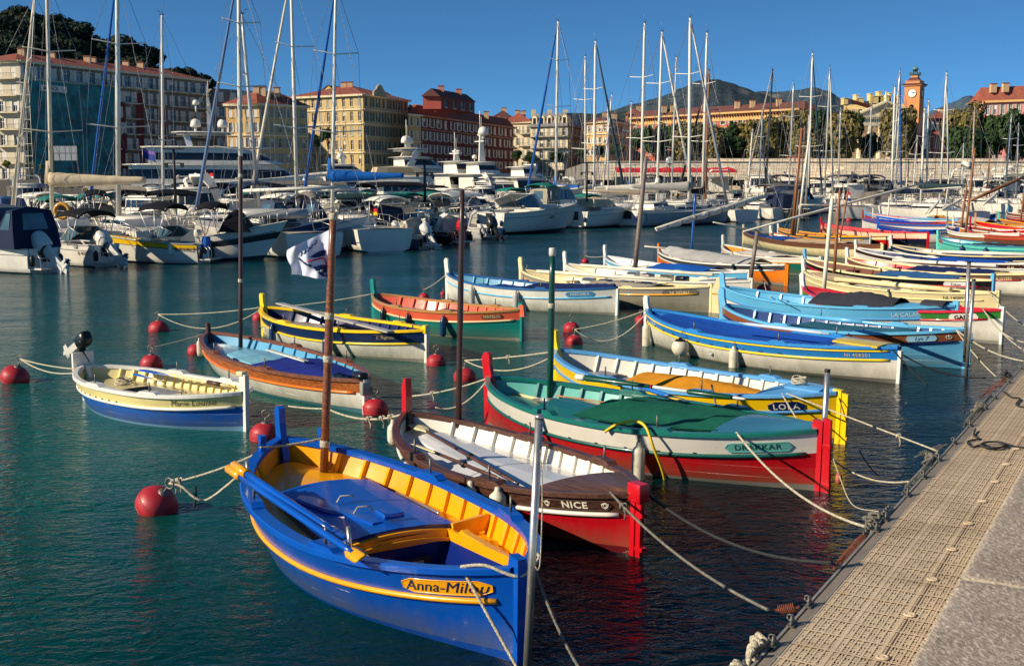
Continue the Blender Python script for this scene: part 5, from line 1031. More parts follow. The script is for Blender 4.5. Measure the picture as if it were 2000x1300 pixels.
# ---------------------------------------------------------------- land, hills, town
STREETM = mat('street_surface', (120, 116, 108), rough=.9, var=.15, vs=.3)
def masonry(rgb, name=None, joints=True):
    name = name or 'masonry_%d_%d_%d' % rgb
    if name in _M: return _M[name]
    m = mat(name, rgb, rough=.88, var=.10, vs=.25, bump=.3, bs=2, dirt=(tuple(int(x * .72) for x in rgb), .45), ds=.22); return m
def blockwall():
    m = bpy.data.materials.new('pale_stone_blocks'); m.use_nodes = True; N = m.node_tree.nodes; K = m.node_tree.links; b = N['Principled BSDF']
    tc = N.new('ShaderNodeTexCoord'); mp = N.new('ShaderNodeMapping'); mp.inputs['Rotation'].default_value = (R(90), 0, 0); K.new(tc.outputs['Object'], mp.inputs['Vector'])
    br = N.new('ShaderNodeTexBrick'); br.inputs['Scale'].default_value = 1; br.inputs['Brick Width'].default_value = 1.4; br.inputs['Row Height'].default_value = .55; br.inputs['Mortar Size'].default_value = .03
    br.inputs['Color1'].default_value = (*lin((232, 216, 188)), 1); br.inputs['Color2'].default_value = (*lin((214, 196, 168)), 1); br.inputs['Mortar'].default_value = (*lin((140, 124, 104)), 1)
    K.new(mp.outputs[0], br.inputs['Vector']); n = N.new('ShaderNodeTexNoise'); n.inputs['Scale'].default_value = .4; n.inputs['Detail'].default_value = 6; K.new(tc.outputs['Object'], n.inputs['Vector'])
    mx = N.new('ShaderNodeMix'); mx.data_type = 'RGBA'; mx.blend_type = 'MULTIPLY'; mx.inputs['Factor'].default_value = .5; K.new(br.outputs[0], mx.inputs['A']); K.new(n.outputs['Fac'], mx.inputs['B'])
    cr = N.new('ShaderNodeMix'); cr.data_type = 'RGBA'; cr.blend_type = 'MULTIPLY'; cr.inputs['Factor'].default_value = 1; cr.inputs['B'].default_value = (1.7, 1.7, 1.7, 1); K.new(mx.outputs['Result'], cr.inputs['A'])
    K.new(cr.outputs['Result'], b.inputs['Base Color']); b.inputs['Roughness'].default_value = .9; return m
STONEW = blockwall()
TILE = mat('terracotta_roof_tiles', (140, 72, 54), rough=.85, var=.28, vs=1.1, bump=.6, bs=5, dirt=((96, 60, 46), .6), ds=.5)
TILED = mat('old_brown_roof_tiles', (94, 54, 48), rough=.85, var=.25, vs=1.1, bump=.6, bs=5, dirt=((84, 56, 48), .5), ds=.5)
SLATE = mat('grey_zinc_roof', (96, 98, 104), rough=.6, var=.15, vs=1)
IRON = mat('dark_iron_railing', (38, 40, 42), rough=.7)
WGL = mat('window_glass', (34, 40, 46), rough=.12, var=.4, vs=.6, spec=.8); FRAMEW = mat('window_frame_paint', (214, 208, 194), rough=.6)
YQ = 207.0; ZR = 7.6; ZL = 4.6
g = MB(); g.box((20, YQ + 320, ZL - 2.55), (900, 640, 5.1), STREETM); g.build('street_ground', kind='structure')
g = MB(); xr = (1140 - 1000) / F * YQ; g.box((xr + 150, YQ + 60, (ZR + .0) / 2), (300, 120.0, ZR), STREETM); g.build('upper_street', kind='structure')
w_ = MB(); w_.box((xr + 150, YQ - .35, ZR / 2 + .1), (300, .6, ZR + .2), STONEW); w_.box((xr + 150, YQ - .4, ZR + .26), (300, .9, .14), masonry((206, 190, 160)))
w_.build('quay_wall', None, 'long pale stone quay wall at the back of the harbour, right of centre', None, 'wall')
w_ = MB(); w_.box((xr + 150, YQ - 4, 1.0), (300, 7, 2.0), masonry((150, 140, 124))); w_.build('lower_quay', kind='structure')
w_ = MB(); X0 = xr + 22; w_.box((X0 + 27, YQ - .35, ZR + .55), (54, .35, .5), STONEW); w_.build('parapet', None, 'solid stone parapet above the quay wall in front of the church', None, 'wall')
w_ = MB(); w_.box((-90, YQ - .3, ZL / 2), (320, .7, ZL - .06), masonry((104, 98, 90))); w_.build('quay_wall', None, 'dark stone quay wall behind the yachts on the left', None, 'wall')
def railing(x0, x1, y, z, h, label, step=.45):
    root = empty('railing', Matrix.Translation((x0, y, z)), label, 'railing', 'railings along the quays'); mb = MB(); n = int((x1 - x0) / step)
    for zz in (h, h * .1): mb.box(((x1 - x0) / 2, 0, zz), (x1 - x0, .05, .06), IRON)
    mb.build('handrail', root); mb = MB()
    for i in range(n): mb.box((i * step, 0, h / 2), (.035, .035, h), IRON)
    mb.build('balusters', root)
railing(xr, xr + 21.8, YQ + .3, ZR, 1.15, 'iron railing above the red awning on the quay wall'); railing(xr + 76.2, xr + 150, YQ + .3, ZR, 1.15, 'iron railing on the quay wall at the right'); railing(-150, -45, YQ - .2, ZL, 1.2, 'iron railing along the left quay')
# stairs with handrail against the wall
st_ = MB(); sx0 = (1510 - 1000) / F * YQ
for i in range(16): st_.box((sx0 + i * .8, YQ - 1.6, 1.9 + i * .3), (.82, 1.6, 3.8 * .2 + i * .0 + .0), STONEW)
st_.prism([(sx0 - .4, .2), (sx0 + 13, .2), (sx0 + 13, 6.8), (sx0 + 12.4, 6.8), (sx0 - .4, 2.2)], YQ - 2.5, YQ - 2.2, STONEW); st_.build('quay_stairs', None, 'stone stairs with a sloping parapet against the quay wall', None, 'stairs')
# ---- windows
_wm = {}
def window_mesh(w, h, shutter, closed=0):
    k = (round(w, 2), round(h, 2), shutter.name if shutter else '', closed)
    if k in _wm: return _wm[k]
    mb = MB(); mb.poly([(-w / 2, .22, 0), (w / 2, .22, 0), (w / 2, .22, h), (-w / 2, .22, h)], WGL)
    for x in (-w / 2 + .05, 0, w / 2 - .05): mb.box((x, .19, h / 2), (.09, .06, h), FRAMEW)
    for z in (.05, h * .66, h - .05): mb.box((0, .185, z), (w, .05, .08), FRAMEW)
    if closed == 1:
        for sgn in (-1, 1): mb.box((sgn * w * .25, .08, h / 2), (w * .48, .06, h * .97), shutter or SHG)
    elif closed == 2: mb.box((0, .14, h * .78), (w * .9, .05, h * .42), CLWHITE)
    if shutter and closed != 1:
        for sgn in (-1, 1): mb.box((sgn * (w / 2 + w * .24), -.06, h / 2), (w * .46, .06, h * .98), shutter)
    mb.box((0, -.08, -.09), (w * 1.2, .24, .13), FRAMEW)
    me = bpy.data.meshes.new('window'); me.from_pydata(mb.v, [], mb.f)
    for m in mb.mats: me.materials.append(m)
    me.polygons.foreach_set('material_index', mb.m); _wm[k] = me; return me
def facade(root, A, B, z0, z1, floors, bays, wm, wall, shutter=None, wfr=.42, hfr=.62, first=0, seed=1, skipp=0., trim=None, balcony=None, rows=None, ground=True):
    A = Vector((A[0], A[1], 0)); B = Vector((B[0], B[1], 0)); d = B - A; L = d.length; x = d / L; nrm = Vector((x.y, -x.x, 0))
    T = Matrix((x, -nrm, Vector((0, 0, 1)))).transposed().to_4x4(); T.translation = A + Vector((0, 0, z0)); rnd = random.Random(seed)
    fh = (z1 - z0) / floors; bw = L / bays; mb = MB(); ww = bw * wfr; wh = fh * hfr; rev = .25
    xs = [0]; 
    for b in range(bays): xs += [b * bw + (bw - ww) / 2, b * bw + (bw + ww) / 2]
    xs.append(L); zs_ = [0]
    for f_ in range(floors): zs_ += [f_ * fh + fh * (.08 if balcony else .2), f_ * fh + fh * (.08 if balcony else .2) + wh]
    zs_.append(z1 - z0); holes = set()
    for f_ in range(floors):
        for b in range(bays):
            if rnd.random() >= skipp and not (f_ == 0 and not ground): holes.add((2 * b + 1, 2 * f_ + 1))
    for i in range(len(xs) - 1):
        for j in range(len(zs_) - 1):
            a, b_, c, e = xs[i], xs[i + 1], zs_[j], zs_[j + 1]
            if (i, j) in holes:
                for q_ in (((a, 0, c), (a, rev, c), (a, rev, e), (a, 0, e)), ((b_, 0, c), (b_, 0, e), (b_, rev, e), (b_, rev, c)), ((a, 0, e), (a, rev, e), (b_, rev, e), (b_, 0, e)), ((a, 0, c), (b_, 0, c), (b_, rev, c), (a, rev, c))): mb.poly([T @ Vector(p) for p in q_], wall)
            else: mb.poly([T @ Vector(p) for p in ((a, 0, c), (b_, 0, c), (b_, 0, e), (a, 0, e))], wall)
    mb.build('wall', root)
    mes = [window_mesh(ww, wh, shutter, c_) for c_ in (0, 0, 0, 1, 2, 0, 1)]
    for (i, j) in sorted(holes):
        me = rnd.choice(mes)
        o = bpy.data.objects.new('window', me); COL.objects.link(o); o.parent = root; o.matrix_local = T @ Matrix.Translation(((xs[i] + xs[i + 1]) / 2, 0, zs_[j]))
    if trim:
        mb = MB()
        for f_ in trim[1]:
            z = f_ * fh; mb.box(None, (L, .3, .28), trim[0], M=T @ Matrix.Translation((L / 2, -.15, z)))
        mb.box(None, (L + .6, .75, .45), trim[0], M=T @ Matrix.Translation((L / 2, -.36, z1 - z0 - .05)))
        mb.build('cornice', root)
    if balcony:
        for f_ in range(1, floors):
            for (b0, b1) in balcony[0]:
                m2 = MB(); cx = (b0 + b1) / 2 * bw; wd = (b1 - b0) * bw * .94; z = f_ * fh
                m2.box(None, (wd, 1.2, .18), balcony[1], M=T @ Matrix.Translation((cx, -.6, z))); m2.box(None, (wd, .04, .06), IRON, M=T @ Matrix.Translation((cx, -1.17, z + 1.0)))
                for k in range(int(wd / .35)): m2.box(None, (.03, .03, .95), IRON, M=T @ Matrix.Translation((cx - wd / 2 + k * .35, -1.17, z + .55)))
                m2.build('balcony', root)
    return T
def building(label, pts, z0, z1, walls, sides, roof, rh=2.5, eave=.8, seed=1, name='building', cat='building', hip=True, chim=3, chm=None, depth=14):
    c = Vector((sum(p[0] for p in pts) / len(pts), sum(p[1] for p in pts) / len(pts), 0)); root = empty(name, Matrix(), label, cat, None)
    P = [Vector((p[0], p[1], 0)) for p in pts]
    if len(P) == 3: P.append(P[0] + (P[2] - P[1]))
    for i, sdd in enumerate(sides): facade(root, P[i], P[i + 1], z0, z1, wall=walls[i] if isinstance(walls, (list, tuple)) else walls, wm=None, seed=seed + i, **sdd)
    wl = walls[0] if isinstance(walls, (list, tuple)) else walls; mb = MB()
    for i in range(len(sides), 4): a, b = P[i], P[(i + 1) % 4]; mb.poly([(a.x, a.y, z0), (b.x, b.y, z0), (b.x, b.y, z1), (a.x, a.y, z1)], wl)
    mb.build('rear_wall', root)
    cc = sum(P, Vector()) / 4; E_ = [p + (p - cc).normalized() * eave * 1.4 for p in P]; mb = MB()
    l01 = (P[1] - P[0]).length; l12 = (P[2] - P[1]).length
    if roof == 'flat' or rh <= .3:
        mb.poly([(p.x, p.y, z1 + .02) for p in P], SLATE); mb.build('roof', root); return root, P
    if l01 >= l12: m0 = (E_[0] + E_[3]) / 2; m1 = (E_[1] + E_[2]) / 2; k = l12 / 2 / l01
    else: m0 = (E_[0] + E_[1]) / 2; m1 = (E_[3] + E_[2]) / 2; k = l01 / 2 / l12
    r0 = m0.lerp(m1, k if hip else .02); r1 = m1.lerp(m0, k if hip else .02); z = z1 + .05
    v = [(p.x, p.y, z) for p in E_] + [(r0.x, r0.y, z + rh), (r1.x, r1.y, z + rh)]
    n = len(mb.v); mb.v += v
    F_ = ((0, 1, 5, 4), (2, 3, 4, 5), (1, 2, 5), (3, 0, 4)) if l01 >= l12 else ((1, 2, 5, 4), (3, 0, 4, 5), (0, 1, 4), (2, 3, 5))
    for f_ in F_: mb.face(f_, roof)
    mb.face((3, 2, 1, 0), wl)
    ro = mb.build('roof', root)
    rnd = random.Random(seed * 7)
    for i in range(chim):
        k = (i + .5) / chim + rnd.uniform(-.08, .08); p = r0.lerp(r1, k) + Vector((rnd.uniform(-1, 1), rnd.uniform(-2, -.5), 0)); q_ = MB()
        q_.box((p.x, p.y, z + rh * .8 + .3), (1.3, .9, 1.9), chm or masonry((206, 170, 130))); q_.box((p.x, p.y, z + rh * .8 + 1.3), (1.5, 1.1, .18), TILE); q_.build('chimney', ro)
    return root, P
S = lambda f, b, sh=None, **k: dict(floors=f, bays=b, shutter=sh, **k)
SHG = mat('grey_shutters', (150, 152, 142), rough=.7); SHW = mat('pale_shutters', (206, 202, 190), rough=.7); SHB = mat('teal_shutters', (50, 92, 98), rough=.7)
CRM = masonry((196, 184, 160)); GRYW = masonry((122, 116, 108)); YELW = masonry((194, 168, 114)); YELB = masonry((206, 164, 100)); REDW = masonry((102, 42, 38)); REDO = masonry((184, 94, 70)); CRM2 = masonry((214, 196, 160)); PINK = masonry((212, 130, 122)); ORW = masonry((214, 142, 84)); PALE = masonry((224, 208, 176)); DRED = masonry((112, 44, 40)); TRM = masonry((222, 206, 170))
# long apartment block on the left
H = 27.0; p0 = at(-70, 124, H); p1 = at(38, 120, H); p2 = at(405, 158, H)
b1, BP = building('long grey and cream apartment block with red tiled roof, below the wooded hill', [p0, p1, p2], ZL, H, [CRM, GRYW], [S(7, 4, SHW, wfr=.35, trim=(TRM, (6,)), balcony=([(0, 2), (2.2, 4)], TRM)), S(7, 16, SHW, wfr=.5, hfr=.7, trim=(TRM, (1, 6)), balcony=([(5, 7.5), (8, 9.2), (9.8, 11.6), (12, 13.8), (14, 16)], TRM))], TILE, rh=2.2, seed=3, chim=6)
mb = MB(); d_ = (BP[2] - BP[1]).normalized(); nn = Vector((d_.y, -d_.x, 0)); L_ = (BP[2] - BP[1]).length
for k in (.33, .47, .57, .70):
    a = BP[1] + d_ * (L_ * k) + nn * .08; c = a + d_ * 2.0; T = [(a.x, a.y, 7), (c.x, c.y, 7), (c.x, c.y, H - 4), (a.x, a.y, H - 4)]; mb.poly(T, DRED)
mb.build('red_wall_panel', b1)
a = BP[2] + Vector((1, 2, 0)); building('grey block with a rounded stone parapet just right of the long apartment block', [a, a + Vector((9, 10, 0)), a + Vector((-3, 24, 0))], ZL, 25.5, GRYW, [S(6, 4, SHW), S(6, 4)], 'flat', rh=0, seed=5)
# scaffolding with netting and banner
NET = mat('blue_green_scaffold_net', (44, 122, 124), rough=.8, var=.5, vs=.5, dirt=((12, 30, 66), .95), ds=.16, bump=1, bs=.8); GREYB = mat('scaffold_board', (96, 104, 108), rough=.8); sc_r = empty('scaffolding', Matrix(), 'scaffolding wrapped in blue-green netting over the left end of the apartment block', 'scaffolding')
mb = MB(); a0 = BP[1] + d_ * .6 + nn * 1.9; Ls = L_ * .42; rows = []
for i in range(41):
    p = a0 + d_ * (Ls * i / 40); rows.append([(p.x + nn.x * .35 * noise.noise(Vector((i * .5, z * .35, 3))), p.y + nn.y * .35 * noise.noise(Vector((i * .5, z * .35, 3))), ZL + 1 + z * 1.05) for z in range(18)])
mb.grid(rows, NET, True); mb.build('netting', sc_r); mb = MB()
for i in range(14):
    p = a0 + d_ * (Ls * i / 13) - nn * .3; mb.tube([(p.x, p.y, ZL), (p.x, p.y, 24.5)], .06, ALU, n=5)
for z in range(8): p = a0 - nn * .1; q_ = p + d_ * Ls; zz = ZL + 2.4 + z * 2.4; mb.beam((p.x + nn.x * .4, p.y + nn.y * .4, zz), (q_.x + nn.x * .4, q_.y + nn.y * .4, zz), .05, .07, GREYB)
for i in range(3):
    for z in range(9): p = a0 - d_ * (.2 + i * .8) ; mb.beam((p.x, p.y, ZL + z * 2.3), (p.x - nn.x * 1.5, p.y - nn.y * 1.5, ZL + z * 2.3), .06, .06, FRAMEW)
for i in range(3): p = a0 - d_ * (.2 + i * .9); mb.tube([(p.x, p.y, ZL), (p.x, p.y, 23.5)], .05, FRAMEW, n=4)
mb.build('tube_frame', sc_r)
T = Matrix((d_, -nn, Vector((0, 0, 1)))).transposed().to_4x4(); T.translation = a0 + nn * .9 + d_ * 4.6 + Vector((0, 0, 22.1)); mb = MB(); mb.box(None, (5.8, .08, 1.2), FRAMEW, M=T); o = mb.build('banner', sc_r)
mb = MB(); put_text(mb, 'ROI', lambda x, y: T @ Vector((x + .1, -.05, y)), BLACK, size=1.0, bold=.02); put_text(mb, 'nu', lambda x, y: T @ Vector((x + 2.2, -.05, y - .15)), BLACK, size=.5); mb.prism([(-2.4, -.3), (-1.9, -.3), (-1.6, 0), (-1.9, .3), (-2.4, .3), (-2.1, 0)], -.052, -.045, BLACK, M=T); mb.build('lettering', o)
# yellow houses
H = 20.0; building('small yellow house with red hipped roof, left of the large yellow building', [at(441, 205, H), at(506, 204, H), at(600, 209, H)], ZL, H, [YELB, YELW], [S(5, 4, SHW, trim=(TRM, (3,))), S(5, 6, SHG, trim=(TRM, (3,)))], TILE, rh=3.0, seed=9, chim=4)
H = 24.0; b3, P3 = building('large yellow five storey building with red roof and tall regular windows', [at(560, 192, H), at(709, 185, H), at(797, 197, H)], ZL, H, [YELW, YELW], [S(6, 10, None, wfr=.36, hfr=.66, trim=(TRM, (2, 4, 5))), S(6, 8, SHB, wfr=.36, hfr=.66, trim=(TRM, (2, 4, 5)))], TILE, rh=3.2, seed=11, chim=3)
mb = MB(); c_ = P3[1] + Vector((1.2, 1.5, 0)); T = Matrix.Translation((c_.x, c_.y, H)) @ Matrix.Rotation(math.atan2(P3[2].y - P3[1].y, P3[2].x - P3[1].x), 4, 'Z'); mb.prism([(-.5, -.2), (5, -.2), (5, .8), (3.8, 1.4), (3.2, 2.1), (2.2, 2.6), (1.2, 2.1), (.7, 1.4), (-.5, .8)], -1.6, -1.2, masonry((170, 158, 126)), M=T); mb.build('curved_gable', b3)
a = at(604, 180, 27); c = at(664, 178, 27); pb, Pq = building('yellow gabled attic block with dark red roof rising behind the large yellow building', [a + Vector((0, 6, 0)), c + Vector((0, 4, 0)), at(745, 186, 27) + Vector((4, 12, 0))], 20, 26.2, YELB, [S(1, 1, None, skipp=1.), S(1, 3, None, skipp=1.)], TILED, rh=.1, seed=4, chim=0)
mb = MB(); p, q_ = Pq[0], Pq[1]; r_, s_ = Pq[3], Pq[2]; m0 = (p + q_) / 2; m1 = (r_ + s_) / 2
mb.poly([(p.x, p.y, 26.1), (q_.x, q_.y, 26.1), (m0.x, m0.y, 28.9)], YELB); mb.poly([(q_.x, q_.y - .3, 26.1), (s_.x, s_.y, 26.1), (m1.x, m1.y, 28.9), (m0.x, m0.y - .4, 29)], TILED); mb.poly([(p.x, p.y - .3, 26.1), (m0.x, m0.y - .4, 29), (m1.x, m1.y, 28.9), (r_.x, r_.y, 26.1)], TILED); mb.build('gable_roof', pb)
# red ochre building with dormers
H = 20.0; a, c, e = at(797, 224, H), at(822, 226, H), at(1003, 250, H)
b4, P4 = building('long dark red building with dormer windows and pale window frames', [a, c, e], ZL, H, [YELB, REDW], [S(5, 2, SHW, trim=(TRM, (3,))), S(5, 15, SHW, wfr=.4, hfr=.66, trim=(masonry((170, 120, 90)), (1, 4)))], TILED, rh=2.4, seed=13, chim=2)
dd = (P4[2] - P4[1]).normalized(); nn4 = Vector((dd.y, -dd.x, 0)); L4 = (P4[2] - P4[1]).length
for i in range(13):
    if 5 < i < 8: pass
    p = P4[1] + dd * (L4 * (i + .5) / 13) - nn4 * 1.2; T = Matrix((dd, -nn4, Vector((0, 0, 1)))).transposed().to_4x4(); T.translation = (p.x, p.y, H + .1); mb = MB()
    mb.prism([(-.8, 0), (.8, 0), (.8, 1.8), (0, 2.7), (-.8, 1.8)], -.1, 3, REDW if i < 7 else SLATE, M=T, mtop={2: TILE, 3: TILE}); mb.box(None, (.8, .1, 1.1), WGL, M=T @ Matrix.Translation((0, -.12, .95))); mb.build('dormer', b4)
bq, Pq = building('bright red upper block with a gabled roof and chimneys standing above the dark red building', [at(824, 206, 22) + Vector((0, 3, 0)), at(860, 206, 22) + Vector((0, 3, 0)), at(908, 212, 22) + Vector((2, 10, 0))], 21.4, 24.2, [masonry((180, 84, 68)), masonry((108, 48, 44))], [S(1, 1, None, skipp=1.), S(1, 4, SHB, wfr=.3)], TILED, rh=1.9, eave=.6, hip=False, seed=15, chim=2, chm=masonry((200, 120, 100)))  # right wall in darker masonry: its shade is painted into the colour
# cream, grey and yellow houses in the middle
Y = 335; f3 = lambda px, py, D: atY(px, py, D)
building('cream house with balconies, between the dark red and the grey mansard buildings', [f3(985, 240, Y), f3(1038, 240, Y - 4), f3(1046, 240, Y + 12)], ZL, f3(985, 240, Y).z, CRM2, [S(5, 5, SHG, trim=(TRM, (3,)), balcony=([(0, 2), (3, 5)], GRYW)), S(5, 3)], TILE, rh=3, seed=17, chim=3)
building('low red roofed house behind the cream house', [f3(960, 232, 350), f3(1000, 230, 350), f3(1010, 232, 366)], ZL, 24, CRM, [S(5, 4), S(5, 3)], TILED, rh=2.6, seed=18, chim=3)
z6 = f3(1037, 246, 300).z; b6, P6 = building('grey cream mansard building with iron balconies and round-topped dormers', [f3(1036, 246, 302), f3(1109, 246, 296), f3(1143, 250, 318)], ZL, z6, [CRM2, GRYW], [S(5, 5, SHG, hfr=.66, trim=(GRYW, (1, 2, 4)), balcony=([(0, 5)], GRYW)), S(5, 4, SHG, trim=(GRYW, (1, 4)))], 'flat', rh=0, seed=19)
mb = MB(); cc = sum(P6, Vector()) / 4; bot = [(p.x, p.y, z6 + .2) for p in P6]; top = [(cc.x + (p.x - cc.x) * .86, cc.y + (p.y - cc.y) * .86, z6 + 3.3) for p in P6]
for i in range(4): j = (i + 1) % 4; mb.poly([bot[i], bot[j], top[j], top[i]], SLATE)
mb.poly(top, TILED); mb.build('mansard_roof', b6)
for (A_, B_, n_) in ((P6[0], P6[1], 5), (P6[1], P6[2], 3)):
    x_ = (B_ - A_).normalized(); nr = Vector((x_.y, -x_.x, 0)); L6 = (B_ - A_).length
    for i in range(n_):
        p = A_ + x_ * (L6 * (i + .5) / n_) - nr * .3; T = Matrix((x_, -nr, Vector((0, 0, 1)))).transposed().to_4x4(); T.translation = (p.x, p.y, z6 + .2); mb = MB()
        mb.prism([(-.75, 0), (.75, 0), (.75, 1.9), (.5, 2.3), (0, 2.5), (-.5, 2.3), (-.75, 1.9)], -.1, 2, CRM2, M=T); mb.box(None, (.8, .1, 1.5), WGL, M=T @ Matrix.Translation((0, -.12, 1.1))); mb.build('dormer', b6)
for i, x in enumerate((1042, 1074, 1104)): p = f3(x, 226, 306); mb = MB(); mb.box((p.x, p.y, z6 + 3.6), (1.2, .9, 2), CRM2); mb.build('chimney', b6)
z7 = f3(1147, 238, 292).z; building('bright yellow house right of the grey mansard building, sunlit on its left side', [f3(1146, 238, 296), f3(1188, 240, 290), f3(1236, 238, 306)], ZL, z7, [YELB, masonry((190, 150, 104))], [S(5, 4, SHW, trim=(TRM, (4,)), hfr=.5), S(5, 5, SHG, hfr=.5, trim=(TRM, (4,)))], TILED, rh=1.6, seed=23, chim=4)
building('small ochre house with red roof peeking above the right end of the yellow house', [f3(1222, 224, 330), f3(1250, 222, 330), f3(1262, 224, 340)], ZL, f3(1222, 224, 330).z, ORW, [S(5, 2, None, hfr=.4), S(5, 2)], TILE, rh=1.8, seed=29, chim=1)
# long red arcaded building
H = 22.5; b8, P8 = building('long red and ochre building with brown roof and bracketed cornice behind the plane trees', [at(1234, 231, H), at(1562, 213, H), at(1600, 208, H) + Vector((2, 10, 0))], ZR, H, [REDO, REDO], [S(4, 20, SHG, wfr=.42, hfr=.55, trim=(YELB, (3,))), S(4, 3, SHG, hfr=.55)], TILED, rh=2.0, seed=31, chim=6, eave=1.0)
mb = MB(); x_ = (P8[1] - P8[0]).normalized(); nr = Vector((x_.y, -x_.x, 0)); L8 = (P8[1] - P8[0]).length; T = Matrix((x_, -nr, Vector((0, 0, 1)))).transposed().to_4x4(); T.translation = (P8[0].x, P8[0].y, 0)
mb.box(None, (L8, .12, 1.7), YELB, M=T @ Matrix.Translation((L8 / 2, -.08, H - 1.2)))
for i in range(64): mb.box(None, (.22, .55, .6), DRED, M=T @ Matrix.Translation((L8 * (i + .5) / 64, -.42, H - .75)))
mb.build('bracket_frieze', b8)
# modern yellow flats
b9, P9 = building('modern yellow apartment block with roof terraces and chimneys behind the church', [f3(1648, 205, 322), f3(1768, 203, 318), f3(1775, 205, 340)], ZR, f3(1648, 205, 322).z, masonry((226, 196, 126)), [S(6, 9, None, wfr=.62, hfr=.5, balcony=([(0, 4), (5, 9)], YELB)), S(6, 3)], 'flat', rh=0, seed=37)
for (x, y0, y1, w_px) in ((1655, 206, 194, 8), (1677, 204, 187, 5), (1684, 204, 194, 12), (1705, 204, 185, 5), (1716, 204, 190, 14), (1722, 204, 181, 6), (1735, 204, 189, 16), (1742, 204, 184, 5), (1760, 204, 190, 9)):
    a, c = f3(x, y0, 320), f3(x, y1, 320); mb = MB(); ww = w_px * 320 / F; mb.box((a.x, 323, (a.z + c.z) / 2 + .4), (ww, 3, c.z - a.z), masonry((226, 196, 126))); mb.box((a.x, 323, c.z + .45), (ww + .3, 3.3, .2), TRM); mb.build('roof_turret' if w_px > 7 else 'chimney', b9)
# church with portico, side wall
ch = empty('church', Matrix(), 'pale neoclassical church with a columned portico and triangular pediment', 'church'); DC = 250; cl, cr_ = f3(1673, 245, DC), f3(1786, 245, DC); ap = f3(1720, 202, DC); W_ = cr_.x - cl.x; cx = (cl.x + cr_.x) / 2; ze = f3(1700, 246, DC).z; zp = f3(1700, 229, DC).z
mb = MB(); mb.box((cx, DC + 1.2, (ze + zp) / 2), (W_, 3, zp - ze), PALE); mb.box((cx, DC + 1.0, zp + .1), (W_ + .9, 3.8, .35), PALE)
for i in range(30): mb.box((cl.x + W_ * (i + .5) / 30, DC - .65, zp - .25), (.2, .35, .3), TRM)
mb.build('entablature', ch); mb = MB(); za = zp + W_ * .245
mb.prism([(cl.x - .3, zp + .3), (cr_.x + .3, zp + .3), (cx, za)], DC - .2, DC + 2.5, PALE)
for sg, xe in ((-1, cl.x - .5), (1, cr_.x + .5)): mb.beam((xe, DC + 1, zp + .35), (cx, DC + 1, za + .25), 3.6, .35, TRM)
mb.build('pediment', ch); mb = MB()
mb.lathe([(.35, 0), (.35, .5), (.2, .7), (.45, 1.2), (.2, 1.6), (.001, 2.6)], TRM, n=10, M=Matrix.Translation((cx, DC + .5, za + .2))); mb.build('acroterion', ch)
for i in range(6):
    x = cl.x + .9 + (W_ - 1.8) * i / 5; mb = MB(); mb.lathe([(.75, ZR), (.75, ZR + .5), (.6, ZR + .6), (.5, ze - .8), (.55, ze - .7), (.8, ze - .3), (.8, ze)], PALE, n=14, M=Matrix.Translation((x, DC + .4, 0))); mb.build('column', ch)
mb = MB(); mb.box((cx, DC + 9, (ZR + zp) / 2), (W_ - 1, 6, zp - ZR), masonry((190, 160, 120))); mb.build('porch_back_wall', ch)
e0, e1 = Vector((cr_.x, DC + 5, 0)), Vector((cr_.x + 8.5, DC + 26, 0)); mb = MB(); z_s = f3(1800, 226, DC + 5).z
mb.poly([(e0.x, e0.y, ZR), (e1.x, e1.y, ZR), (e1.x, e1.y, z_s), (e0.x, e0.y, z_s)], masonry((140, 84, 66))); mb.poly([(e0.x, e0.y - .3, z_s), (e1.x, e1.y, z_s), (e1.x - 14, e1.y, z_s + 4), (e0.x - 14, e0.y, z_s + 4)], TILE); mb.box(None, ((e1 - e0).length, .6, .5), TRM, M=Matrix.Translation(((e0.x + e1.x) / 2, (e0.y + e1.y) / 2, z_s - .2)) @ Matrix.Rotation(math.atan2(e1.y - e0.y, e1.x - e0.x), 4, 'Z')); mb.build('side_wall', ch)
building('low brown red annex right of the church', [f3(1812, 264, 262), f3(1858, 264, 262), f3(1862, 266, 280)], ZR, f3(1812, 264, 262).z, masonry((166, 92, 66)), [S(2, 5, None), S(2, 2)], TILE, rh=1.2, seed=41, chim=0)
# clock tower
DT = 268; tw = empty('clock_tower', Matrix(), 'orange clock tower with a round white clock, arched opening and small metal lantern on top', 'tower'); A_ = f3(1767, 168, DT + 1.9); B_ = f3(1797, 168, DT); x_ = Vector((B_.x - A_.x, B_.y - A_.y, 0)); wT = x_.length; x_.normalize(); nT = Vector((x_.y, -x_.x, 0)); zT = A_.z
T = Matrix((x_, -nT, Vector((0, 0, 1)))).transposed().to_4x4(); T.translation = (A_.x, A_.y, 0); mb = MB(); dpt = 4.3
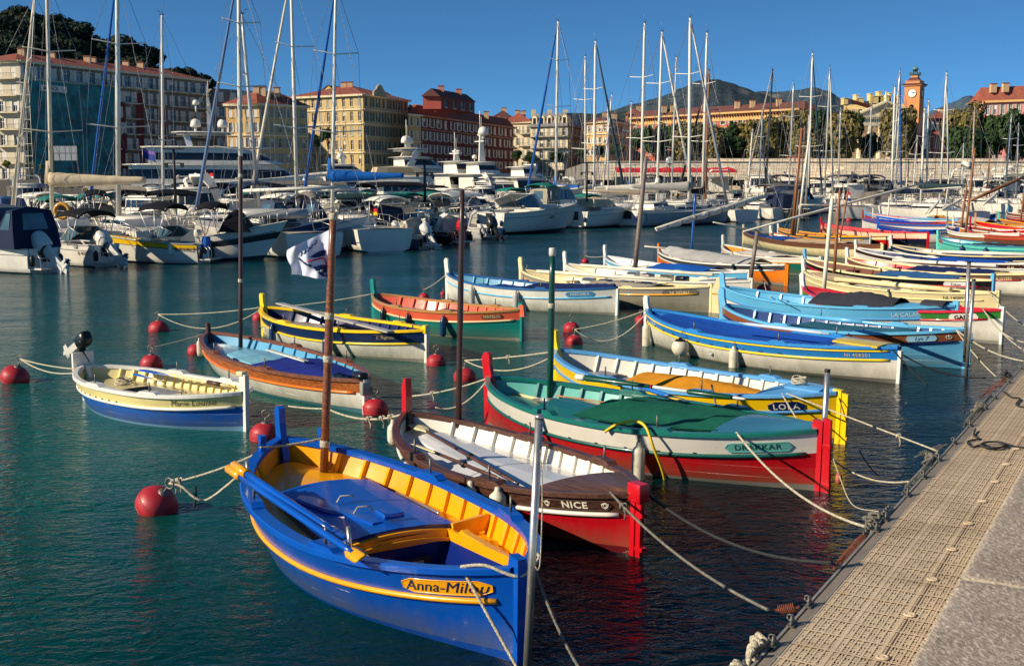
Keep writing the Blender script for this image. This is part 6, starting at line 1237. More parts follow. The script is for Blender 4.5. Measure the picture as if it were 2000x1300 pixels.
# front face with an arched opening
xc = wT / 2; az0, az1 = zT - 7.0, zT - 4.9; hw = .55; arc = [(xc + hw * math.cos(R(a)), az1 + hw * math.sin(R(a))) for a in range(0, 181, 20)]
L1 = [(0, ZR), (xc - hw, ZR), (xc - hw, az0)] ; mb.poly([T @ Vector((x, 0, z)) for x, z in [(0, ZR), (wT, ZR), (wT, az0), (0, az0)]], ORW)
mb.poly([T @ Vector((x, 0, z)) for x, z in [(0, az0), (xc - hw, az0), (xc - hw, az1), (0, az1)]], ORW); mb.poly([T @ Vector((x, 0, z)) for x, z in [(xc + hw, az0), (wT, az0), (wT, az1), (xc + hw, az1)]], ORW)
mb.poly([T @ Vector((x, 0, z)) for x, z in [(wT, az1), (wT, zT), (xc, zT)] + [(p[0], p[1]) for p in arc[:5][::-1]]], ORW); mb.poly([T @ Vector((x, 0, z)) for x, z in [(xc, zT), (0, zT), (0, az1)] + [(p[0], p[1]) for p in arc[4:][::-1]]], ORW)
mb.poly([T @ Vector((x, z2, z)) for x, z2, z in ((xc - 1, .8, az0 - .5), (xc + 1, .8, az0 - .5), (xc + 1, .8, az1 + 1), (xc - 1, .8, az1 + 1))], DARKW)
mb.poly([T @ Vector(p) for p in ((wT, 0, ZR), (wT, dpt, ZR), (wT, dpt, zT), (wT, 0, zT))], ORW); mb.poly([T @ Vector(p) for p in ((0, dpt, ZR), (0, 0, ZR), (0, 0, zT), (0, dpt, zT))], ORW); mb.poly([T @ Vector(p) for p in ((wT, dpt, ZR), (0, dpt, ZR), (0, dpt, zT), (wT, dpt, zT))], ORW)
mb.build('shaft', tw); mb = MB(); C_ = lambda z: T @ Matrix.Translation((wT / 2, dpt / 2, z))
mb.box(None, (wT + .7, dpt + .7, .3), masonry((206, 140, 96)), M=C_(zT + .1)); mb.box(None, (wT + 1.3, dpt + 1.3, .2), TILED, M=C_(zT + .36)); mb.build('cornice', tw); mb = MB()
mb.box(None, (wT - .3, dpt - .3, 1.3), masonry((206, 140, 96)), M=C_(zT + 1.1)); mb.box(None, (wT, dpt, .18), masonry((206, 140, 96)), M=C_(zT + 1.8)); mb.build('attic', tw)
def frus(mb, z0, z1, w0, w1, m):
    c = C_(0); b_ = [c @ Vector((sx_ * w0 / 2, sy_ * w0 / 2, z0)) for sx_, sy_ in ((-1, -1), (1, -1), (1, 1), (-1, 1))]; t_ = [c @ Vector((sx_ * w1 / 2, sy_ * w1 / 2, z1)) for sx_, sy_ in ((-1, -1), (1, -1), (1, 1), (-1, 1))]
    for i in range(4): j = (i + 1) % 4; mb.poly([b_[i], b_[j], t_[j], t_[i]], m)
    mb.poly(t_, m)
mb = MB(); frus(mb, zT + 1.9, zT + 3.2, 2.7, 1.7, TILED); mb.build('tiled_cap', tw); mb = MB(); frus(mb, zT + 3.2, zT + 4.1, 1.6, 1.5, ORW); mb.build('neck', tw); mb = MB(); frus(mb, zT + 4.1, zT + 4.3, 2.1, 2.2, SHB)
GRM = mat('green_copper', (92, 132, 128), rough=.7)
for k in range(24):
    a = k / 24 * 4; sdx = int(a); f_ = a - sdx; P4_ = [(-1, -1), (1, -1), (1, 1), (-1, 1), (-1, -1)]; p = Vector(P4_[sdx]).lerp(Vector(P4_[sdx + 1]), f_); q_ = C_(0) @ Vector((p.x * 1.05, p.y * 1.05, zT + 4.7)); mb.box(q_, (.07, .07, .8), GRM)
for sdx in range(4): a = C_(0) @ Vector((*(Vector(P4_[sdx]) * 1.05), zT + 5.1)); c = C_(0) @ Vector((*(Vector(P4_[sdx + 1]) * 1.05), zT + 5.1)); mb.beam(a, c, .1, .1, GRM)
mb.build('lantern_balcony', tw); mb = MB(); c0 = C_(zT + 4.3).translation
for k in range(6): a = k * math.pi / 3; mb.tube([c0 + Vector((.55 * math.cos(a), .55 * math.sin(a), 0)), c0 + Vector((.5 * math.cos(a), .5 * math.sin(a), 2.0))], .06, IRON, n=5)
mb.lathe([(.3, .9), (.42, 1.3), (.25, 1.8), (.1, 1.9)], IRON, n=10, M=Matrix.Translation(c0)); mb.lathe([(.75, 1.9), (.78, 2.1), (.6, 2.5), (.3, 2.8), (.08, 2.95), (.08, 3.2), (.14, 3.3), (.001, 3.5)], GRM, n=14, M=Matrix.Translation(c0)); mb.build('bell_lantern', tw)
for o in tw.children:
    if o.name.split('.')[0] in ('attic', 'tiled_cap', 'neck', 'lantern_balcony', 'bell_lantern'):
        for v in o.data.vertices: v.co.z = zT + (v.co.z - zT) * .62
for face in (0, 1):
    Tc = (T @ Matrix.Translation((wT / 2 - .0, -.06, zT - 1.75))) if face == 0 else (T @ Matrix.Translation((wT + .06, dpt / 2, zT - 1.75)) @ Matrix.Rotation(R(90), 4, 'Z')); rc = 1.02
    mb = MB(); mb.prism([(rc * math.cos(R(a)), rc * math.sin(R(a))) for a in range(0, 360, 15)], -.03, .05, masonry((240, 236, 224), 'clock_white'), M=Tc); o = mb.build('clock_face', tw)
    mb = MB(); mb.tube([Tc @ Vector((rc * math.cos(R(a)), -.05, rc * math.sin(R(a)))) for a in range(0, 361, 15)], .07, masonry((160, 110, 80)), n=5, caps=False)
    for k in range(12): a = R(30 * k); mb.beam(Tc @ Vector((rc * .68 * math.cos(a), -.05, rc * .68 * math.sin(a))), Tc @ Vector((rc * .88 * math.cos(a), -.05, rc * .88 * math.sin(a))), .1, .03, BLACK, up=(0, 1, 0) if face == 0 else (1, 0, 0))
    mb.build('hour_marks', o); mb = MB()
    for ang, l_, wd in ((90 - 67, .5, .12), (90 - 82, .78, .08)): a = R(ang); mb.beam(Tc @ Vector((0, -.07, 0)), Tc @ Vector((l_ * math.cos(a), -.07, l_ * math.sin(a))), wd, .04, BLACK, up=tuple(nT))
    mb.build('clock_hands', o)
# pink building, red roofs, arch
H = 22.4; building('pink building with red tiled roof and yellow bracketed cornice at the right edge', [at(1922, 199, H), at(2060, 194, H), at(2075, 190, H) + Vector((0, 8, 0))], ZR, H, PINK, [S(4, 9, SHG, hfr=.6, trim=(YELB, (3,))), S(4, 2)], TILE, rh=3.2, seed=43, chim=4, eave=1.)
building('dark red roofed house between the clock tower and the trees', [f3(1812, 226, 330), f3(1852, 228, 330), f3(1862, 230, 345)], ZR, f3(1812, 232, 330).z, REDW, [S(4, 3, SHW), S(4, 2)], TILE, rh=2.2, seed=47, chim=2)
ga = empty('arched_gate', Matrix(), 'small red gateway with an orange arch under the trees on the right', 'gate'); a, c = f3(1898, 311, 232), f3(1938, 280, 232); w2 = (c.x - a.x); cx2 = (a.x + c.x) / 2; r2 = w2 * .27; zb = ZR; zt = c.z; za2 = zb + (zt - zb) * .42
out = [(a.x, zb), (cx2 - r2, zb), (cx2 - r2, za2)] + [(cx2 - r2 * math.cos(R(k)), za2 + r2 * math.sin(R(k))) for k in range(15, 180, 15)] + [(cx2 + r2, za2), (cx2 + r2, zb), (c.x, zb), (c.x, zt), (a.x, zt)]
mb = MB(); mb.prism(out, 232, 233.5, masonry((196, 66, 48))); mb.build('wall', ga); mb = MB(); mb.tube([(cx2 - (r2 + .25) * math.cos(R(k)), 231.9, za2 + (r2 + .25) * math.sin(R(k))) for k in range(0, 181, 12)], .28, ORW, n=6); mb.box((cx2, 231.8, zt + .2), (w2 + .6, .8, .35), ORW); mb.box((cx2 - .5, 232.5, zt + 1.1), (w2 * .55, 1, 1.6), ORW); mb.build('arch_trim', ga)
# red awning, quay sheds
aw = empty('awning', Matrix(), 'long red awning over terraces in front of the quay wall', 'awning'); RA = cloth((206, 40, 52)); a, c = f3(1203, 333, 199), f3(1440, 331, 199); mb = MB(); rows = []
for i in range(30): x = a.x + (c.x - a.x) * i / 29; s_ = .12 * math.sin(i * 2.1); rows.append([(x, 203, a.z + .55 + s_), (x, 199, a.z + .05 + s_ * .5), (x, 198.95, a.z - .35)])
mb.grid(rows, RA, False); mb.build('canopy', aw)
for i in range(16):
    x = a.x + (c.x - a.x) * i / 15; mb = MB(); mb.tube([(x, 199.1, 1.9), (x, 199.1, a.z)], .06, FRAMEW, n=6); mb.build('awning_post', aw)
mb = MB(); mb.box(((a.x + c.x) / 2, 202.5, 3.6), (c.x - a.x, .4, 3.0), mat('shop_front_glass', (38, 52, 50), rough=.2)); mb.build('terrace_back', aw)
# ---------------------------------------------------------------- distant hills
def hill(name, prof, D, depth, m, amp=8., seed=0, base=2.0):
    mb = MB(); rows = []; n = len(prof); xs = []
    x0, x1 = prof[0][0], prof[-1][0]; N_ = int((x1 - x0) / 3)
    for i in range(N_ + 1):
        px = x0 + (x1 - x0) * i / N_
        for (a, b) in zip(prof[:-1], prof[1:]):
            if a[0] <= px <= b[0]: k = (px - a[0]) / max(1e-6, b[0] - a[0]); k = k * k * (3 - 2 * k) * .5 + k * .5; py = a[1] + (b[1] - a[1]) * k; break
        top = atY(px, py, D); row = []
        for j in range(26):
            v = j / 25; y = D - depth * (1 - v); f_ = v ** .8; x = top.x * (y / D) ; nz = noise.fractal(Vector((x / 90, y / 90, seed)), .9, 2.1, 5)
            row.append((x, y, base + (top.z - base) * f_ + nz * amp * min(1, v * 3) * (1 - v * .75)))
        row.append((top.x, D + depth * .5, base)); rows.append(row)
    mb.grid(rows[::-1], m, True); return mb.build(name, kind='structure')
def hillmat(name, c1, c2, rock):
    m = bpy.data.materials.new(name); m.use_nodes = True; N = m.node_tree.nodes; K = m.node_tree.links; b = N['Principled BSDF']; b.inputs['Roughness'].default_value = 1; b.inputs['Specular IOR Level'].default_value = .1
    tc = N.new('ShaderNodeTexCoord'); n1 = N.new('ShaderNodeTexNoise'); n1.inputs['Scale'].default_value = .05; n1.inputs['Detail'].default_value = 9; n1.inputs['Roughness'].default_value = .75; n2 = N.new('ShaderNodeTexNoise'); n2.inputs['Scale'].default_value = .006; n2.inputs['Detail'].default_value = 7; n2.inputs['Roughness'].default_value = .7
    for n in (n1, n2): K.new(tc.outputs['Object'], n.inputs['Vector'])
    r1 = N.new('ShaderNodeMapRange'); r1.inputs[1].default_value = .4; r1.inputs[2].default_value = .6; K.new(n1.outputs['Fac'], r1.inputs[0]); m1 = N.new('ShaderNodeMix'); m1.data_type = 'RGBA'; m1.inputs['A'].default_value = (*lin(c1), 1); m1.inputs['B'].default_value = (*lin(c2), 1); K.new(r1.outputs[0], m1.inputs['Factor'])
    r2 = N.new('ShaderNodeMapRange'); r2.inputs[1].default_value = .58; r2.inputs[2].default_value = .66; r2.inputs[4].default_value = .8; K.new(n2.outputs['Fac'], r2.inputs[0]); m2 = N.new('ShaderNodeMix'); m2.data_type = 'RGBA'; K.new(m1.outputs['Result'], m2.inputs['A']); m2.inputs['B'].default_value = (*lin(rock), 1); K.new(r2.outputs[0], m2.inputs['Factor'])
    K.new(m2.outputs['Result'], b.inputs['Base Color']); bp = N.new('ShaderNodeBump'); bp.inputs['Strength'].default_value = 1; bp.inputs['Distance'].default_value = 5; K.new(n1.outputs['Fac'], bp.inputs['Height']); K.new(bp.outputs[0], b.inputs['Normal']); return m
HM = hillmat('scrub_covered_hillside', (44, 58, 68), (74, 88, 94), (130, 122, 116))  # distance haze painted into the hillside colours, bluer on the farther hills
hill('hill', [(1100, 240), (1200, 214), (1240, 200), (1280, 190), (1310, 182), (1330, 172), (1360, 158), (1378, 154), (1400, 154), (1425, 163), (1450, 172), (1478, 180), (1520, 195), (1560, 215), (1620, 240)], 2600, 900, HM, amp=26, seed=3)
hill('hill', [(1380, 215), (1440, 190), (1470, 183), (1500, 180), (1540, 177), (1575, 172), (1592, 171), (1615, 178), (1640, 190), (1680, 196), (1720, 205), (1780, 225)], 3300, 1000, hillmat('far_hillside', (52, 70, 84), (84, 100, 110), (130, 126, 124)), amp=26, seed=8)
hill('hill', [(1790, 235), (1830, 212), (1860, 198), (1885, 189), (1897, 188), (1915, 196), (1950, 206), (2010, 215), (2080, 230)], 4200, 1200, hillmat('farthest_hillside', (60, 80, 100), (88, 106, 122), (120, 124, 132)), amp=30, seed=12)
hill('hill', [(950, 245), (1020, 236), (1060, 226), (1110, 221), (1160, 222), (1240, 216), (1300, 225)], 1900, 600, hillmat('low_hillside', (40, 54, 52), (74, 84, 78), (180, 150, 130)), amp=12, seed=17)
# ---------------------------------------------------------------- trees
def leafmat(name, c1, c2):
    m = bpy.data.materials.new(name); m.use_nodes = True; N = m.node_tree.nodes; K = m.node_tree.links; b = N['Principled BSDF']; b.inputs['Roughness'].default_value = .8; b.inputs['Specular IOR Level'].default_value = .2
    g = N.new('ShaderNodeNewGeometry'); mx = N.new('ShaderNodeMix'); mx.data_type = 'RGBA'; mx.inputs['A'].default_value = (*lin(c1), 1); mx.inputs['B'].default_value = (*lin(c2), 1); K.new(g.outputs['Random Per Island'], mx.inputs['Factor']); K.new(mx.outputs['Result'], b.inputs['Base Color']); return m
LF_G = leafmat('dark_green_leaves', (30, 48, 30), (60, 82, 44)); LF_O = leafmat('olive_autumn_leaves', (82, 80, 42), (136, 120, 72)); LF_P = leafmat('pine_needles', (16, 28, 22), (40, 56, 40)); LF_Y = leafmat('yellow_green_leaves', (90, 96, 36), (140, 140, 60))
BARK = mat('tree_bark', (92, 82, 70), rough=.95, var=.3, vs=3, bump=.5, bs=12)
def crown_mesh(name, rx, rz, n, leaf, seed, lm, blobs=11, flat=False):
    rnd = random.Random(seed); cen = []
    for i in range(blobs):
        a = rnd.uniform(0, 6.283); rr = rnd.uniform(.1, .62); h = rnd.uniform(-.55, .6); k = math.sqrt(max(.1, 1 - h * h)); cen.append((Vector((math.cos(a) * rr * rx * k, math.sin(a) * rr * rx * k, h * rz * (.6 if flat else 1))), rnd.uniform(.30, .52) * rx))
    mb = MB()
    for i in range(n):
        c, r = rnd.choice(cen); d = Vector((rnd.gauss(0, 1), rnd.gauss(0, 1), rnd.gauss(0, 1))).normalized(); q_ = r * rnd.uniform(.62, 1.06); p = c + Vector((d.x * q_, d.y * q_, d.z * q_ * .85 * rz / rx if not flat else d.z * q_ * .6)); 
        nn_ = (d + Vector((rnd.uniform(-.6, .6), rnd.uniform(-.6, .6), rnd.uniform(-.4, .7)))).normalized(); u = nn_.orthogonal().normalized(); u = Matrix.Rotation(rnd.uniform(0, 6.28), 3, nn_) @ u; v = nn_.cross(u); s_ = leaf * rnd.uniform(.5, 1.2)
        mb.poly([p + u * s_, p + v * s_ * .7 + u * .2 * s_, p - u * s_ * .8, p - v * s_ * .75], lm)
    me = bpy.data.meshes.new(name); me.from_pydata(mb.v, [], mb.f); me.materials.append(lm); return me
def trunk_mesh(h, r, spread, seed, m=BARK):
    rnd = random.Random(seed); mb = MB(); mb.tube([(0, 0, -.3), (.05 * h * rnd.uniform(-1, 1), 0, h * .35), (0, .04 * h, h * .7), (0, 0, h)], [r * 1.25, r, r * .8, r * .5], m, n=8)
    for k in range(6):
        a = k * 1.05 + rnd.uniform(-.3, .3); z = h * rnd.uniform(.5, .85); e = Vector((math.cos(a) * spread * .7, math.sin(a) * spread * .7, h + spread * rnd.uniform(.1, .6))); s_ = Vector((0, 0, z)); mb.tube([s_, s_.lerp(e, .5) + Vector((0, 0, .2)), e], [r * .45, r * .3, r * .12], m, n=6)
    me = bpy.data.meshes.new('trunk'); me.from_pydata(mb.v, [], mb.f); me.materials.append(m); me.polygons.foreach_set('use_smooth', [True] * len(mb.f)); return me
TRK = [trunk_mesh(4.0, .32, 3.6, s) for s in range(3)]
CR = {k: [crown_mesh('crown', rx, rz, n, lf, s * 3 + i, m, blobs=bl, flat=fl) for s in range(2)] for i, (k, rx, rz, n, lf, m, bl, fl) in enumerate((('G', 4.2, 3.6, 2600, .42, LF_G, 12, False), ('O', 3.8, 4.6, 2600, .40, LF_O, 13, False), ('P', 5.2, 4.2, 3400, .6, LF_P, 15, True), ('Y', 3.2, 3.0, 1400, .4, LF_Y, 9, False)))}
def tree(px, top, D, wpx, kind, label, z0, group, name='tree', i=0, trunk=True, zs=1.):
    t = atY(px, top, D); r = wpx / 2 * D / F; me = CR[kind][i % 2]; bz = {'G': 3.6, 'O': 4.6, 'P': 4.2, 'Y': 3.0}[kind] * .95; bx = {'G': 4.2, 'O': 3.8, 'P': 5.2, 'Y': 3.2}[kind]
    s_ = r / bx; zz = s_ * (1.0 if kind != 'O' else 1.0); z0 = z0 if name not in ('pine_tree', 'cypress_tree') else t.z - bz * 2.4 * s_; zz *= zs; root = empty(name, Matrix.Translation((t.x, D, z0)), label, 'tree', group)
    c = bpy.data.objects.new('crown', me); COL.objects.link(c); c.parent = root; cz = t.z - bz * zz - z0; c.location = (0, 0, cz); c.scale = (s_, s_, zz); c.rotation_euler = (0, 0, (px * 1.7) % 6.28)
    if trunk:
        k = bpy.data.objects.new('trunk', TRK[i % 3]); COL.objects.link(k); k.parent = root; f_ = max(.3, cz / 4.0); k.scale = (s_ * .9, s_ * .9, f_)
    return root
lab = [('1312', 'leftmost dark green tree of the row, against the red building'), ('1345', 'dark tree left of the tall white masts'), ('1385', 'dark round tree in front of the red facade')]
TREES = [(1338, 232, 220, 48, 'O'), (1398, 236, 220, 48, 'O'), (1258, 244, 224, 40, 'G'), (1288, 240, 226, 44, 'G'), (1362, 236, 222, 50, 'O'), (1425, 238, 224, 50, 'G'), (1318, 238, 226, 46, 'G'), (1345, 232, 224, 52, 'G'), (1378, 240, 226, 50, 'G'), (1408, 246, 226, 38, 'G'), (1445, 232, 226, 52, 'O'), (1470, 226, 222, 50, 'O'), (1500, 218, 222, 58, 'O'), (1532, 216, 224, 50, 'O'), (1562, 206, 220, 54, 'O'), (1594, 208, 226, 50, 'G'), (1618, 214, 224, 50, 'O'), (1648, 206, 218, 62, 'O'), (1662, 214, 230, 48, 'G'), (1698, 258, 222, 44, 'G'), (1746, 200, 220, 52, 'O'), (1770, 204, 224, 44, 'O'), (1765, 240, 218, 40, 'O'), (1868, 206, 226, 58, 'O'), (1898, 192, 224, 66, 'O'), (1880, 240, 220, 62, 'G'), (1915, 232, 222, 46, 'O'), (1950, 218, 220, 60, 'G'), (1985, 212, 222, 64, 'G'), (2020, 210, 222, 60, 'G'), (1935, 250, 218, 44, 'G'), (1432, 262, 220, 36, 'G'), (1480, 268, 219, 40, 'O'), (1590, 250, 219, 46, 'O'), (1630, 255, 219, 40, 'O')]
COLN = {'G': 'dark green', 'O': 'olive brown'}
ordn = ['first', 'second', 'third', 'fourth', 'fifth', 'sixth', 'seventh', 'eighth', 'ninth', 'tenth', 'eleventh', 'twelfth', 'thirteenth', 'fourteenth', 'fifteenth', 'sixteenth', 'seventeenth', 'eighteenth', 'nineteenth', 'twentieth']
cnt = {'G': 0, 'O': 0}
for i, (px, tp, D, wp_, kd) in enumerate(sorted(TREES)):
    cnt[kd] += 1; tree(px, tp, D, wp_ * 1.3, kd, '%s tree on the quay street, %s %s one counted from the left' % (COLN[kd], ordn[cnt[kd] - 1], COLN[kd]), ZR, 'trees along the quay street', i=i, zs=1.5 if tp < 245 else 1.15)
for i, (px, tp, wp_) in enumerate(((1010, 292, 30), (1035, 296, 26), (1085, 292, 34), (1135, 286, 30), (1170, 282, 36), (1205, 280, 34), (640, 250, 34), (618, 262, 30))):
    tree(px, tp, 235, wp_, 'G', ['dark tree before the right end of the dark red building', 'dark tree before the cream house', 'dark tree before the grey mansard building', 'dark tree left of the yellow house', 'dark tree before the yellow house', 'dark tree at the right corner of the yellow house', 'tall dark tree in shade before the large yellow building', 'dark tree between the two yellow buildings'][i], ZL, 'trees along the left quay street', i=i)
tree(12, 312, 204, 18, 'Y', 'yellow green bush at the left edge of the quay', ZL, 'bushes on the left quay', name='bush', trunk=False); tree(80, 320, 204, 12, 'Y', 'small pale shrub before the scaffolding', ZL, 'bushes on the left quay', name='bush', trunk=False)
# wooded castle hill on the left: crowns one by one over a real mound
HP = [(-200, -60), (0, 8), (60, 2), (100, 22), (150, 40), (190, 62), (235, 66), (270, 76), (300, 108), (320, 135), (360, 140), (400, 158), (440, 200)]
hill('wooded_hill', [(a, b + 16) for a, b in HP], 330, 60, mat('forest_floor', (34, 38, 26), rough=1, var=.3, vs=.3), amp=2, seed=2, base=ZL)
rnd = random.Random(5); k = 0
for lay, (dy, D) in enumerate(((0, 322), (22, 312), (46, 300), (70, 290))):
    px = -40 + lay * 9; kk = -1
    while px < 400:
        for (a, b) in zip(HP[:-1], HP[1:]):
            if a[0] <= px <= b[0]: py = a[1] + (b[1] - a[1]) * (px - a[0]) / (b[0] - a[0])
        w_p = rnd.uniform(66, 100) * (1 if px < 300 else .7)
        if py + dy < 150:
            k += 1; kk += 1; tree(px, py + dy + rnd.uniform(-9, 9), D + rnd.uniform(-4, 4), w_p, 'P', 'dark pine on the wooded hill, %s row from the front, %s from the left' % (['fourth', 'third', 'second', 'first'][lay], ordn[kk]), 5, 'pines on the wooded hill', name='pine_tree', i=k)
        px += w_p * .42
for i, (x_, y_, w_) in enumerate(((338, 122, 62), (362, 124, 66), (386, 134, 60), (405, 148, 44))): tree(x_, y_, 296 + i, w_, 'P', 'low dark tree at the right foot of the wooded hill, %s one from the left' % ordn[i], 5, 'pines on the wooded hill', name='pine_tree', i=i)
tree(319, 107, 285, 12, 'P', 'slim dark cypress at the right end of the wooded hill', 8, 'pines on the wooded hill', name='cypress_tree', i=1)
# ---------------------------------------------------------------- motor boats
GEL = plast((224, 218, 204)); GELG = plast((168, 168, 166)); DKST = plast((34, 38, 44)); NAVH = plast((20, 40, 88)); CANW = plast((232, 226, 210)); BEIGE = cloth((196, 178, 146)); CANB = cloth((24, 26, 32)); CANN = cloth((28, 40, 66)); CANG = cloth((116, 112, 104)); CANT = cloth((28, 110, 100)); SEATW = plast((206, 198, 184))
class Motor:
    def __init__(s, label, S, B, beam, fs, fb, hull=GEL, stripe=None, deckm=None, rake=.9, cock=.42, group='motor boats moored across the water', name='motor_boat', L=None, low=None, well=None, topm=None, flare=.9, zS=0, parity=1, D=None, Lf=None):
        a = at(*S, 0) if D is None else atY(S[0], 650, D[0]); b = at(*B, 0) if D is None else atY(B[0], 650, D[1])
        s.L = Lf or (b - a).length; s.ang = math.atan2(b.y - a.y, b.x - a.x); s.M = xform((a + b) / 2, s.ang); beam = min(beam, .40 * s.L); s.beam = beam; s.fs = fs; s.fbo = fb; s.rake = rake; s.root = empty(name, s.M, label, 'boat' if 'yacht' not in name else 'yacht', group); s.Mi = s.M.inverted(); s.flare = flare
        low = low or hull; stripe = stripe or hull; deckm = deckm or GEL; mb = MB(); n = 22; s.ts = [i / n for i in range(n + 1)]
        us = [0, .25, .4, .62, .78, .93, 1]
        for sd in (1, -1):
            rows = [[s.P(t, u, sd) for u in us] for t in s.ts]
            if sd < 0: rows = rows[::-1]
            mb.grid(rows, None, True, mf=lambda i, j: (paint((40, 44, 60)) if j == 0 else low if j < 2 else hull if j < 3 else stripe if j == 3 else (topm or hull)))
        mb.poly([s.P(0, u, 1) for u in us[::-1]] + [s.P(0, u, -1) for u in us], hull); mb.build('hull', s.root)
        mb = MB(); rows = []; wv = .74
        for t in s.ts:
            y = s.P(t, 1, 1).y; z = s.zd(t); x = s.P(t, 1, 1).x; rows.append([(x, y * k, z + .04 * s.beam * (1 - k * k) * (1 if t > cock else 0)) for k in (-1, -wv, -.35, 0, .35, wv, 1)])
        mb.grid(rows, deckm, False, skip=lambda i, j: 1 <= j <= 4 and .04 < s.ts[i] < cock)
        idx = [i for i, t in enumerate(s.ts) if .04 < t < cock] 
        if idx:
            idx.append(idx[-1] + 1); dp = min(.55, fs * .6); wl = well or SEATW
            for j in (1, 5): mb.grid([[rows[i][j], (rows[i][j][0], rows[i][j][1], rows[i][j][2] - dp)] for i in idx], wl, False)
            for i in (idx[0], idx[-1]): mb.grid([[rows[i][j] for j in (1, 2, 3, 4, 5)], [(rows[i][j][0], rows[i][j][1], rows[i][j][2] - dp) for j in (1, 2, 3, 4, 5)]], wl, False)
            mb.poly([(rows[i][j][0], rows[i][j][1], rows[i][j][2] - dp) for i, j in ((idx[0], 1), (idx[-1], 1), (idx[-1], 5), (idx[0], 5))], wl)
            x = (rows[idx[0]][3][0]); mb.bbox((x + .3, 0, rows[idx[0]][3][2] - .2), (.45, s.beam * .6, .45), .06, SEATW)
        mb.build('deck', s.root)
        mb = MB()
        for sd in (1, -1): mb.tube([s.P(t, 1, sd) for t in s.ts], .03, GEL if hull is not GEL else GELG, n=6); mb.tube([s.P(t, .8, sd) for t in s.ts[:-1]], .018, NAVH if hull is GEL else GEL, n=4)
        mb.build('rub_rail', s.root)
        if beam < 4.5 and cock > .2:
            X = -s.L / 2; w_ = beam * .5; mb = MB(); mb.box((X - .004, 0, fs * .74), (.02, w_ * .62, fs * .5), DKST); mb.box((X - .28, 0, .2), (.55, w_ * 1.5, .07), SEATW); o = mb.build('swim_platform', s.root)
            mb = MB(); 
            for yy in (-.16, .16): mb.tube([(X - .5, w_ * .5 + yy, -.1), (X - .45, w_ * .5 + yy, .6), (X - .3, w_ * .5 + yy, .75)], .016, STEEL, n=5)
            for zz in (.1, .35, .6): mb.tube([(X - .47, w_ * .5 - .16, zz), (X - .47, w_ * .5 + .16, zz)], .014, STEEL, n=4)
            mb.build('boarding_ladder', o)
            mb = MB()
            for yy in (-w_ * .8, w_ * .8): mb.tube([(X, yy * .96, fs * .75), (X + .01, yy, fs)], .02, BLACK, n=4); mb.lathe([(.001, -.25), (.09, -.2), (.1, .1), (.03, .2), (.001, .22)], NAVH if w_ > 1.2 else BLACK, n=8, M=Matrix.Translation((X - .12, yy * .95, fs * .55)))
            mb.build('stern_fenders', s.root)
    def zd(s, t): return s.fs + (s.fbo - s.fs) * t ** 1.7
    def hb(s, t): return max(.02, s.beam / 2 * (.9 + .1 * min(1, t * 4)) * (1 if t < .4 else (1 - ((t - .4) / .6) ** 2.3)))
    def P(s, t, u, sd=1):
        zk = -.25; z = zk + (s.zd(t) - zk) * u; e = .12 + s.flare * t ** 2.2
        return Vector((-s.L / 2 + s.L * t + s.rake * (u - .3) * t ** 4, sd * max(.01, s.hb(t) * u ** e), z))
    def X(s, t): return -s.L / 2 + s.L * t
    def cabin(s, t0, t1, w, z0, h, wm=GLASS, rf=.5, rb=.15, m=None, name='cabin', win=(.38, .82), roofo=.12, nose=.45, mull=4, wt=None):
        m = m or GEL; x0 = s.X(t0); x1 = s.X(t1); mb = MB(); wt = wt or w * .86
        def ring(k, ww): # plan outline at height fraction k: rounded nose forward
            xf = x1 - rf * h * k * 1.5; xb = x0 + rb * h * k; pts = []; l = xf - xb; ns = l * nose
            for y in (-1, 1):
                pass
            pts = [(xb, -ww), (xf - ns, -ww), (xf - ns * .55, -ww * .93), (xf - ns * .22, -ww * .7), (xf - ns * .04, -ww * .35), (xf, 0), (xf - ns * .04, ww * .35), (xf - ns * .22, ww * .7), (xf - ns * .55, ww * .93), (xf - ns, ww), (xb, ww)]
            return [Vector((a, b, z0 + h * k)) for a, b in pts]
        ks = [0, win[0], win[1], .97, 1]; rows = [ring(k, w + (wt - w) * k) for k in ks]
        mb.grid(rows, None, False, closed=True, mf=lambda i, j: wm if (i == 1 and j != 10) else m); mb.build(name, s.root)
        if mull:
            q_ = MB(); r1, r2 = rows[1], rows[2]; 
            for j in (1, 3, 7, 9)[:mull]: q_.beam(r1[j], r2[j], .06, .03, m)
            for kk in (.33, .66):
                for a, b in ((0, 1), (10, 9)): q_.beam(r1[a].lerp(r1[b], kk), r2[a].lerp(r2[b], kk), .07, .03, m)
            q_.build('window_post', s.root)
        q_ = MB(); top = ring(1, wt + roofo); c = sum(top, Vector()) / len(top); up = [Vector((c.x + (p.x - c.x) * .93, c.y + (p.y - c.y) * .88, p.z + .10)) for p in top]
        top = [Vector((p.x + (roofo if p.x > c.x else -roofo * 2), p.y, p.z)) for p in top]; q_.grid([[p - Vector((0, 0, .03)) for p in top], top, up], m, True, closed=True); q_.poly(up, m, True); q_.poly([p - Vector((0, 0, .03)) for p in top][::-1], m); q_.build('roof', s.root)
        return z0 + h
    def screen(s, t, w, z, h, l=.9, m=GLASSB, frame=ALU):
        x = s.X(t); rows = []; P_ = [(-l, -w, 0), (-l * .4, -w * .95, 0), (-.05, -w * .55, 0), (0, 0, 0), (-.05, w * .55, 0), (-l * .4, w * .95, 0), (-l, w, 0)]
        bot = [Vector((x + a, b, z)) for a, b, _ in P_]; top = [Vector((x + a * 1.0 - h * .9, b * .88, z + h * (1 if abs(b) < w * .99 else .55))) for a, b, _ in P_]
        mb = MB(); mb.grid([bot, top], m, True); o = mb.build('windscreen', s.root); q_ = MB(); q_.tube(top, .022, frame, n=6); q_.tube(bot, .02, frame, n=6)
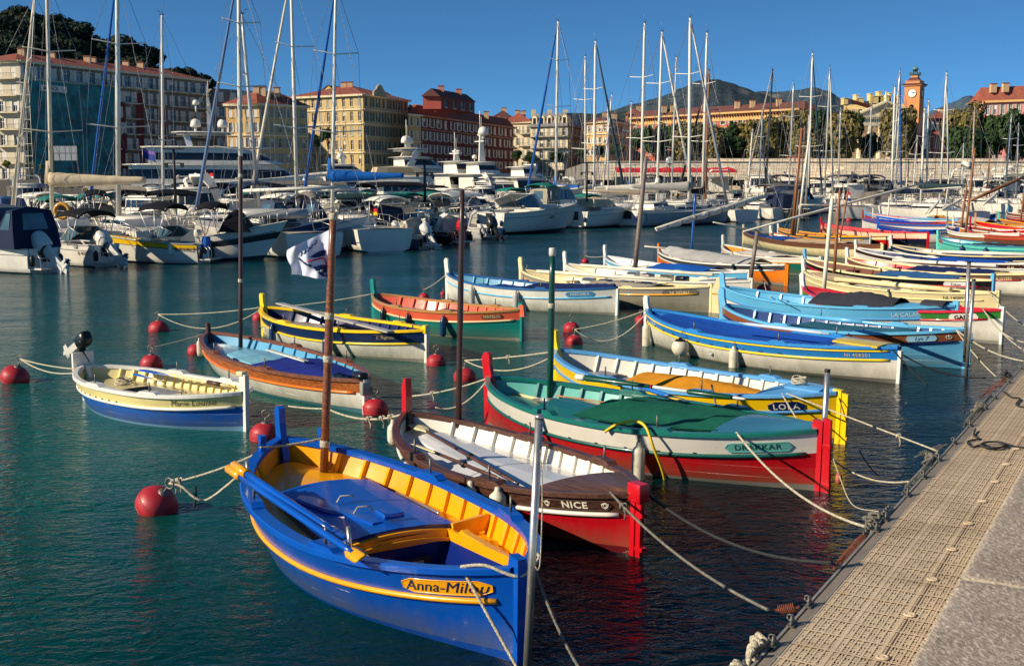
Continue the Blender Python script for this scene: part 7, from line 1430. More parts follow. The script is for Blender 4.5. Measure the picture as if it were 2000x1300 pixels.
        for a, b in zip(bot[1:-1:2], top[1:-1:2]): q_.tube([a, b], .018, frame, n=5)
        q_.build('screen_frame', o)
    def bimini(s, t0, t1, w, z, h, m=CANB, camber=.18, name='bimini', fold=False, zb=None):
        x0 = s.X(t0); x1 = s.X(t1); rows = []
        for i in range(9):
            k = i / 8; x = x0 + (x1 - x0) * k; rows.append([(x, w * v, z + h + camber * (1 - v * v) + .10 * math.sin(math.pi * k) - (.09 if abs(v) > .95 else 0) + .015 * noise.noise(Vector((x * 3, v * 3, z)))) for v in (-1, -.8, -.4, 0, .4, .8, 1)])
        mb = MB(); mb.grid(rows, m, True); mb.grid([[(p[0], p[1], p[2] - .05) for p in r] for r in rows[::-1]], m, True)
        for r in (rows[0], rows[-1]): mb.tube([Vector(p) - Vector((0, 0, .03)) for p in r], .035, m, n=6)
        mb.tube([Vector(r[0]) - Vector((0, 0, .03)) for r in rows], .04, m, n=6); mb.tube([Vector(r[-1]) - Vector((0, 0, .03)) for r in rows], .04, m, n=6)
        o = mb.build(name, s.root); q_ = MB(); xm = x0 + (x1 - x0) * .42; zb = zb if zb is not None else z
        for sd in (-1, 1):
            for xt in (x0, x1, xm): q_.tube([(xm + (xt - xm) * .08, sd * w * 1.02, zb), (xt, sd * w, z + h)], .02, ALU, n=5)
        q_.build('bimini_frame', o); return o
    def enclosure(s, t0, t1, w, z, h, m=CANN, win=GLASSB, front=.9, back=.25):
        x0 = s.X(t0); x1 = s.X(t1); mb = MB(); lo = [(x0, -w), (x0, w), (x1, w * .8), (x1, -w * .8)]; hi = [(x0 + back, -w * .82), (x0 + back, w * .82), (x1 - front, w * .72), (x1 - front, -w * .72)]
        B_ = [Vector((a, b, z)) for a, b in lo]; T_ = [Vector((a, b, z + h)) for a, b in hi]; M_ = [b.lerp(t, .5) + (b.lerp(t, .5) - Vector(((x0 + x1) / 2, 0, z + h / 2))).normalized() * .06 for b, t in zip(B_, T_)]
        mb.grid([B_, M_, T_], m, False, closed=True); c = sum(T_, Vector()) / 4 + Vector((0, 0, .16))
        for i in range(4): mb.poly([T_[i], T_[(i + 1) % 4], c], m, True)
        o = mb.build('canopy', s.root); q_ = MB()
        for i in (0, 1, 3):
            a, b, c_, d = B_[i], B_[(i + 1) % 4], T_[(i + 1) % 4], T_[i]; mm, mn = M_[i], M_[(i + 1) % 4]; ce = (a + b + c_ + d) / 4; out = (mm + mn) / 2 - Vector(((x0 + x1) / 2, 0, z + h / 2)); out.z = 0; out.normalize()
            F4 = [mm.lerp(mn, .22), mm.lerp(mn, .78), d.lerp(c_, .75).lerp(mm.lerp(mn, .78), .15), d.lerp(c_, .25).lerp(mm.lerp(mn, .22), .15)]; q_.poly([p + out * .015 for p in F4], win)
        q_.build('canopy_window', o); return o
    def rails(s, t0=.45, h=.55, m=STEEL, n=7):
        mb = MB()
        for sd in (1, -1):
            P_ = [s.P(t0 + (1 - t0) * i / n, 1, sd) * 1 for i in range(n + 1)]; mb.tube([p + Vector((0, -sd * .06, h * (.4 + .6 * min(1, i / 2)))) for i, p in enumerate(P_)], .018, m, n=5)
            for i, p in enumerate(P_): mb.tube([p + Vector((0, -sd * .06, 0)), p + Vector((0, -sd * .06, h * (.4 + .6 * min(1, i / 2))))], .013, m, n=4)
        mb.build('guard_rail', s.root)
    def arch(s, t, w, z, h, m=GEL, lean=-.6, th=.22):
        mb = MB(); x = s.X(t); P_ = [(x, -w, z), (x + lean * .7, -w * .95, z + h * .8), (x + lean, -w * .7, z + h), (x + lean, w * .7, z + h), (x + lean * .7, w * .95, z + h * .8), (x, w, z)]
        for a, b in zip(P_[:-1], P_[1:]): mb.beam(a, b, th * 1.3, th * .4, m, up=(0, 0, 1) if abs(a[2] - b[2]) < .1 else (0, 1, 0))
        mb.build('radar_arch', s.root)
    def mot(s, y=0, m=None, sc_=1., tilt=55, accent=None): return outboard(Matrix.Translation(Vector((-s.L / 2 - .25, y, s.fs * .85))), s.root, m or plast((210, 208, 200)), s=sc_, tilt=tilt, accent=accent)
    def text(s, txt, t, u, size, m, sd=-1, shear=0.):
        def fn(x, y): tt = t + (x if sd < 0 else -x) / s.L; uu = u + y / (s.zd(tt) + .25); p = s.P(tt, uu, sd); return p + Vector((0, sd * .02, 0))
        mb = MB(); put_text(mb, txt, fn, m, size=size, shear=shear, bold=.001); mb.build('lettering', s.root)
    def dome(s, t, y, z, r, h=.5, m=GEL):
        r *= .72; mb = MB(); T = Matrix.Translation((s.X(t), y, z)); mb.tube([(s.X(t), y, z), (s.X(t), y, z + h)], r * .25, m, n=8); mb.lathe([(.001, h)] + [(r, h + .02), (r * 1.02, h + r * .6), (r * .9, h + r * 1.1), (r * .6, h + r * 1.5), (.001, h + r * 1.65)], m, n=16, M=T); mb.build('radome', s.root)
MG = 'motor boats moored across the water'
m = Motor('white motor boat under grey and navy canopies, cut by the left edge', (88, 533), (-75, 526), 2.6, .95, 1.2, cock=.5); m.enclosure(.06, .40, 1.15, .95, 1.45, m=CANN); m.enclosure(.34, .8, 1.15, 1.0, 1.5, m=cloth((86, 100, 112)), win=cloth((86, 100, 112))); m.mot(0, sc_=1.6, tilt=48)
e = MB(); e.box((m.X(.0) - .02, .5, .45), (.04, .7, .5), SEATW); e.build('swim_step', m.root)
m = Motor('white motor boat with a raised white outboard, squeezed behind the navy canopy', (208, 520), (70, 514), 2.4, .9, 1.2, cock=.5); m.bimini(.1, .42, 1.0, .9, 1.25, CANB); m.mot(0, sc_=1.5, tilt=50); m.screen(.5, .9, 1.05, .6); m.text('B 43971', .1, .7, .2, BLACK, sd=1)
m = Motor('pale boat with a bright yellow deck and black folded bimini', (399, 514), (236, 512), 2.2, .85, 1.15, deckm=paint((236, 190, 24)), low=GEL, stripe=GEL, cock=.5, well=GEL, topm=paint((236, 190, 24))); m.bimini(.30, .62, 1.05, .9, 1.5, CANB, name='bimini'); m.screen(.6, 1.0, 1.1, .5); m.rails(.55, .5)
m.text('RAVALE', .13, .78, .26, paint((96, 74, 56)), sd=1); e = MB(); e.bbox((m.X(0) - .12, .0, .9), (.28, .4, .5), .06, paint((30, 90, 180))); e.build('covered_engine', m.root); fender(type('q', (), dict(P=lambda s_, t, z, sd, off: m.P(t, .7, 1), zg=lambda s_, t: 1.0, hb=lambda s_, t: m.hb(t), M=m.M))(), .3, 1, 'white fender on the yellow decked boat', r=.1, L=.5, m=GEL, group='fenders on the motor boats')
m = Motor('cruiser with a charcoal side stripe and black cockpit cover, bow pointing right', (398, 508), (524, 508), 2.7, 1.1, 1.75, stripe=DKST, rake=1.3, cock=.35); m.enclosure(.32, .78, 1.0, 1.3, .85, m=CANB, win=CANB, front=.6, back=.5); m.bimini(.02, .3, 1.1, 1.15, 1.25, CANB); m.rails(.5, .55); m.mot(0, sc_=.8, tilt=5)
m = Motor('cruiser with a navy hull and a silver grey windscreen canopy, carrying a grey dinghy', (510, 500), (628, 496), 2.9, 1.2, 1.8, hull=NAVH, stripe=NAVH, deckm=GEL, rake=1.2, cock=.4); m.enclosure(.05, .55, 1.15, 1.5, 1.05, m=cloth((60, 70, 88)), win=GLASSB); m.screen(.62, 1.0, 1.6, .6); m.rails(.5, .5)
e = MB(); e.tube([Vector((math.cos(a * .35) * 1.5, math.sin(a * .35) * .62, 0)) * 1.0 for a in range(19)], .24, GELG, n=10, caps=False); e.box((0, 0, -.05), (2.6, 1.0, .12), GELG); o = e.build('dinghy', None, 'grey inflatable dinghy lying on the deck of the navy cruiser', None, 'dinghy'); o.matrix_world = xform(atY(533, 480, 53.5), R(5), 2.05)
m = Motor('white cruiser with a black sheer line and steel rails, bow beside the flag mast', (592, 492), (690, 489), 2.8, 1.2, 1.75, stripe=GEL, rake=1.2, cock=.4); m.screen(.55, 1.05, 1.45, .75, m=GLASS); m.enclosure(.1, .5, 1.15, 1.4, 1.1, m=CANN); m.rails(.45, .6); m.bimini(.02, .2, 1.1, 1.3, 1.5, CANG)
m = Motor('small boat with a slate blue side stripe and a white outboard, stern towards the camera', (832, 486), (700, 482), 2.3, .75, 1.15, hull=plast((84, 104, 122)), topm=GEL, cock=.5); m.enclosure(.12, .36, .9, .8, .75, m=cloth((176, 166, 150)), win=cloth((176, 166, 150))); m.mot(0, sc_=1.4, tilt=35); m.text('NI E 29707', .55, .8, .2, GELG, sd=1); m.rails(.5, .4)
m = Motor('black hulled sports boat with white deck and covered seats', (898, 478), (800, 472), 2.3, .75, 1.1, hull=DKST, stripe=DKST, low=DKST, cock=.5); m.screen(.55, .8, 1.0, .5); m.mot(.0, m=paint((196, 24, 40)), sc_=1.5, tilt=8); m.arch(.2, 1.0, .75, 1.0, GEL); m.enclosure(.1, .4, .8, .8, .7, m=cloth((190, 182, 166)), win=cloth((190, 182, 166))); m.text('BAYSIDE', .3, .6, .2, GEL, sd=1)
m = Motor('grey inflatable boat with a big black outboard tilted to the right', (962, 467), (882, 461), 2.3, .7, 1.0, hull=GELG, stripe=GELG, low=GELG, cock=.55); m.mot(0, m=DKST, sc_=1.7, tilt=42); m.arch(.3, .9, .7, 1.1, GELG); m.mot(.9, m=plast((210, 208, 200)), sc_=.8, tilt=50)
m = Motor('white sports cruiser with a curved windscreen and an oval porthole, bow to the right', (958, 458), (1106, 452), 3.1, 1.5, 2.0, rake=1.6, cock=.36); m.screen(.62, 1.3, 1.85, .95, l=2.6, m=GLASSB, frame=GEL); m.rails(.55, .35); e = MB(); p = m.P(.62, .72, -1); e.bbox((p.x, p.y - .02, p.z), (.55, .08, .18), .03, GLASS); e.build('porthole', m.root); m.cabin(.5, .86, 1.0, 1.7, .25, wm=GEL, win=(.3, .6), mull=0, name='foredeck_trunk')
m = Motor('white pilot house boat with pale blue windows and a round roof', (1045, 447), (1168, 443), 3.0, 1.6, 2.0, rake=1.3, cock=.3); m.cabin(.22, .62, 1.25, 1.75, 1.6, wm=GLASSB, rf=.55, win=(.35, .85)); m.rails(.55, .5); m.enclosure(.02, .24, 1.2, 1.6, 1.5, m=cloth((150, 142, 124)), win=GLASSB); m.bimini(.0, .2, 1.2, 1.6, 1.75, CANT)
# second row, partly hidden
R2 = [
 ('flybridge cruiser with tan canvas round its flybridge, brown striped awning below', (700, 430), (905, 428), 4.0, 1.9, 2.6, dict(cab=(.2, .68, 1.5, 2.3, 1.5), fly=(.1, .62, BEIGE), dome=0)),
 ('white flybridge cruiser with sharply raked white arch, bow hidden behind the tan canvas one', (900, 418), (1085, 418), 4.2, 2.0, 2.8, dict(cab=(.15, .75, 1.6, 2.4, 1.5), fly=None, arch=(.35, 2.1), cab2=(.2, .55, 1.3, 4.0, .4))),
 ('white cruiser with beige wing and grey canvas, left of the thick wooden mast', (1080, 415), (1225, 414), 4.0, 2.0, 2.7, dict(cab=(.2, .7, 1.5, 2.3, 1.2), arch=(.3, 1.7), bim=(.0, .3, CANG, 2.3, 1.3))),
 ('grey canopied sail cruiser in the shade behind the black folded biminis', (150, 470), (330, 466), 3.2, 1.3, 1.7, dict(bim=(.12, .72, cloth((170, 158, 136)), 1.4, 1.75), enc=(.35, .6, cloth((186, 170, 140)), 1.5, 1.0))),
 ('grey sided motor boat lettered on its hull, directly behind the yellow deck', (170, 480), (300, 478), 3.0, 1.5, 2.0, dict(hull=GELG, text='FOXY', bim=(.02, .3, CANB, 1.5, 1.4))),
 ('white boat with black bimini and life ring behind the charcoal striped cruiser', (285, 482), (420, 478), 2.8, 1.4, 1.8, dict(bim=(.1, .7, CANB, 1.4, 1.5))),
 ('boat with a dark blue spray cover left of the tall wooden pole', (395, 470), (520, 466), 2.8, 1.3, 1.8, dict(enc=(.05, .4, CANN, 1.4, .9), bim=(.0, .5, CANB, 1.5, 1.8), arch=(.25, 1.9))),
 ('sail cruiser with a wide grey bimini and side windows, above the silver canopy', (500, 455), (700, 452), 3.4, 1.5, 2.0, dict(bim=(.05, .85, cloth((110, 106, 98)), 1.6, 1.9), enc=(.1, .6, cloth((120, 112, 98)), 1.6, 1.5))),
 ('boat with a dark green flat awning and hanging covers behind the flag mast', (630, 462), (760, 458), 3.0, 1.3, 1.7, dict(bim=(.05, .9, cloth((40, 66, 66)), 1.4, 1.2), enc=(.1, .5, CANG, 1.3, .8))),
 ('boat under a black arched bimini left of the tan canvas flybridge', (715, 462), (835, 458), 2.9, 1.4, 1.7, dict(bim=(.0, .85, CANB, 1.5, 1.9), scr=(.6, 1.0, 1.7, .8))),
 ('white runabout with a hard top on a white frame, right of the tan canvas boat', (850, 455), (945, 450), 2.6, 1.1, 1.5, dict(bim=(.1, .75, GEL, 1.2, 1.5), scr=(.6, .9, 1.3, .6), stripe=DKST)),
 ('boat with a teal blue inflatable shape on its foredeck, in front of the superyacht', (290, 452), (420, 450), 3.0, 1.3, 1.6, dict(enc=(.2, .85, cloth((52, 128, 146)), 1.4, .9))),
 ('dark boat under a blue canvas at the left edge behind the navy canopy', (60, 470), (-60, 468), 3.0, 1.3, 1.6, dict(enc=(.2, .7, cloth((60, 90, 130)), 1.4, 1.2), hull=DKST)),
 ('small white boat with beige canvas seen end on, left of the wooden lateen mast', (1130, 436), (1220, 434), 3.0, 1.3, 1.8, dict(enc=(.2, .6, BEIGE, 1.5, .8))),
 ('motor boat with a glossy navy cover and low outboard right of the plumb bowed yacht', (1560, 430), (1440, 424), 2.8, 1.1, 1.5, dict(enc=(.1, .45, CANN, 1.2, 1.3), hull=DKST, mot=1)),
 ('boat under a beige and dark canopy behind the white wrapped sail', (1490, 424), (1600, 422), 3.2, 1.6, 2.1, dict(bim=(.0, .45, CANG, 1.7, 1.7), enc=(.4, .8, CANN, 1.7, 1.2), cab=(.4, .8, 1.2, 1.9, 1.0))),
 ('white boat seen from behind with a dark transom door and blue canopy', (1565, 422), (1500, 414), 3.4, 1.4, 1.8, dict(enc=(.1, .6, CANN, 1.5, 1.9))),
 ('white cabin cruiser with cream hard top and front windows, between brown poles', (1700, 414), (1590, 410), 3.6, 1.5, 2.0, dict(cab=(.25, .7, 1.4, 1.7, 1.9))),
 ('grey rubber boat with upright outboard, right of the cream hard top cruiser', (1740, 418), (1665, 410), 3.0, 1.0, 1.4, dict(hull=GELG, enc=(.2, .6, CANG, 1.1, 1.5))),
 ('red covered boat by the leaning masts in front of the red awning', (1390, 388), (1460, 388), 3.5, 1.8, 2.2, dict(bim=(.0, .9, cloth((206, 40, 52)), 2.0, 1.0))),
 ('white motor boat with dark bimini against the pale quay wall', (1455, 392), (1560, 390), 4.0, 2.2, 2.8, dict(bim=(.1, .6, CANB, 2.4, 1.8), cab=(.3, .7, 1.5, 2.5, 1.2))),
 ('white cruiser under the quay stairs with an orange ring', (1410, 394), (1480, 392), 3.6, 1.8, 2.4, dict(cab=(.3, .7, 1.4, 2.1, 1.3))),
 ('large grey hulled boat with many railings at the right edge', (2060, 404), (1905, 402), 5.0, 2.6, 3.0, dict(hull=GELG, cab=(.2, .8, 2.0, 2.9, 2.4), rails=.1)),
 ('white cabin boat left of the big grey hull, under the brown yard', (1850, 398), (1920, 396), 4.0, 1.8, 2.2, dict(cab=(.1, .6, 1.5, 2.1, 2.0))),
 ('white wheelhouse cruiser in front of the stone parapet, left of the clock tower', (1625, 398), (1700, 397), 4.2, 2.2, 2.8, dict(cab=(.15, .75, 1.6, 2.6, 2.0), bim=(.0, .2, CANW, 2.6, 1.9))),
 ('white flat topped cruiser moored under the church', (1700, 400), (1640, 396), 4.4, 2.2, 2.6, dict(cab=(.1, .7, 1.7, 2.4, 2.0), cab2=(.15, .5, 1.4, 4.4, .8))),
]
for lab, S_, B_, bm, fs, fb, k in R2:
    m = Motor(lab, S_, B_, bm, fs, fb, hull=k.get('hull', GEL), stripe=k.get('stripe', k.get('hull', GEL)), rake=.8, cock=.3)
    if 'cab' in k: t0, t1, w_, z_, h_ = k['cab']; m.cabin(t0, t1, w_, z_, h_)
    if 'cab2' in k: t0, t1, w_, z_, h_ = k['cab2']; m.cabin(t0, t1, w_, z_, h_, name='flybridge', win=(.5, .9))
    if k.get('fly'): t0, t1, cm = k['fly']; m.cabin(t0 - .06, t1 + .1, 1.75, 3.8, .5, wm=CANW, m=CANW, mull=0, win=(.3, .5), name='flybridge'); m.enclosure(t0 + .04, t1, 1.4, 4.3, .95, m=cm, win=cloth((170, 150, 116)), front=.7)
    if 'arch' in k: m.arch(k['arch'][0], bm * .4, fs, k['arch'][1] + .8, GEL, lean=-1.2, th=.4)
    if 'bim' in k: t0, t1, cm, z_, h_ = k['bim']; m.bimini(t0, t1, bm * .42, z_, h_, cm)
    if 'enc' in k: t0, t1, cm, z_, h_ = k['enc']; m.enclosure(t0, t1, bm * .4, z_, h_, m=cm, win=cm)
    if 'scr' in k: m.screen(*k['scr'])
    if 'text' in k: m.text(k['text'], .5, .7, .4, BLACK, sd=-1)
    if 'mot' in k: m.mot(0, sc_=1.1, tilt=30)
    m.rails(k.get('rails', .5), .55)
# the farthest rows under the quay wall: three kinds, copied with all their parts
def copy_tree(o, par=None):
    c = o.copy(); COL.objects.link(c)
    if par: c.parent = par
    for ch_ in list(o.children): copy_tree(ch_, c)
    return c
PR = []
for i, (hm, cabm, cv) in enumerate(((GEL, (.2, .7, 1.3, 1.9, 1.2), CANB), (GEL, (.3, .62, 1.2, 1.8, 1.7), CANG), (GELG, (.35, .75, 1.2, 1.7, .8), CANN))):
    m = Motor('x', (0, 0), (0, 0), 3.2, 1.5, 2.0, hull=hm, stripe=hm, rake=.9, cock=.3, D=(1, 1), Lf=9.5); m.cabin(*cabm); m.bimini(.0, .3, 1.3, 1.7, 1.6, cv); m.rails(.4, .6)
    if i == 1: m.arch(.3, 1.2, 3.4, .9)
    PR.append(m.root)
for i, (hm, cv, en) in enumerate(((GEL, CANW, CANN), (NAVH, CANB, BEIGE), (GEL, CANT, CANG))):
    m = Motor('x', (0, 0), (0, 0), 2.7, 1.1, 1.6, hull=hm, stripe=hm, rake=.9, cock=.34, D=(1, 1), Lf=7.2); m.enclosure(.08, .5, 1.0, 1.25, 1.1, m=en, win=GLASS if i == 0 else en); m.bimini(.0, .34, 1.05, 1.3, 1.55, cv); m.screen(.6, .9, 1.3, .6); m.rails(.5, .5); m.arch(.2, 1.1, 1.1, 1.5) if i != 1 else None; m.mot(.0, m=DKST if i == 1 else None, sc_=1.2, tilt=40)
    PR.append(m.root)
rnd = random.Random(77); k = 0
for row, (D, x0, x1, n_) in enumerate(((188, 1250, 2010, 26), (172, 1480, 2010, 17))):
    for i in range(n_):
        px = x0 + (x1 - x0) * (i + rnd.uniform(-.25, .25)) / n_; q_ = PR[(i * 2 + row + i // 3) % 5]; c = q_ if k < 3 and False else copy_tree(q_); k += 1; p = atY(px, 650, D)
        c.matrix_world = xform((p.x, D + rnd.uniform(-3, 3)), R(rnd.choice((78, 98, 110, 262, 280, 250)) + rnd.uniform(-8, 8))) @ Matrix.Scale(rnd.uniform(1.15, 1.5), 4); tag(c, '%s, %s row under the quay wall, %s from left' % (['black canvas cruiser', 'grey canvas cruiser', 'navy canvas boat', 'pale bimini boat', 'beige hood boat'][PR.index(q_)], ['last', 'next to last'][row], (ordn + ['twenty-first', 'twenty-second', 'twenty-third', 'twenty-fourth', 'twenty-fifth', 'twenty-sixth'])[i]), 'boat', 'motor boats in the far rows under the quay wall')
KN = ['cruiser with black canvas', 'cruiser with grey canvas', 'grey boat with navy canvas', 'small boat with pale bimini and navy hood', 'navy boat with a beige hood', 'small boat with a teal bimini']
k = 0; RN = ['front', 'second', 'third', 'back']
for row, (y_, x0, x1, n_) in enumerate(((472, 30, 900, 10), (452, 10, 960, 13), (436, 60, 1180, 15), (420, 250, 1180, 13))):
    D = 2200 * 3.3 / (y_ - 365)
    for i in range(n_):
        px = x0 + (x1 - x0) * (i + rnd.uniform(-.2, .2)) / n_; q_ = PR[(3, 0, 4, 5, 1, 3, 5, 2)[(i * 3 + row * 2) % 8]]; c = copy_tree(q_); p = atY(px, 650, D); c.matrix_world = xform((p.x, D + rnd.uniform(-2, 2)), R(rnd.choice((300, 318, 290, 335, 120)) + rnd.uniform(-8, 8))) @ Matrix.Scale(rnd.uniform(.85, 1.05), 4)
        tag(c, '%s, %s packed row, %s from left' % (KN[PR.index(q_)], RN[row], ordn[i]), 'boat', 'motor boats packed in the middle of the marina')
for q_ in PR:
    for o in list(q_.children_recursive) + [q_]: bpy.data.objects.remove(o)
# big yachts
def yacht(label, S_, B_, D, bm, fs, fb, tiers, domes=(), mastz=None, hull=None, archs=(), wins=(), rake=3., low=None):
    m = Motor(label, S_, B_, bm, fs, fb, hull=hull or GEL, stripe=hull or GEL, rake=rake, cock=.05, name='motor_yacht', group='large motor yachts', D=D, low=low)
    for (t0, t1, w_, z_, h_, win, rf) in tiers: m.cabin(t0, t1, w_, z_, h_, win=win, rf=rf, rb=-.1, roofo=.35, nose=.5, mull=0, name='deck_house')
    for (t0, t1, u0, u1) in wins:
        mb = MB()
        for sd in (-1, 1):
            r = [[m.P(t0 + (t1 - t0) * i / 8, u0 + (u1 - u0) * (1 if 0 < i < 8 else .5) * v, sd) + Vector((0, sd * .03, 0)) for v in (0, 1)] for i in range(9)]; mb.grid(r, GLASS, False)
        mb.build('hull_window', m.root)
    for d in domes: m.dome(*d)
    if mastz: t, z, h = mastz; mb = MB(); x = m.X(t); mb.prism([(x - .7, z), (x + .2, z), (x - .3, z + h), (x - .55, z + h)], -.14, .14, GEL); mb.box((x - .4, 0, z + h * .6), (.5, 2.6, .12), GEL); mb.box((x - .3, 0, z + h * .8), (.3, 1.8, .18), GEL); mb.tube([(x - .4, .3, z + h), (x - .4, .3, z + h + 2.2)], .05, GEL, n=6); mb.tube([(x - .6, -.5, z + h * .6), (x - .6, -.5, z + h + 1.4)], .03, GEL, n=5); mb.build('radar_mast', m.root)
    for a in archs: m.arch(*a)
    m.rails(.5, 1.0, n=12); return m
HY = plast((228, 230, 232))
yacht('superyacht with dark wraparound windows, three decks and white radar domes, left of centre', (262, 0), (655, 0), (150, 158), 7.2, 3.4, 5.4, [(.02, .9, 3.1, 3.1, 3.1, (.4, .8), 1.0), (.1, .76, 2.8, 6.3, 2.2, (.22, .66), 1.6), (.24, .5, 2.4, 10.2, .25, (.4, .6), .2)], domes=[(.33, 0, 10.6, .95, .6), (.46, 0, 10.6, .95, .6), (.335, 0, 13.2, .6, .9)], mastz=(.41, 10.5, 4.6), hull=HY, archs=[(.30, 2.2, 8.6, 1.6, HY, -.5, .5)], wins=[(.45, .62, .62, .82), (.66, .9, .62, .8)])
yacht('white yacht with dark upper windows just right of the superyacht', (630, 0), (800, 0), (146, 150), 5.4, 2.6, 3.8, [(.05, .75, 2.3, 2.8, 2.2, (.25, .8), 1.2), (.12, .5, 1.9, 5.1, 1.0, (.45, .8), 1.0)], domes=[(.22, -1.2, 6.2, .45, .8), (.30, .9, 6.2, .4, .7)], mastz=(.28, 6.2, 2.2), rake=2.2)
yacht('dark glazed white yacht overlapping the one beside it, below the yellow building', (700, 0), (850, 0), (140, 146), 5.0, 2.4, 3.4, [(.1, .8, 2.1, 2.5, 1.5, (.2, .75), 1.6)], rake=2.2)
yacht('tall white tri deck yacht with two radar domes and a raked hard top, centre left', (768, 0), (930, 0), (158, 164), 6.0, 3.0, 4.4, [(.05, .82, 2.6, 3.2, 2.4, (.3, .8), .8), (.1, .6, 2.2, 5.8, 1.6, (.3, .75), 1.0), (.08, .42, 1.9, 8.2, .35, (.4, .6), .5)], domes=[(.14, -1.0, 8.9, .85, .4), (.24, 1.0, 8.9, .85, .4)], mastz=(.22, 8.8, 1.6), archs=[(.14, 2.1, 5.8, 2.6, GEL, 1.6, .7)], wins=[(.2, .5, .55, .78)], rake=2.6)
yacht('white yacht with dark side glass in the centre, in front of the dark red building', (860, 0), (1005, 0), (150, 156), 5.6, 2.8, 3.8, [(.05, .8, 2.4, 3.0, 2.0, (.3, .8), 1.0), (.15, .45, 2.0, 5.1, 1.5, (.35, .8), .5)], mastz=(.25, 6.8, 1.5), rake=2.4)
yacht('white yacht with a tall slender radar mast and one big radome, centre', (905, 0), (1070, 0), (146, 152), 5.6, 2.8, 3.8, [(.05, .85, 2.4, 3.0, 1.9, (.3, .8), 1.3), (.12, .42, 2.0, 5.0, 1.4, (.3, .75), .6)], domes=[(.20, -.9, 9.4, .9, .5), (.16, .6, 6.6, .45, .3)], mastz=(.24, 6.6, 4.2), rake=2.4)
yacht('long low white yacht with black glass band, ending at the blue forestay', (980, 0), (1130, 0), (138, 144), 5.2, 2.6, 3.3, [(.1, .8, 2.2, 2.8, 1.6, (.2, .8), 1.5), (.2, .5, 1.6, 4.6, 1.1, (.3, .8), 1.0)], archs=[(.3, 1.6, 4.6, 1.4, GEL, .8, .3)], rake=2.4)
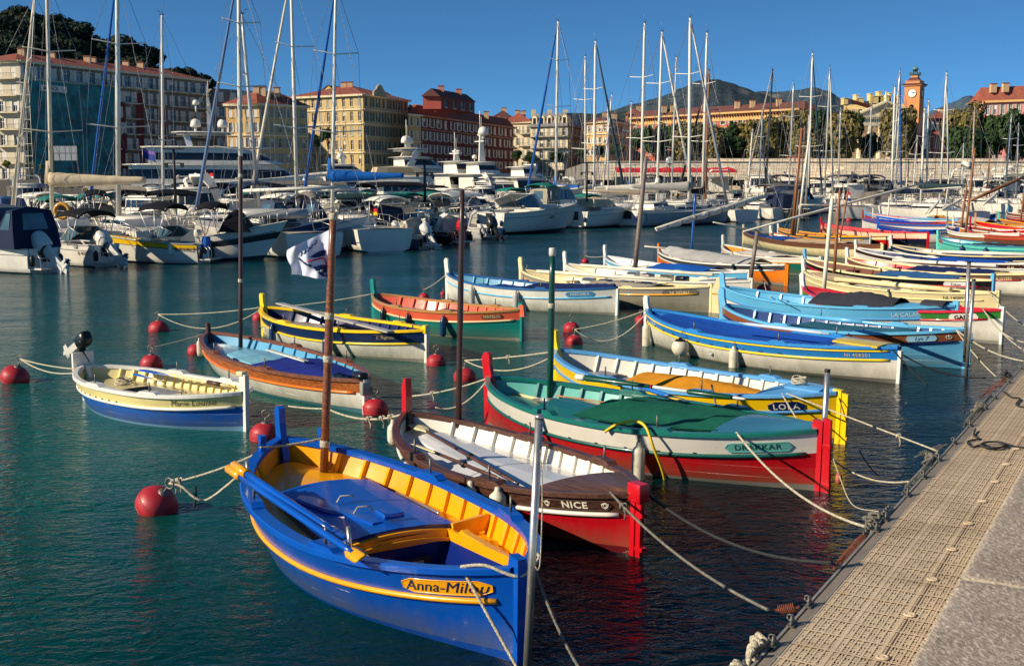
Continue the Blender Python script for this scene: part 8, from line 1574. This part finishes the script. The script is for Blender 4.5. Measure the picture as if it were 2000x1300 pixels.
# ---------------------------------------------------------------- sailing yachts
class Sail(Motor):
    def __init__(s, label, mpx, tpx, D, ang, L, hull=GEL, cover=None, boom=.45, furl=None, spread=2, mastm=MASTW, r=.125, fs=1.15, fbw=1.5, boomz=2.6, wires=6, stripe=None, wrap=.18, low=None, bw=None):
        b = atY(mpx[0], mpx[1], D); s.L = L; s.ang = R(ang); s.beam = L * .29; s.fs = fs; s.fbo = fbw; s.rake = L * .05; s.flare = .8
        ux = Vector((math.cos(s.ang), math.sin(s.ang), 0)); c = Vector((b.x, D, 0)) - ux * (L * .08); s.M = xform(c, s.ang); s.Mi = s.M.inverted()
        s.root = empty('sailing_yacht', s.M, label, 'sailing yacht', 'sailing yachts'); n = 18; s.ts = [i / n for i in range(n + 1)]; us = [0, .25, .4, .62, .8, .93, 1]; mb = MB()
        for sd in (1, -1):
            rows = [[s.P(t, u, sd) for u in us] for t in s.ts]
            if sd < 0: rows = rows[::-1]
            mb.grid(rows, None, True, mf=lambda i, j: (NAVH if j == 0 else (low or hull) if j < 2 else (stripe or hull) if j == 4 else hull))
        mb.poly([s.P(0, u, 1) for u in us[::-1]] + [s.P(0, u, -1) for u in us], hull); mb.build('hull', s.root); mb = MB()
        mb.grid([[(s.P(t, 1, 1).x, s.P(t, 1, 1).y * k, s.zd(t) + .06 * (1 - k * k)) for k in (-1, -.5, 0, .5, 1)] for t in s.ts], SEATW, False); mb.build('deck', s.root)
        s.cabin(.28, .72, s.beam * .3, fs + .1, .42, win=(.3, .75), rf=1.2, roofo=.03, mull=0, name='coachroof'); s.rails(.05, .6, n=9)
        # mast, spreaders, wires, boom
        zb_ = fs + .4; a_ = s.loc(Vector((b.x, D, zb_))); tw_ = atY(tpx[0], tpx[1], D); bw_ = atY(mpx[0], mpx[1], D); dirv = (tw_ - bw_).normalized(); a_ = s.loc(bw_ + dirv * ((zb_ - bw_.z) / dirv.z)); t_ = s.loc(tw_); H_ = (t_ - a_)
        mb = MB(); mb.tube([a_, a_ + H_ * .5, a_ + H_ * .9, t_], [r, r, r * .85, r * .6], mastm, n=10); mb.build('mast', s.root); s.top = t_; s.base = a_
        mb = MB(); mb.box(t_ + Vector((0, 0, .05)), (.3, .08, .06), BLACK); mb.tube([t_, t_ + Vector((-.15, 0, .9))], .012, WIRE, n=4); mb.tube([t_ + Vector((.1, 0, .2)), t_ + Vector((.35, .02, .3))], .015, BLACK, n=4); mb.build('masthead_gear', s.root)
        sp_ = []
        for k in range(spread):
            f_ = (k + 1) / (spread + 1) + .04; p = a_ + H_ * f_; w_ = s.beam * (.46 - .08 * k); mb = MB(); mb.tube([p + Vector((-.25, -w_, .12)), p, p + Vector((-.25, w_, .12))], .035, mastm, n=5); mb.build('spreader', s.root); sp_.append((p, w_))
        if wires:
            mb = MB(); y_ = s.beam * .46; wr = max(.014, D * .00017)
            bow = Vector((s.L / 2, 0, fbw)); st = Vector((-s.L / 2, 0, fs)); mb.tube([t_, bow], wr, WIRE, n=3, caps=False); mb.tube([t_, st], wr, WIRE, n=3, caps=False)
            for sd in (1, -1):
                ch_ = Vector((a_.x - .2, sd * y_, fs)); pr = ch_
                for (p, w_) in sp_: q_ = p + Vector((-.25, sd * w_, .12)); mb.tube([pr, q_], wr, WIRE, n=3, caps=False); mb.tube([ch_, p], wr * .8, WIRE, n=3, caps=False); pr = q_
                mb.tube([pr, t_], wr, WIRE, n=3, caps=False)
            mb.tube([a_ + H_ * .93, Vector((a_.x - .6, y_ * .3, fs + 1.5))], wr * .8, WIRE, n=3, caps=False); mb.build('rigging', s.root)
        if boom:
            bl = 180 if bw is None else bw - ang; ba = a_ + Vector((0, 0, boomz - zb_)); be = ba + Vector((L * boom * math.cos(R(bl)), L * boom * math.sin(R(bl)), .2)); mb = MB(); mb.tube([ba, be], .085, mastm, n=8); o = mb.build('boom', s.root)
            if cover:
                mb = MB(); P_ = []; rs = []; n = 22
                for i in range(n + 1): k = i / n; P_.append((ba + Vector((-.02, 0, .0))).lerp(be, k) + Vector((0, 0, .13 + wrap * .9 * (1 - k) ** 1.5))); rs.append(wrap * (1.5 - .95 * k) * (1 + .12 * noise.noise(Vector((k * 14, ang, 0)))))
                mb.tube(P_, rs, cover, n=10, flat=1.25)
                mb.tube([ba + Vector((.03, 0, .1)), ba + Vector((.08, 0, .9)), ba + Vector((.1, 0, 1.3))], [wrap * 1.3, wrap * .9, wrap * .65], cover, n=8); mb.build('sail_cover', s.root)
        if furl:
            fm, fr, h0, h1 = furl; bow = Vector((s.L / 2 + .1, 0, fbw + .3)); mb = MB(); p0 = bow.lerp(t_, h0); p1 = bow.lerp(t_, h1); mb.tube([p0, p0.lerp(p1, .1), p0.lerp(p1, .5), p1], [fr, fr * 1.15, fr, fr * .6], fm, n=8); mb.build('furled_sail', s.root)
    def loc(s, v): return s.Mi @ Vector(v)
FB = cloth((24, 84, 160)); FW = cloth((214, 208, 192)); FT = cloth((36, 70, 86)); FC = cloth((196, 178, 148))
SY = [
 ('sailing yacht at the far left with a leaning cream mast', (30, 352), (68, -10), 62, 200, 11, dict(mastm=paint((206, 190, 160)), r=0.098, boom=0)),
 ('sailing yacht with beige boom cover near the left edge', (100, 350), (91, -40), 60, 125, 12, dict(cover=FC, boom=.42, boomz=3.35, bw=0, r=0.107, mastm=paint((214, 204, 178)), wrap=.22)),
 ('yacht with the thickest pale mast, left of the superyacht', (231, 355), (229, -60), 62, 127, 13, dict(r=0.139, mastm=ALU, boom=0, furl=(FB, .09, .02, .9))),
 ('yacht with a short complete grey mast with dark top, before the superyacht', (319, 390), (316, 30), 75, 178, 11, dict(r=0.098, mastm=MASTW, boom=0)),
 ('yacht with white boom and blue rolled foresail, mast beside the dark wooden pole', (470, 365), (466, -60), 58, 132, 12, dict(r=0.115, boom=.46, boomz=3.1, bw=0, spread=3, furl=(cloth((96, 120, 160)), .09, .02, .95))),
 ('yacht with a grey mast leaning left, foot among the dark covers', (508, 425), (472, 28), 64, 12, 11, dict(r=0.107, mastm=ALU, boom=0)),
 ('yacht with white mast above the superyacht bow', (579, 348), (568, -50), 66, 136, 12, dict(r=0.107, boom=.3, furl=(FW, .09, .02, .97), boomz=3.0, bw=0)),
 ('yacht with bright blue boom cover, mast before the large yellow building', (650, 332), (656, -30), 64, 121, 12, dict(r=0.098, cover=cloth((18, 92, 170)), boom=.34, boomz=3.6, bw=0, furl=(FB, .09, .04, .98), wrap=.2)),
 ('yacht with a blue furled foresail and radar on its white mast, right of centre', (1086, 338), (1090, 42), 112, 122, 13, dict(r=0.131, spread=3, furl=(FB, .12, .03, .97), boom=.3, cover=FB, boomz=3.0)),
 ('yacht with thin white mast, left one of two just right of the grey mansard building', (1143, 390), (1143, 110), 120, 62, 11, dict(r=0.107, boom=0)),
 ('yacht with white mast and dark teal forestay, before the bright yellow house', (1160, 365), (1163, 80), 118, 43, 12, dict(r=0.139, furl=(FT, .12, .03, .97), boom=.34, cover=FW, boomz=2.9, bw=0)),
 ('white yacht with tall mast rising behind the weathered wooden mast', (1253, 345), (1259, 45), 106, 43, 13, dict(r=0.131, boom=.42, cover=cloth((184, 168, 148)), bw=180, boomz=2.6)),
 ('white yacht with a bundled cream mainsail and tall mast, left of the two tallest', (1283, 390), (1293, 62), 104, 43, 13, dict(r=0.123, boom=.36, cover=FW, bw=180, boomz=2.9, furl=(FW, .12, .02, .97), wrap=.26)),
 ('yacht with the tallest white mast near the mountain, grey hull and plumb bow', (1346, 395), (1348, 35), 100, 43, 13, dict(r=0.156, boom=.40, cover=cloth((170, 166, 158)), bw=180, boomz=3.0, furl=(GELG, .12, .02, .97), hull=GELG, wrap=.24)),
 ('yacht with white mast directly before the mountain top', (1372, 388), (1381, 64), 108, 43, 12, dict(r=0.131, boom=.3, cover=CANB, boomz=2.6)),
 ('old yacht with a varnished wooden mast before the mountain', (1377, 392), (1385, 138), 112, 118, 11, dict(r=0.131, mastm=SPB, boom=0, furl=(CANB, .12, .02, .97))),
 ('grey yacht with short mast before the trees, left of the red covered boat', (1313, 345), (1321, 112), 140, 118, 11, dict(r=0.107, boom=.3, cover=FW)),
 ('yacht with a nearly black mast and tattered dark sail', (1497, 342), (1509, 136), 150, 118, 11, dict(r=0.131, mastm=BLACK, boom=.3, cover=CANB, furl=(cloth((160, 150, 140)), .11, .03, .97))),
 ('yacht with slim grey mast right of the black mast', (1542, 342), (1550, 160), 160, 62, 11, dict(r=0.115, mastm=ALU, boom=.3, cover=FW)),
 ('yacht with tall mast and dark furled sail, before the right mountain shoulder', (1580, 340), (1587, 104), 140, 57, 13, dict(r=0.139, furl=(FT, .11, .03, .95), boom=.3, cover=CANB)),
 ('yacht with slim mast carrying wind gauges, left of the modern flats', (1612, 338), (1621, 132), 150, 62, 12, dict(r=0.115, mastm=ALU, furl=(FW, .11, .02, .96), boom=.3, cover=FW)),
 ('yacht with low mast before the church steps', (1698, 342), (1702, 200), 165, 118, 10, dict(r=0.098, mastm=ALU, boom=.3, cover=CANB)),
 ('yacht whose mast crosses the church pediment', (1743, 338), (1758, 138), 150, 57, 12, dict(r=0.139, mastm=ALU, furl=(FB, .11, .03, .95), boom=.3, cover=CANB)),
 ('yacht with mast just left of the clock tower', (1750, 340), (1756, 214), 158, 62, 10, dict(r=0.115, boom=0)),
 ('yacht with a mast passing over the right side of the clock tower', (1810, 338), (1814, 196), 160, 118, 11, dict(r=0.107, boom=.3, cover=FW)),
 ('yacht with tall mast right of the clock tower, before the far blue hill', (1838, 340), (1849, 142), 146, 57, 12, dict(r=0.139, furl=(FW, .11, .02, .96), boom=.3, cover=CANB)),
 ('yacht with thin mast before the right hand trees', (1880, 340), (1882, 280), 160, 62, 9, dict(r=.1, boom=0)),
 ('yacht with mast before the red arched gateway, tattered white flag', (1898, 345), (1904, 208), 150, 118, 10, dict(r=0.115, mastm=paint((190, 160, 130)), boom=.3, cover=FW)),
 ('yacht with leaning grey mast near the right edge', (1966, 342), (1976, 222), 150, 57, 10, dict(r=0.115, mastm=ALU, boom=.3, cover=FW)),
 ('yacht with short mast closest to the right edge', (1986, 342), (1990, 240), 150, 62, 10, dict(r=0.098, mastm=ALU, boom=0)),
 ('white stern-on yacht with wheel and open transom, before the pale quay wall', (1800, 352), (1806, 212), 104, 120, 11, dict(r=0.098, boom=.4, cover=cloth((36, 56, 62)), boomz=3.1, wrap=.17)),
 ('grey yacht with a blue deck cover, left of the stern-on yacht', (1742, 350), (1748, 170), 112, 172, 12, dict(r=0.107, boom=.4, cover=CANN, boomz=2.6, hull=GELG)),
 ('light grey yacht low behind the cream wrapped yard', (1462, 350), (1470, 252), 118, 118, 9, dict(r=0.082, boom=.3, cover=FW)),
 ('small yacht with pale mast between the trees and the lateen masts', (1566, 342), (1572, 246), 160, 62, 9, dict(r=0.098, mastm=SPB, boom=0)),
 ('small yacht with mast before the fourth olive tree', (1484, 340), (1489, 217), 165, 62, 9, dict(r=0.098, mastm=ALU, boom=0, furl=(FT, .11, .03, .9))),
 ('small yacht with mast left of the slim gauge-topped mast', (1638, 340), (1642, 210), 165, 118, 9, dict(r=0.098, mastm=ALU, boom=.3, cover=FW)),
 ('small yacht moored before the arch, right of the red gateway mast', (1930, 342), (1934, 288), 160, 118, 9, dict(r=0.098, mastm=SPB, boom=0)),
 ('small yacht with mast between clock tower and church', (1786, 340), (1792, 266), 165, 62, 9, dict(r=0.098, boom=0)),
 ('white yacht with thin mast before the yellow house left of the red wall', (1180, 345), (1195, 185), 150, 118, 11, dict(r=0.107, boom=.3, cover=FW)),
 ('white yacht with a lamp topped thin mast near the yellow house', (1188, 345), (1187, 192), 160, 62, 10, dict(r=0.115, boom=0)),
 ('blue covered yacht left of the thick wooden mast', (1230, 350), (1233, 200), 130, 118, 11, dict(r=0.098, boom=.3, cover=FB)),
]
for lab, mp, tp_, D, ang, L, k in SY: Sail(lab, mp, tp_, D, ang, L, **k)
# foreground hulls of the right-hand sailing row seen bow-on
for lab, S_, B_, bm, kw in (('white yacht hull with pointed bow and beige deck cover, next to the pilot house boat', (1120, 446), (1226, 441), 3.4, dict(enc=1)), ('white yacht hull with thin black name line, bow under the cream wrapped sail', (1225, 443), (1330, 439), 3.6, {}), ('blunt grey yacht hull with a squared stern panel', (1290, 440), (1380, 436), 3.8, dict(hull=GELG, rake=.0)), ('dark grey yacht hull with sharp bow, right of the squared one', (1362, 434), (1436, 430), 3.6, dict(hull=plast((140, 140, 138)))), ('shaded grey yacht hull with twin mooring lines', (1425, 428), (1468, 426), 3.4, dict(hull=plast((120, 120, 120)))), ('grey hull with fender holes left of the stern-on yacht', (1790, 398), (1712, 396), 4.0, dict(hull=GELG)), ('pale rounded dinghy hull before the small cabin cruisers', (1630, 412), (1575, 408), 3.0, {})):
    m = Motor(lab, S_, B_, bm, 1.35, 1.75, hull=kw.get('hull', GEL), stripe=kw.get('hull', GEL), rake=kw.get('rake', 1.0), cock=.25, group='yacht hulls moored bow out', name='yacht_hull'); m.cabin(.3, .75, bm * .3, 1.5, .5, rf=1.2, mull=0, name='coachroof'); m.rails(.3, .6)
    if 'enc' in kw: m.enclosure(.15, .6, 1.2, 1.7, .6, m=BEIGE, win=BEIGE)
# lamp posts on the far pontoon, signs
def lamp(label, px, y0, y1, D, arms=True, m=BLACK):
    a = atY(px, y1, D); c = atY(px, y0, D); root = empty('lamp_post', Matrix.Translation(a), label, 'lamp post', 'lamp posts of the harbour'); mb = MB(); h = c.z - a.z; mb.tube([(0, 0, 0), (0, 0, h)], [.09, .06], m, n=8); mb.build('post', root)
    mb = MB(); mb.box((0, 0, h), (1.1, .3, .08), m); mb.build('lamp_head', root)
    if arms: mb = MB(); mb.box((0, 0, h - .75), (.9, .06, .06), m); mb.box((-.42, 0, h - .85), (.16, .16, .25), m); mb.box((.42, 0, h - .85), (.16, .16, .25), m); mb.build('side_lights', root)
lamp('dark pontoon lamp post in front of the superyacht', 343, 291, 400, 60); lamp('dark pontoon lamp post before the white yachts right of the blue boom', 830, 312, 395, 66); lamp('thin dark lamp post left of the white yacht row on the right', 1146, 318, 395, 90); lamp('black lamp post before the church side wall', 1773, 312, 352, 150, False)
sg_ = empty('round_sign', Matrix.Translation(atY(1308, 314, 140)), 'round grey sign with the letter G on a dark post', 'sign'); mb = MB(); mb.tube([(0, 0, -5), (0, 0, 0)], .07, BLACK, n=6); mb.build('post', sg_); mb = MB(); mb.lathe([(.001, -.05), (.5, -.05), (.5, .05), (.001, .05)], GELG, n=20, M=Matrix.Rotation(R(90), 4, 'X')); o = mb.build('sign_disc', sg_); mb = MB(); put_text(mb, 'G', lambda x, y: Vector((x, -.06, y)), paint((240, 240, 236)), size=.9, bold=.02); mb.build('lettering', o)
bb_ = empty('notice_board', Matrix.Translation(atY(128, 300, 200)), 'white notice boards in a grid frame on the left quay', 'sign'); mb = MB()
for i in range(4):
    for j in range(2): mb.box((-1.6 + i * 1.05, 0, -.6 + j * 1.3), (.95, .08, 1.2), GELG)
mb.build('panel', bb_); mb = MB(); 
for x in (-2.1, 2.1): mb.box((x, 0, -1.2), (.1, .1, 4), BLACK)
mb.build('frame', bb_)
# flag of the superyacht and small flags
def flag(label, px, py, D, w, h, bands, dirx=1, sag=.25, pole=True):
    p = atY(px, py, D); root = empty('flag', Matrix.Translation(p), label, 'flag', 'small flags on the yachts'); 
    mb = MB(); rows = []; n = 12
    for i in range(n + 1): k = i / n; rows.append([(dirx * w * k * .8, .12 * w * math.sin(k * 5), -h * v - sag * k * w + .04 * math.sin(k * 9 + v)) for v in (0, .33, .34, .66, .67, 1)])
    mb.grid(rows, None, True, mf=lambda i, j: bands[0] if j < 1 else bands[1] if j < 3 else bands[2]); mb.build('cloth', root)
    if pole: mb = MB(); mb.tube([(0, 0, .1), (-.05 * dirx, 0, -h * 1.8)], .025, ALU, n=5); mb.build('staff', root)
FRB, FRW, FRR = cloth((40, 60, 130)), cloth((220, 216, 210)), cloth((200, 40, 50)); flag('German style black, red and gold ensign on a boat behind the dark awning', 722, 398, 56, .5, .5, (CANB, FRR, cloth((220, 180, 40)))); flag('purple and blue ensign at the superyacht stern', 278, 290, 145, 2.2, 1.2, (cloth((120, 90, 160)), FRB, FRB)); flag('red and white ensign hanging behind the raised mast of the pale cruiser', 402, 335, 70, .6, .6, (FRR, FRW, FRR)); flag('French ensign hanging by the brown poles', 1649, 373, 75, .5, .6, (FRR, FRW, FRB)); flag('small red flag by the large white sail cruiser', 242, 455, 52, .3, .3, (FRR, FRW, FRR)); flag('tattered white flag on the wooden mast at the right', 1898, 318, 80, -.9, .5, (FRW, FRW, CANG))
rg = MB(); p_ = atY(121, 412, 51); rg.tube([p_ + Vector((.32 * math.cos(a * .35), .02, .32 * math.sin(a * .35))) for a in range(19)], .09, paint((214, 150, 50)), n=8, caps=False); rg.build('life_ring', None, 'orange and yellow life ring left of the black folded bimini', None, 'life ring')
# the club flag on the nearest boat
mt = ANNAMAST[1]; mbs = ANNAMAST[0]; ax = (mt - mbs).normalized(); top = atY(645, 448, mbs.y) ; root = empty('club_flag', Matrix.Translation(top), 'large white club flag with dark blue emblem, flying from the nearest mast', 'flag')
Lf = (top - atY(556, 448, mbs.y)).length; Hf = (top - atY(645, 546, mbs.y)).length
def fl(u, v, off=0.):   # u 0 hoist..1 fly, v 0 top..1 bottom
    x = -Lf * u * (1 - .10 * v) ; z = -Hf * v * (1 - .20 * u) - Hf * (.42 * u * (1 - v)) - Hf * .10 * u * v
    y = .09 * math.sin(u * 7 + v * 2.5) * u ** .5 + .03 * math.sin(u * 15 - v * 6) * u; return Vector((x - .02 * math.sin(v * 6) * u, y + off, z))
FC_ = mat('flag_cloth', (214, 220, 232), rough=.8, var=.05, vs=4); FN = mat('flag_navy', (30, 42, 90), rough=.8); FRD = mat('flag_red', (200, 30, 50), rough=.8)
mb = MB(); mb.grid([[fl(i / 30, j / 24) for j in range(25)] for i in range(31)], FC_, True); o = mb.build('cloth', root)
for off in (-.006, .006):
    mb = MB()
    def blob(pts, m):
        c = (sum(p[0] for p in pts) / len(pts), sum(p[1] for p in pts) / len(pts)); N_ = 5; rows = []
        for k in range(N_ + 1): rows.append([fl(c[0] + (p[0] - c[0]) * k / N_, c[1] + (p[1] - c[1]) * k / N_, off) for p in pts + [pts[0]]])
        mb.grid(rows[::-1], m, True)
    blob([(.12, .38), (.22, .37), (.36, .41), (.45, .46), (.36, .50), (.26, .51), (.14, .50)], FN); blob([(.08, .92), (.07, .76), (.12, .70), (.22, .68), (.32, .70), (.42, .73), (.32, .86), (.20, .95)], FN)
    st = [(.46, .70), (.58, .62), (.68, .50), (.73, .42)]
    for a, b in zip(st[:-1], st[1:]): mb.tube([fl(a[0], a[1], off), fl(b[0], b[1], off)], .012, FN, n=4)
    for seg in (((.50, .56), (.16, .54)), ((.16, .54), (.08, .78))):
        P4_ = [fl(seg[0][0] + (seg[1][0] - seg[0][0]) * k / 6, seg[0][1] + (seg[1][1] - seg[0][1]) * k / 6, off * 1.6) for k in range(7)]; mb.tube(P4_, .007, FRD, n=4)
    for (u, v, l) in ((.20, .80, 'M'), (.28, .82, 'd'), (.12, .86, 's')):
        for k in range(3): mb.tube([fl(u + .02 * k, v, off * 1.8), fl(u + .02 * k + .01, v + .05, off * 1.8)], .003, FC_, n=3)
    for (u, v) in ((.30, .10), (.38, .16), (.44, .20), (.52, .24), (.60, .27)): mb.tube([fl(u, v, off), fl(u + .02, v + .09, off), fl(u + .05, v + .09, off)], .006, FN, n=4)
    mb.build('emblem', o)
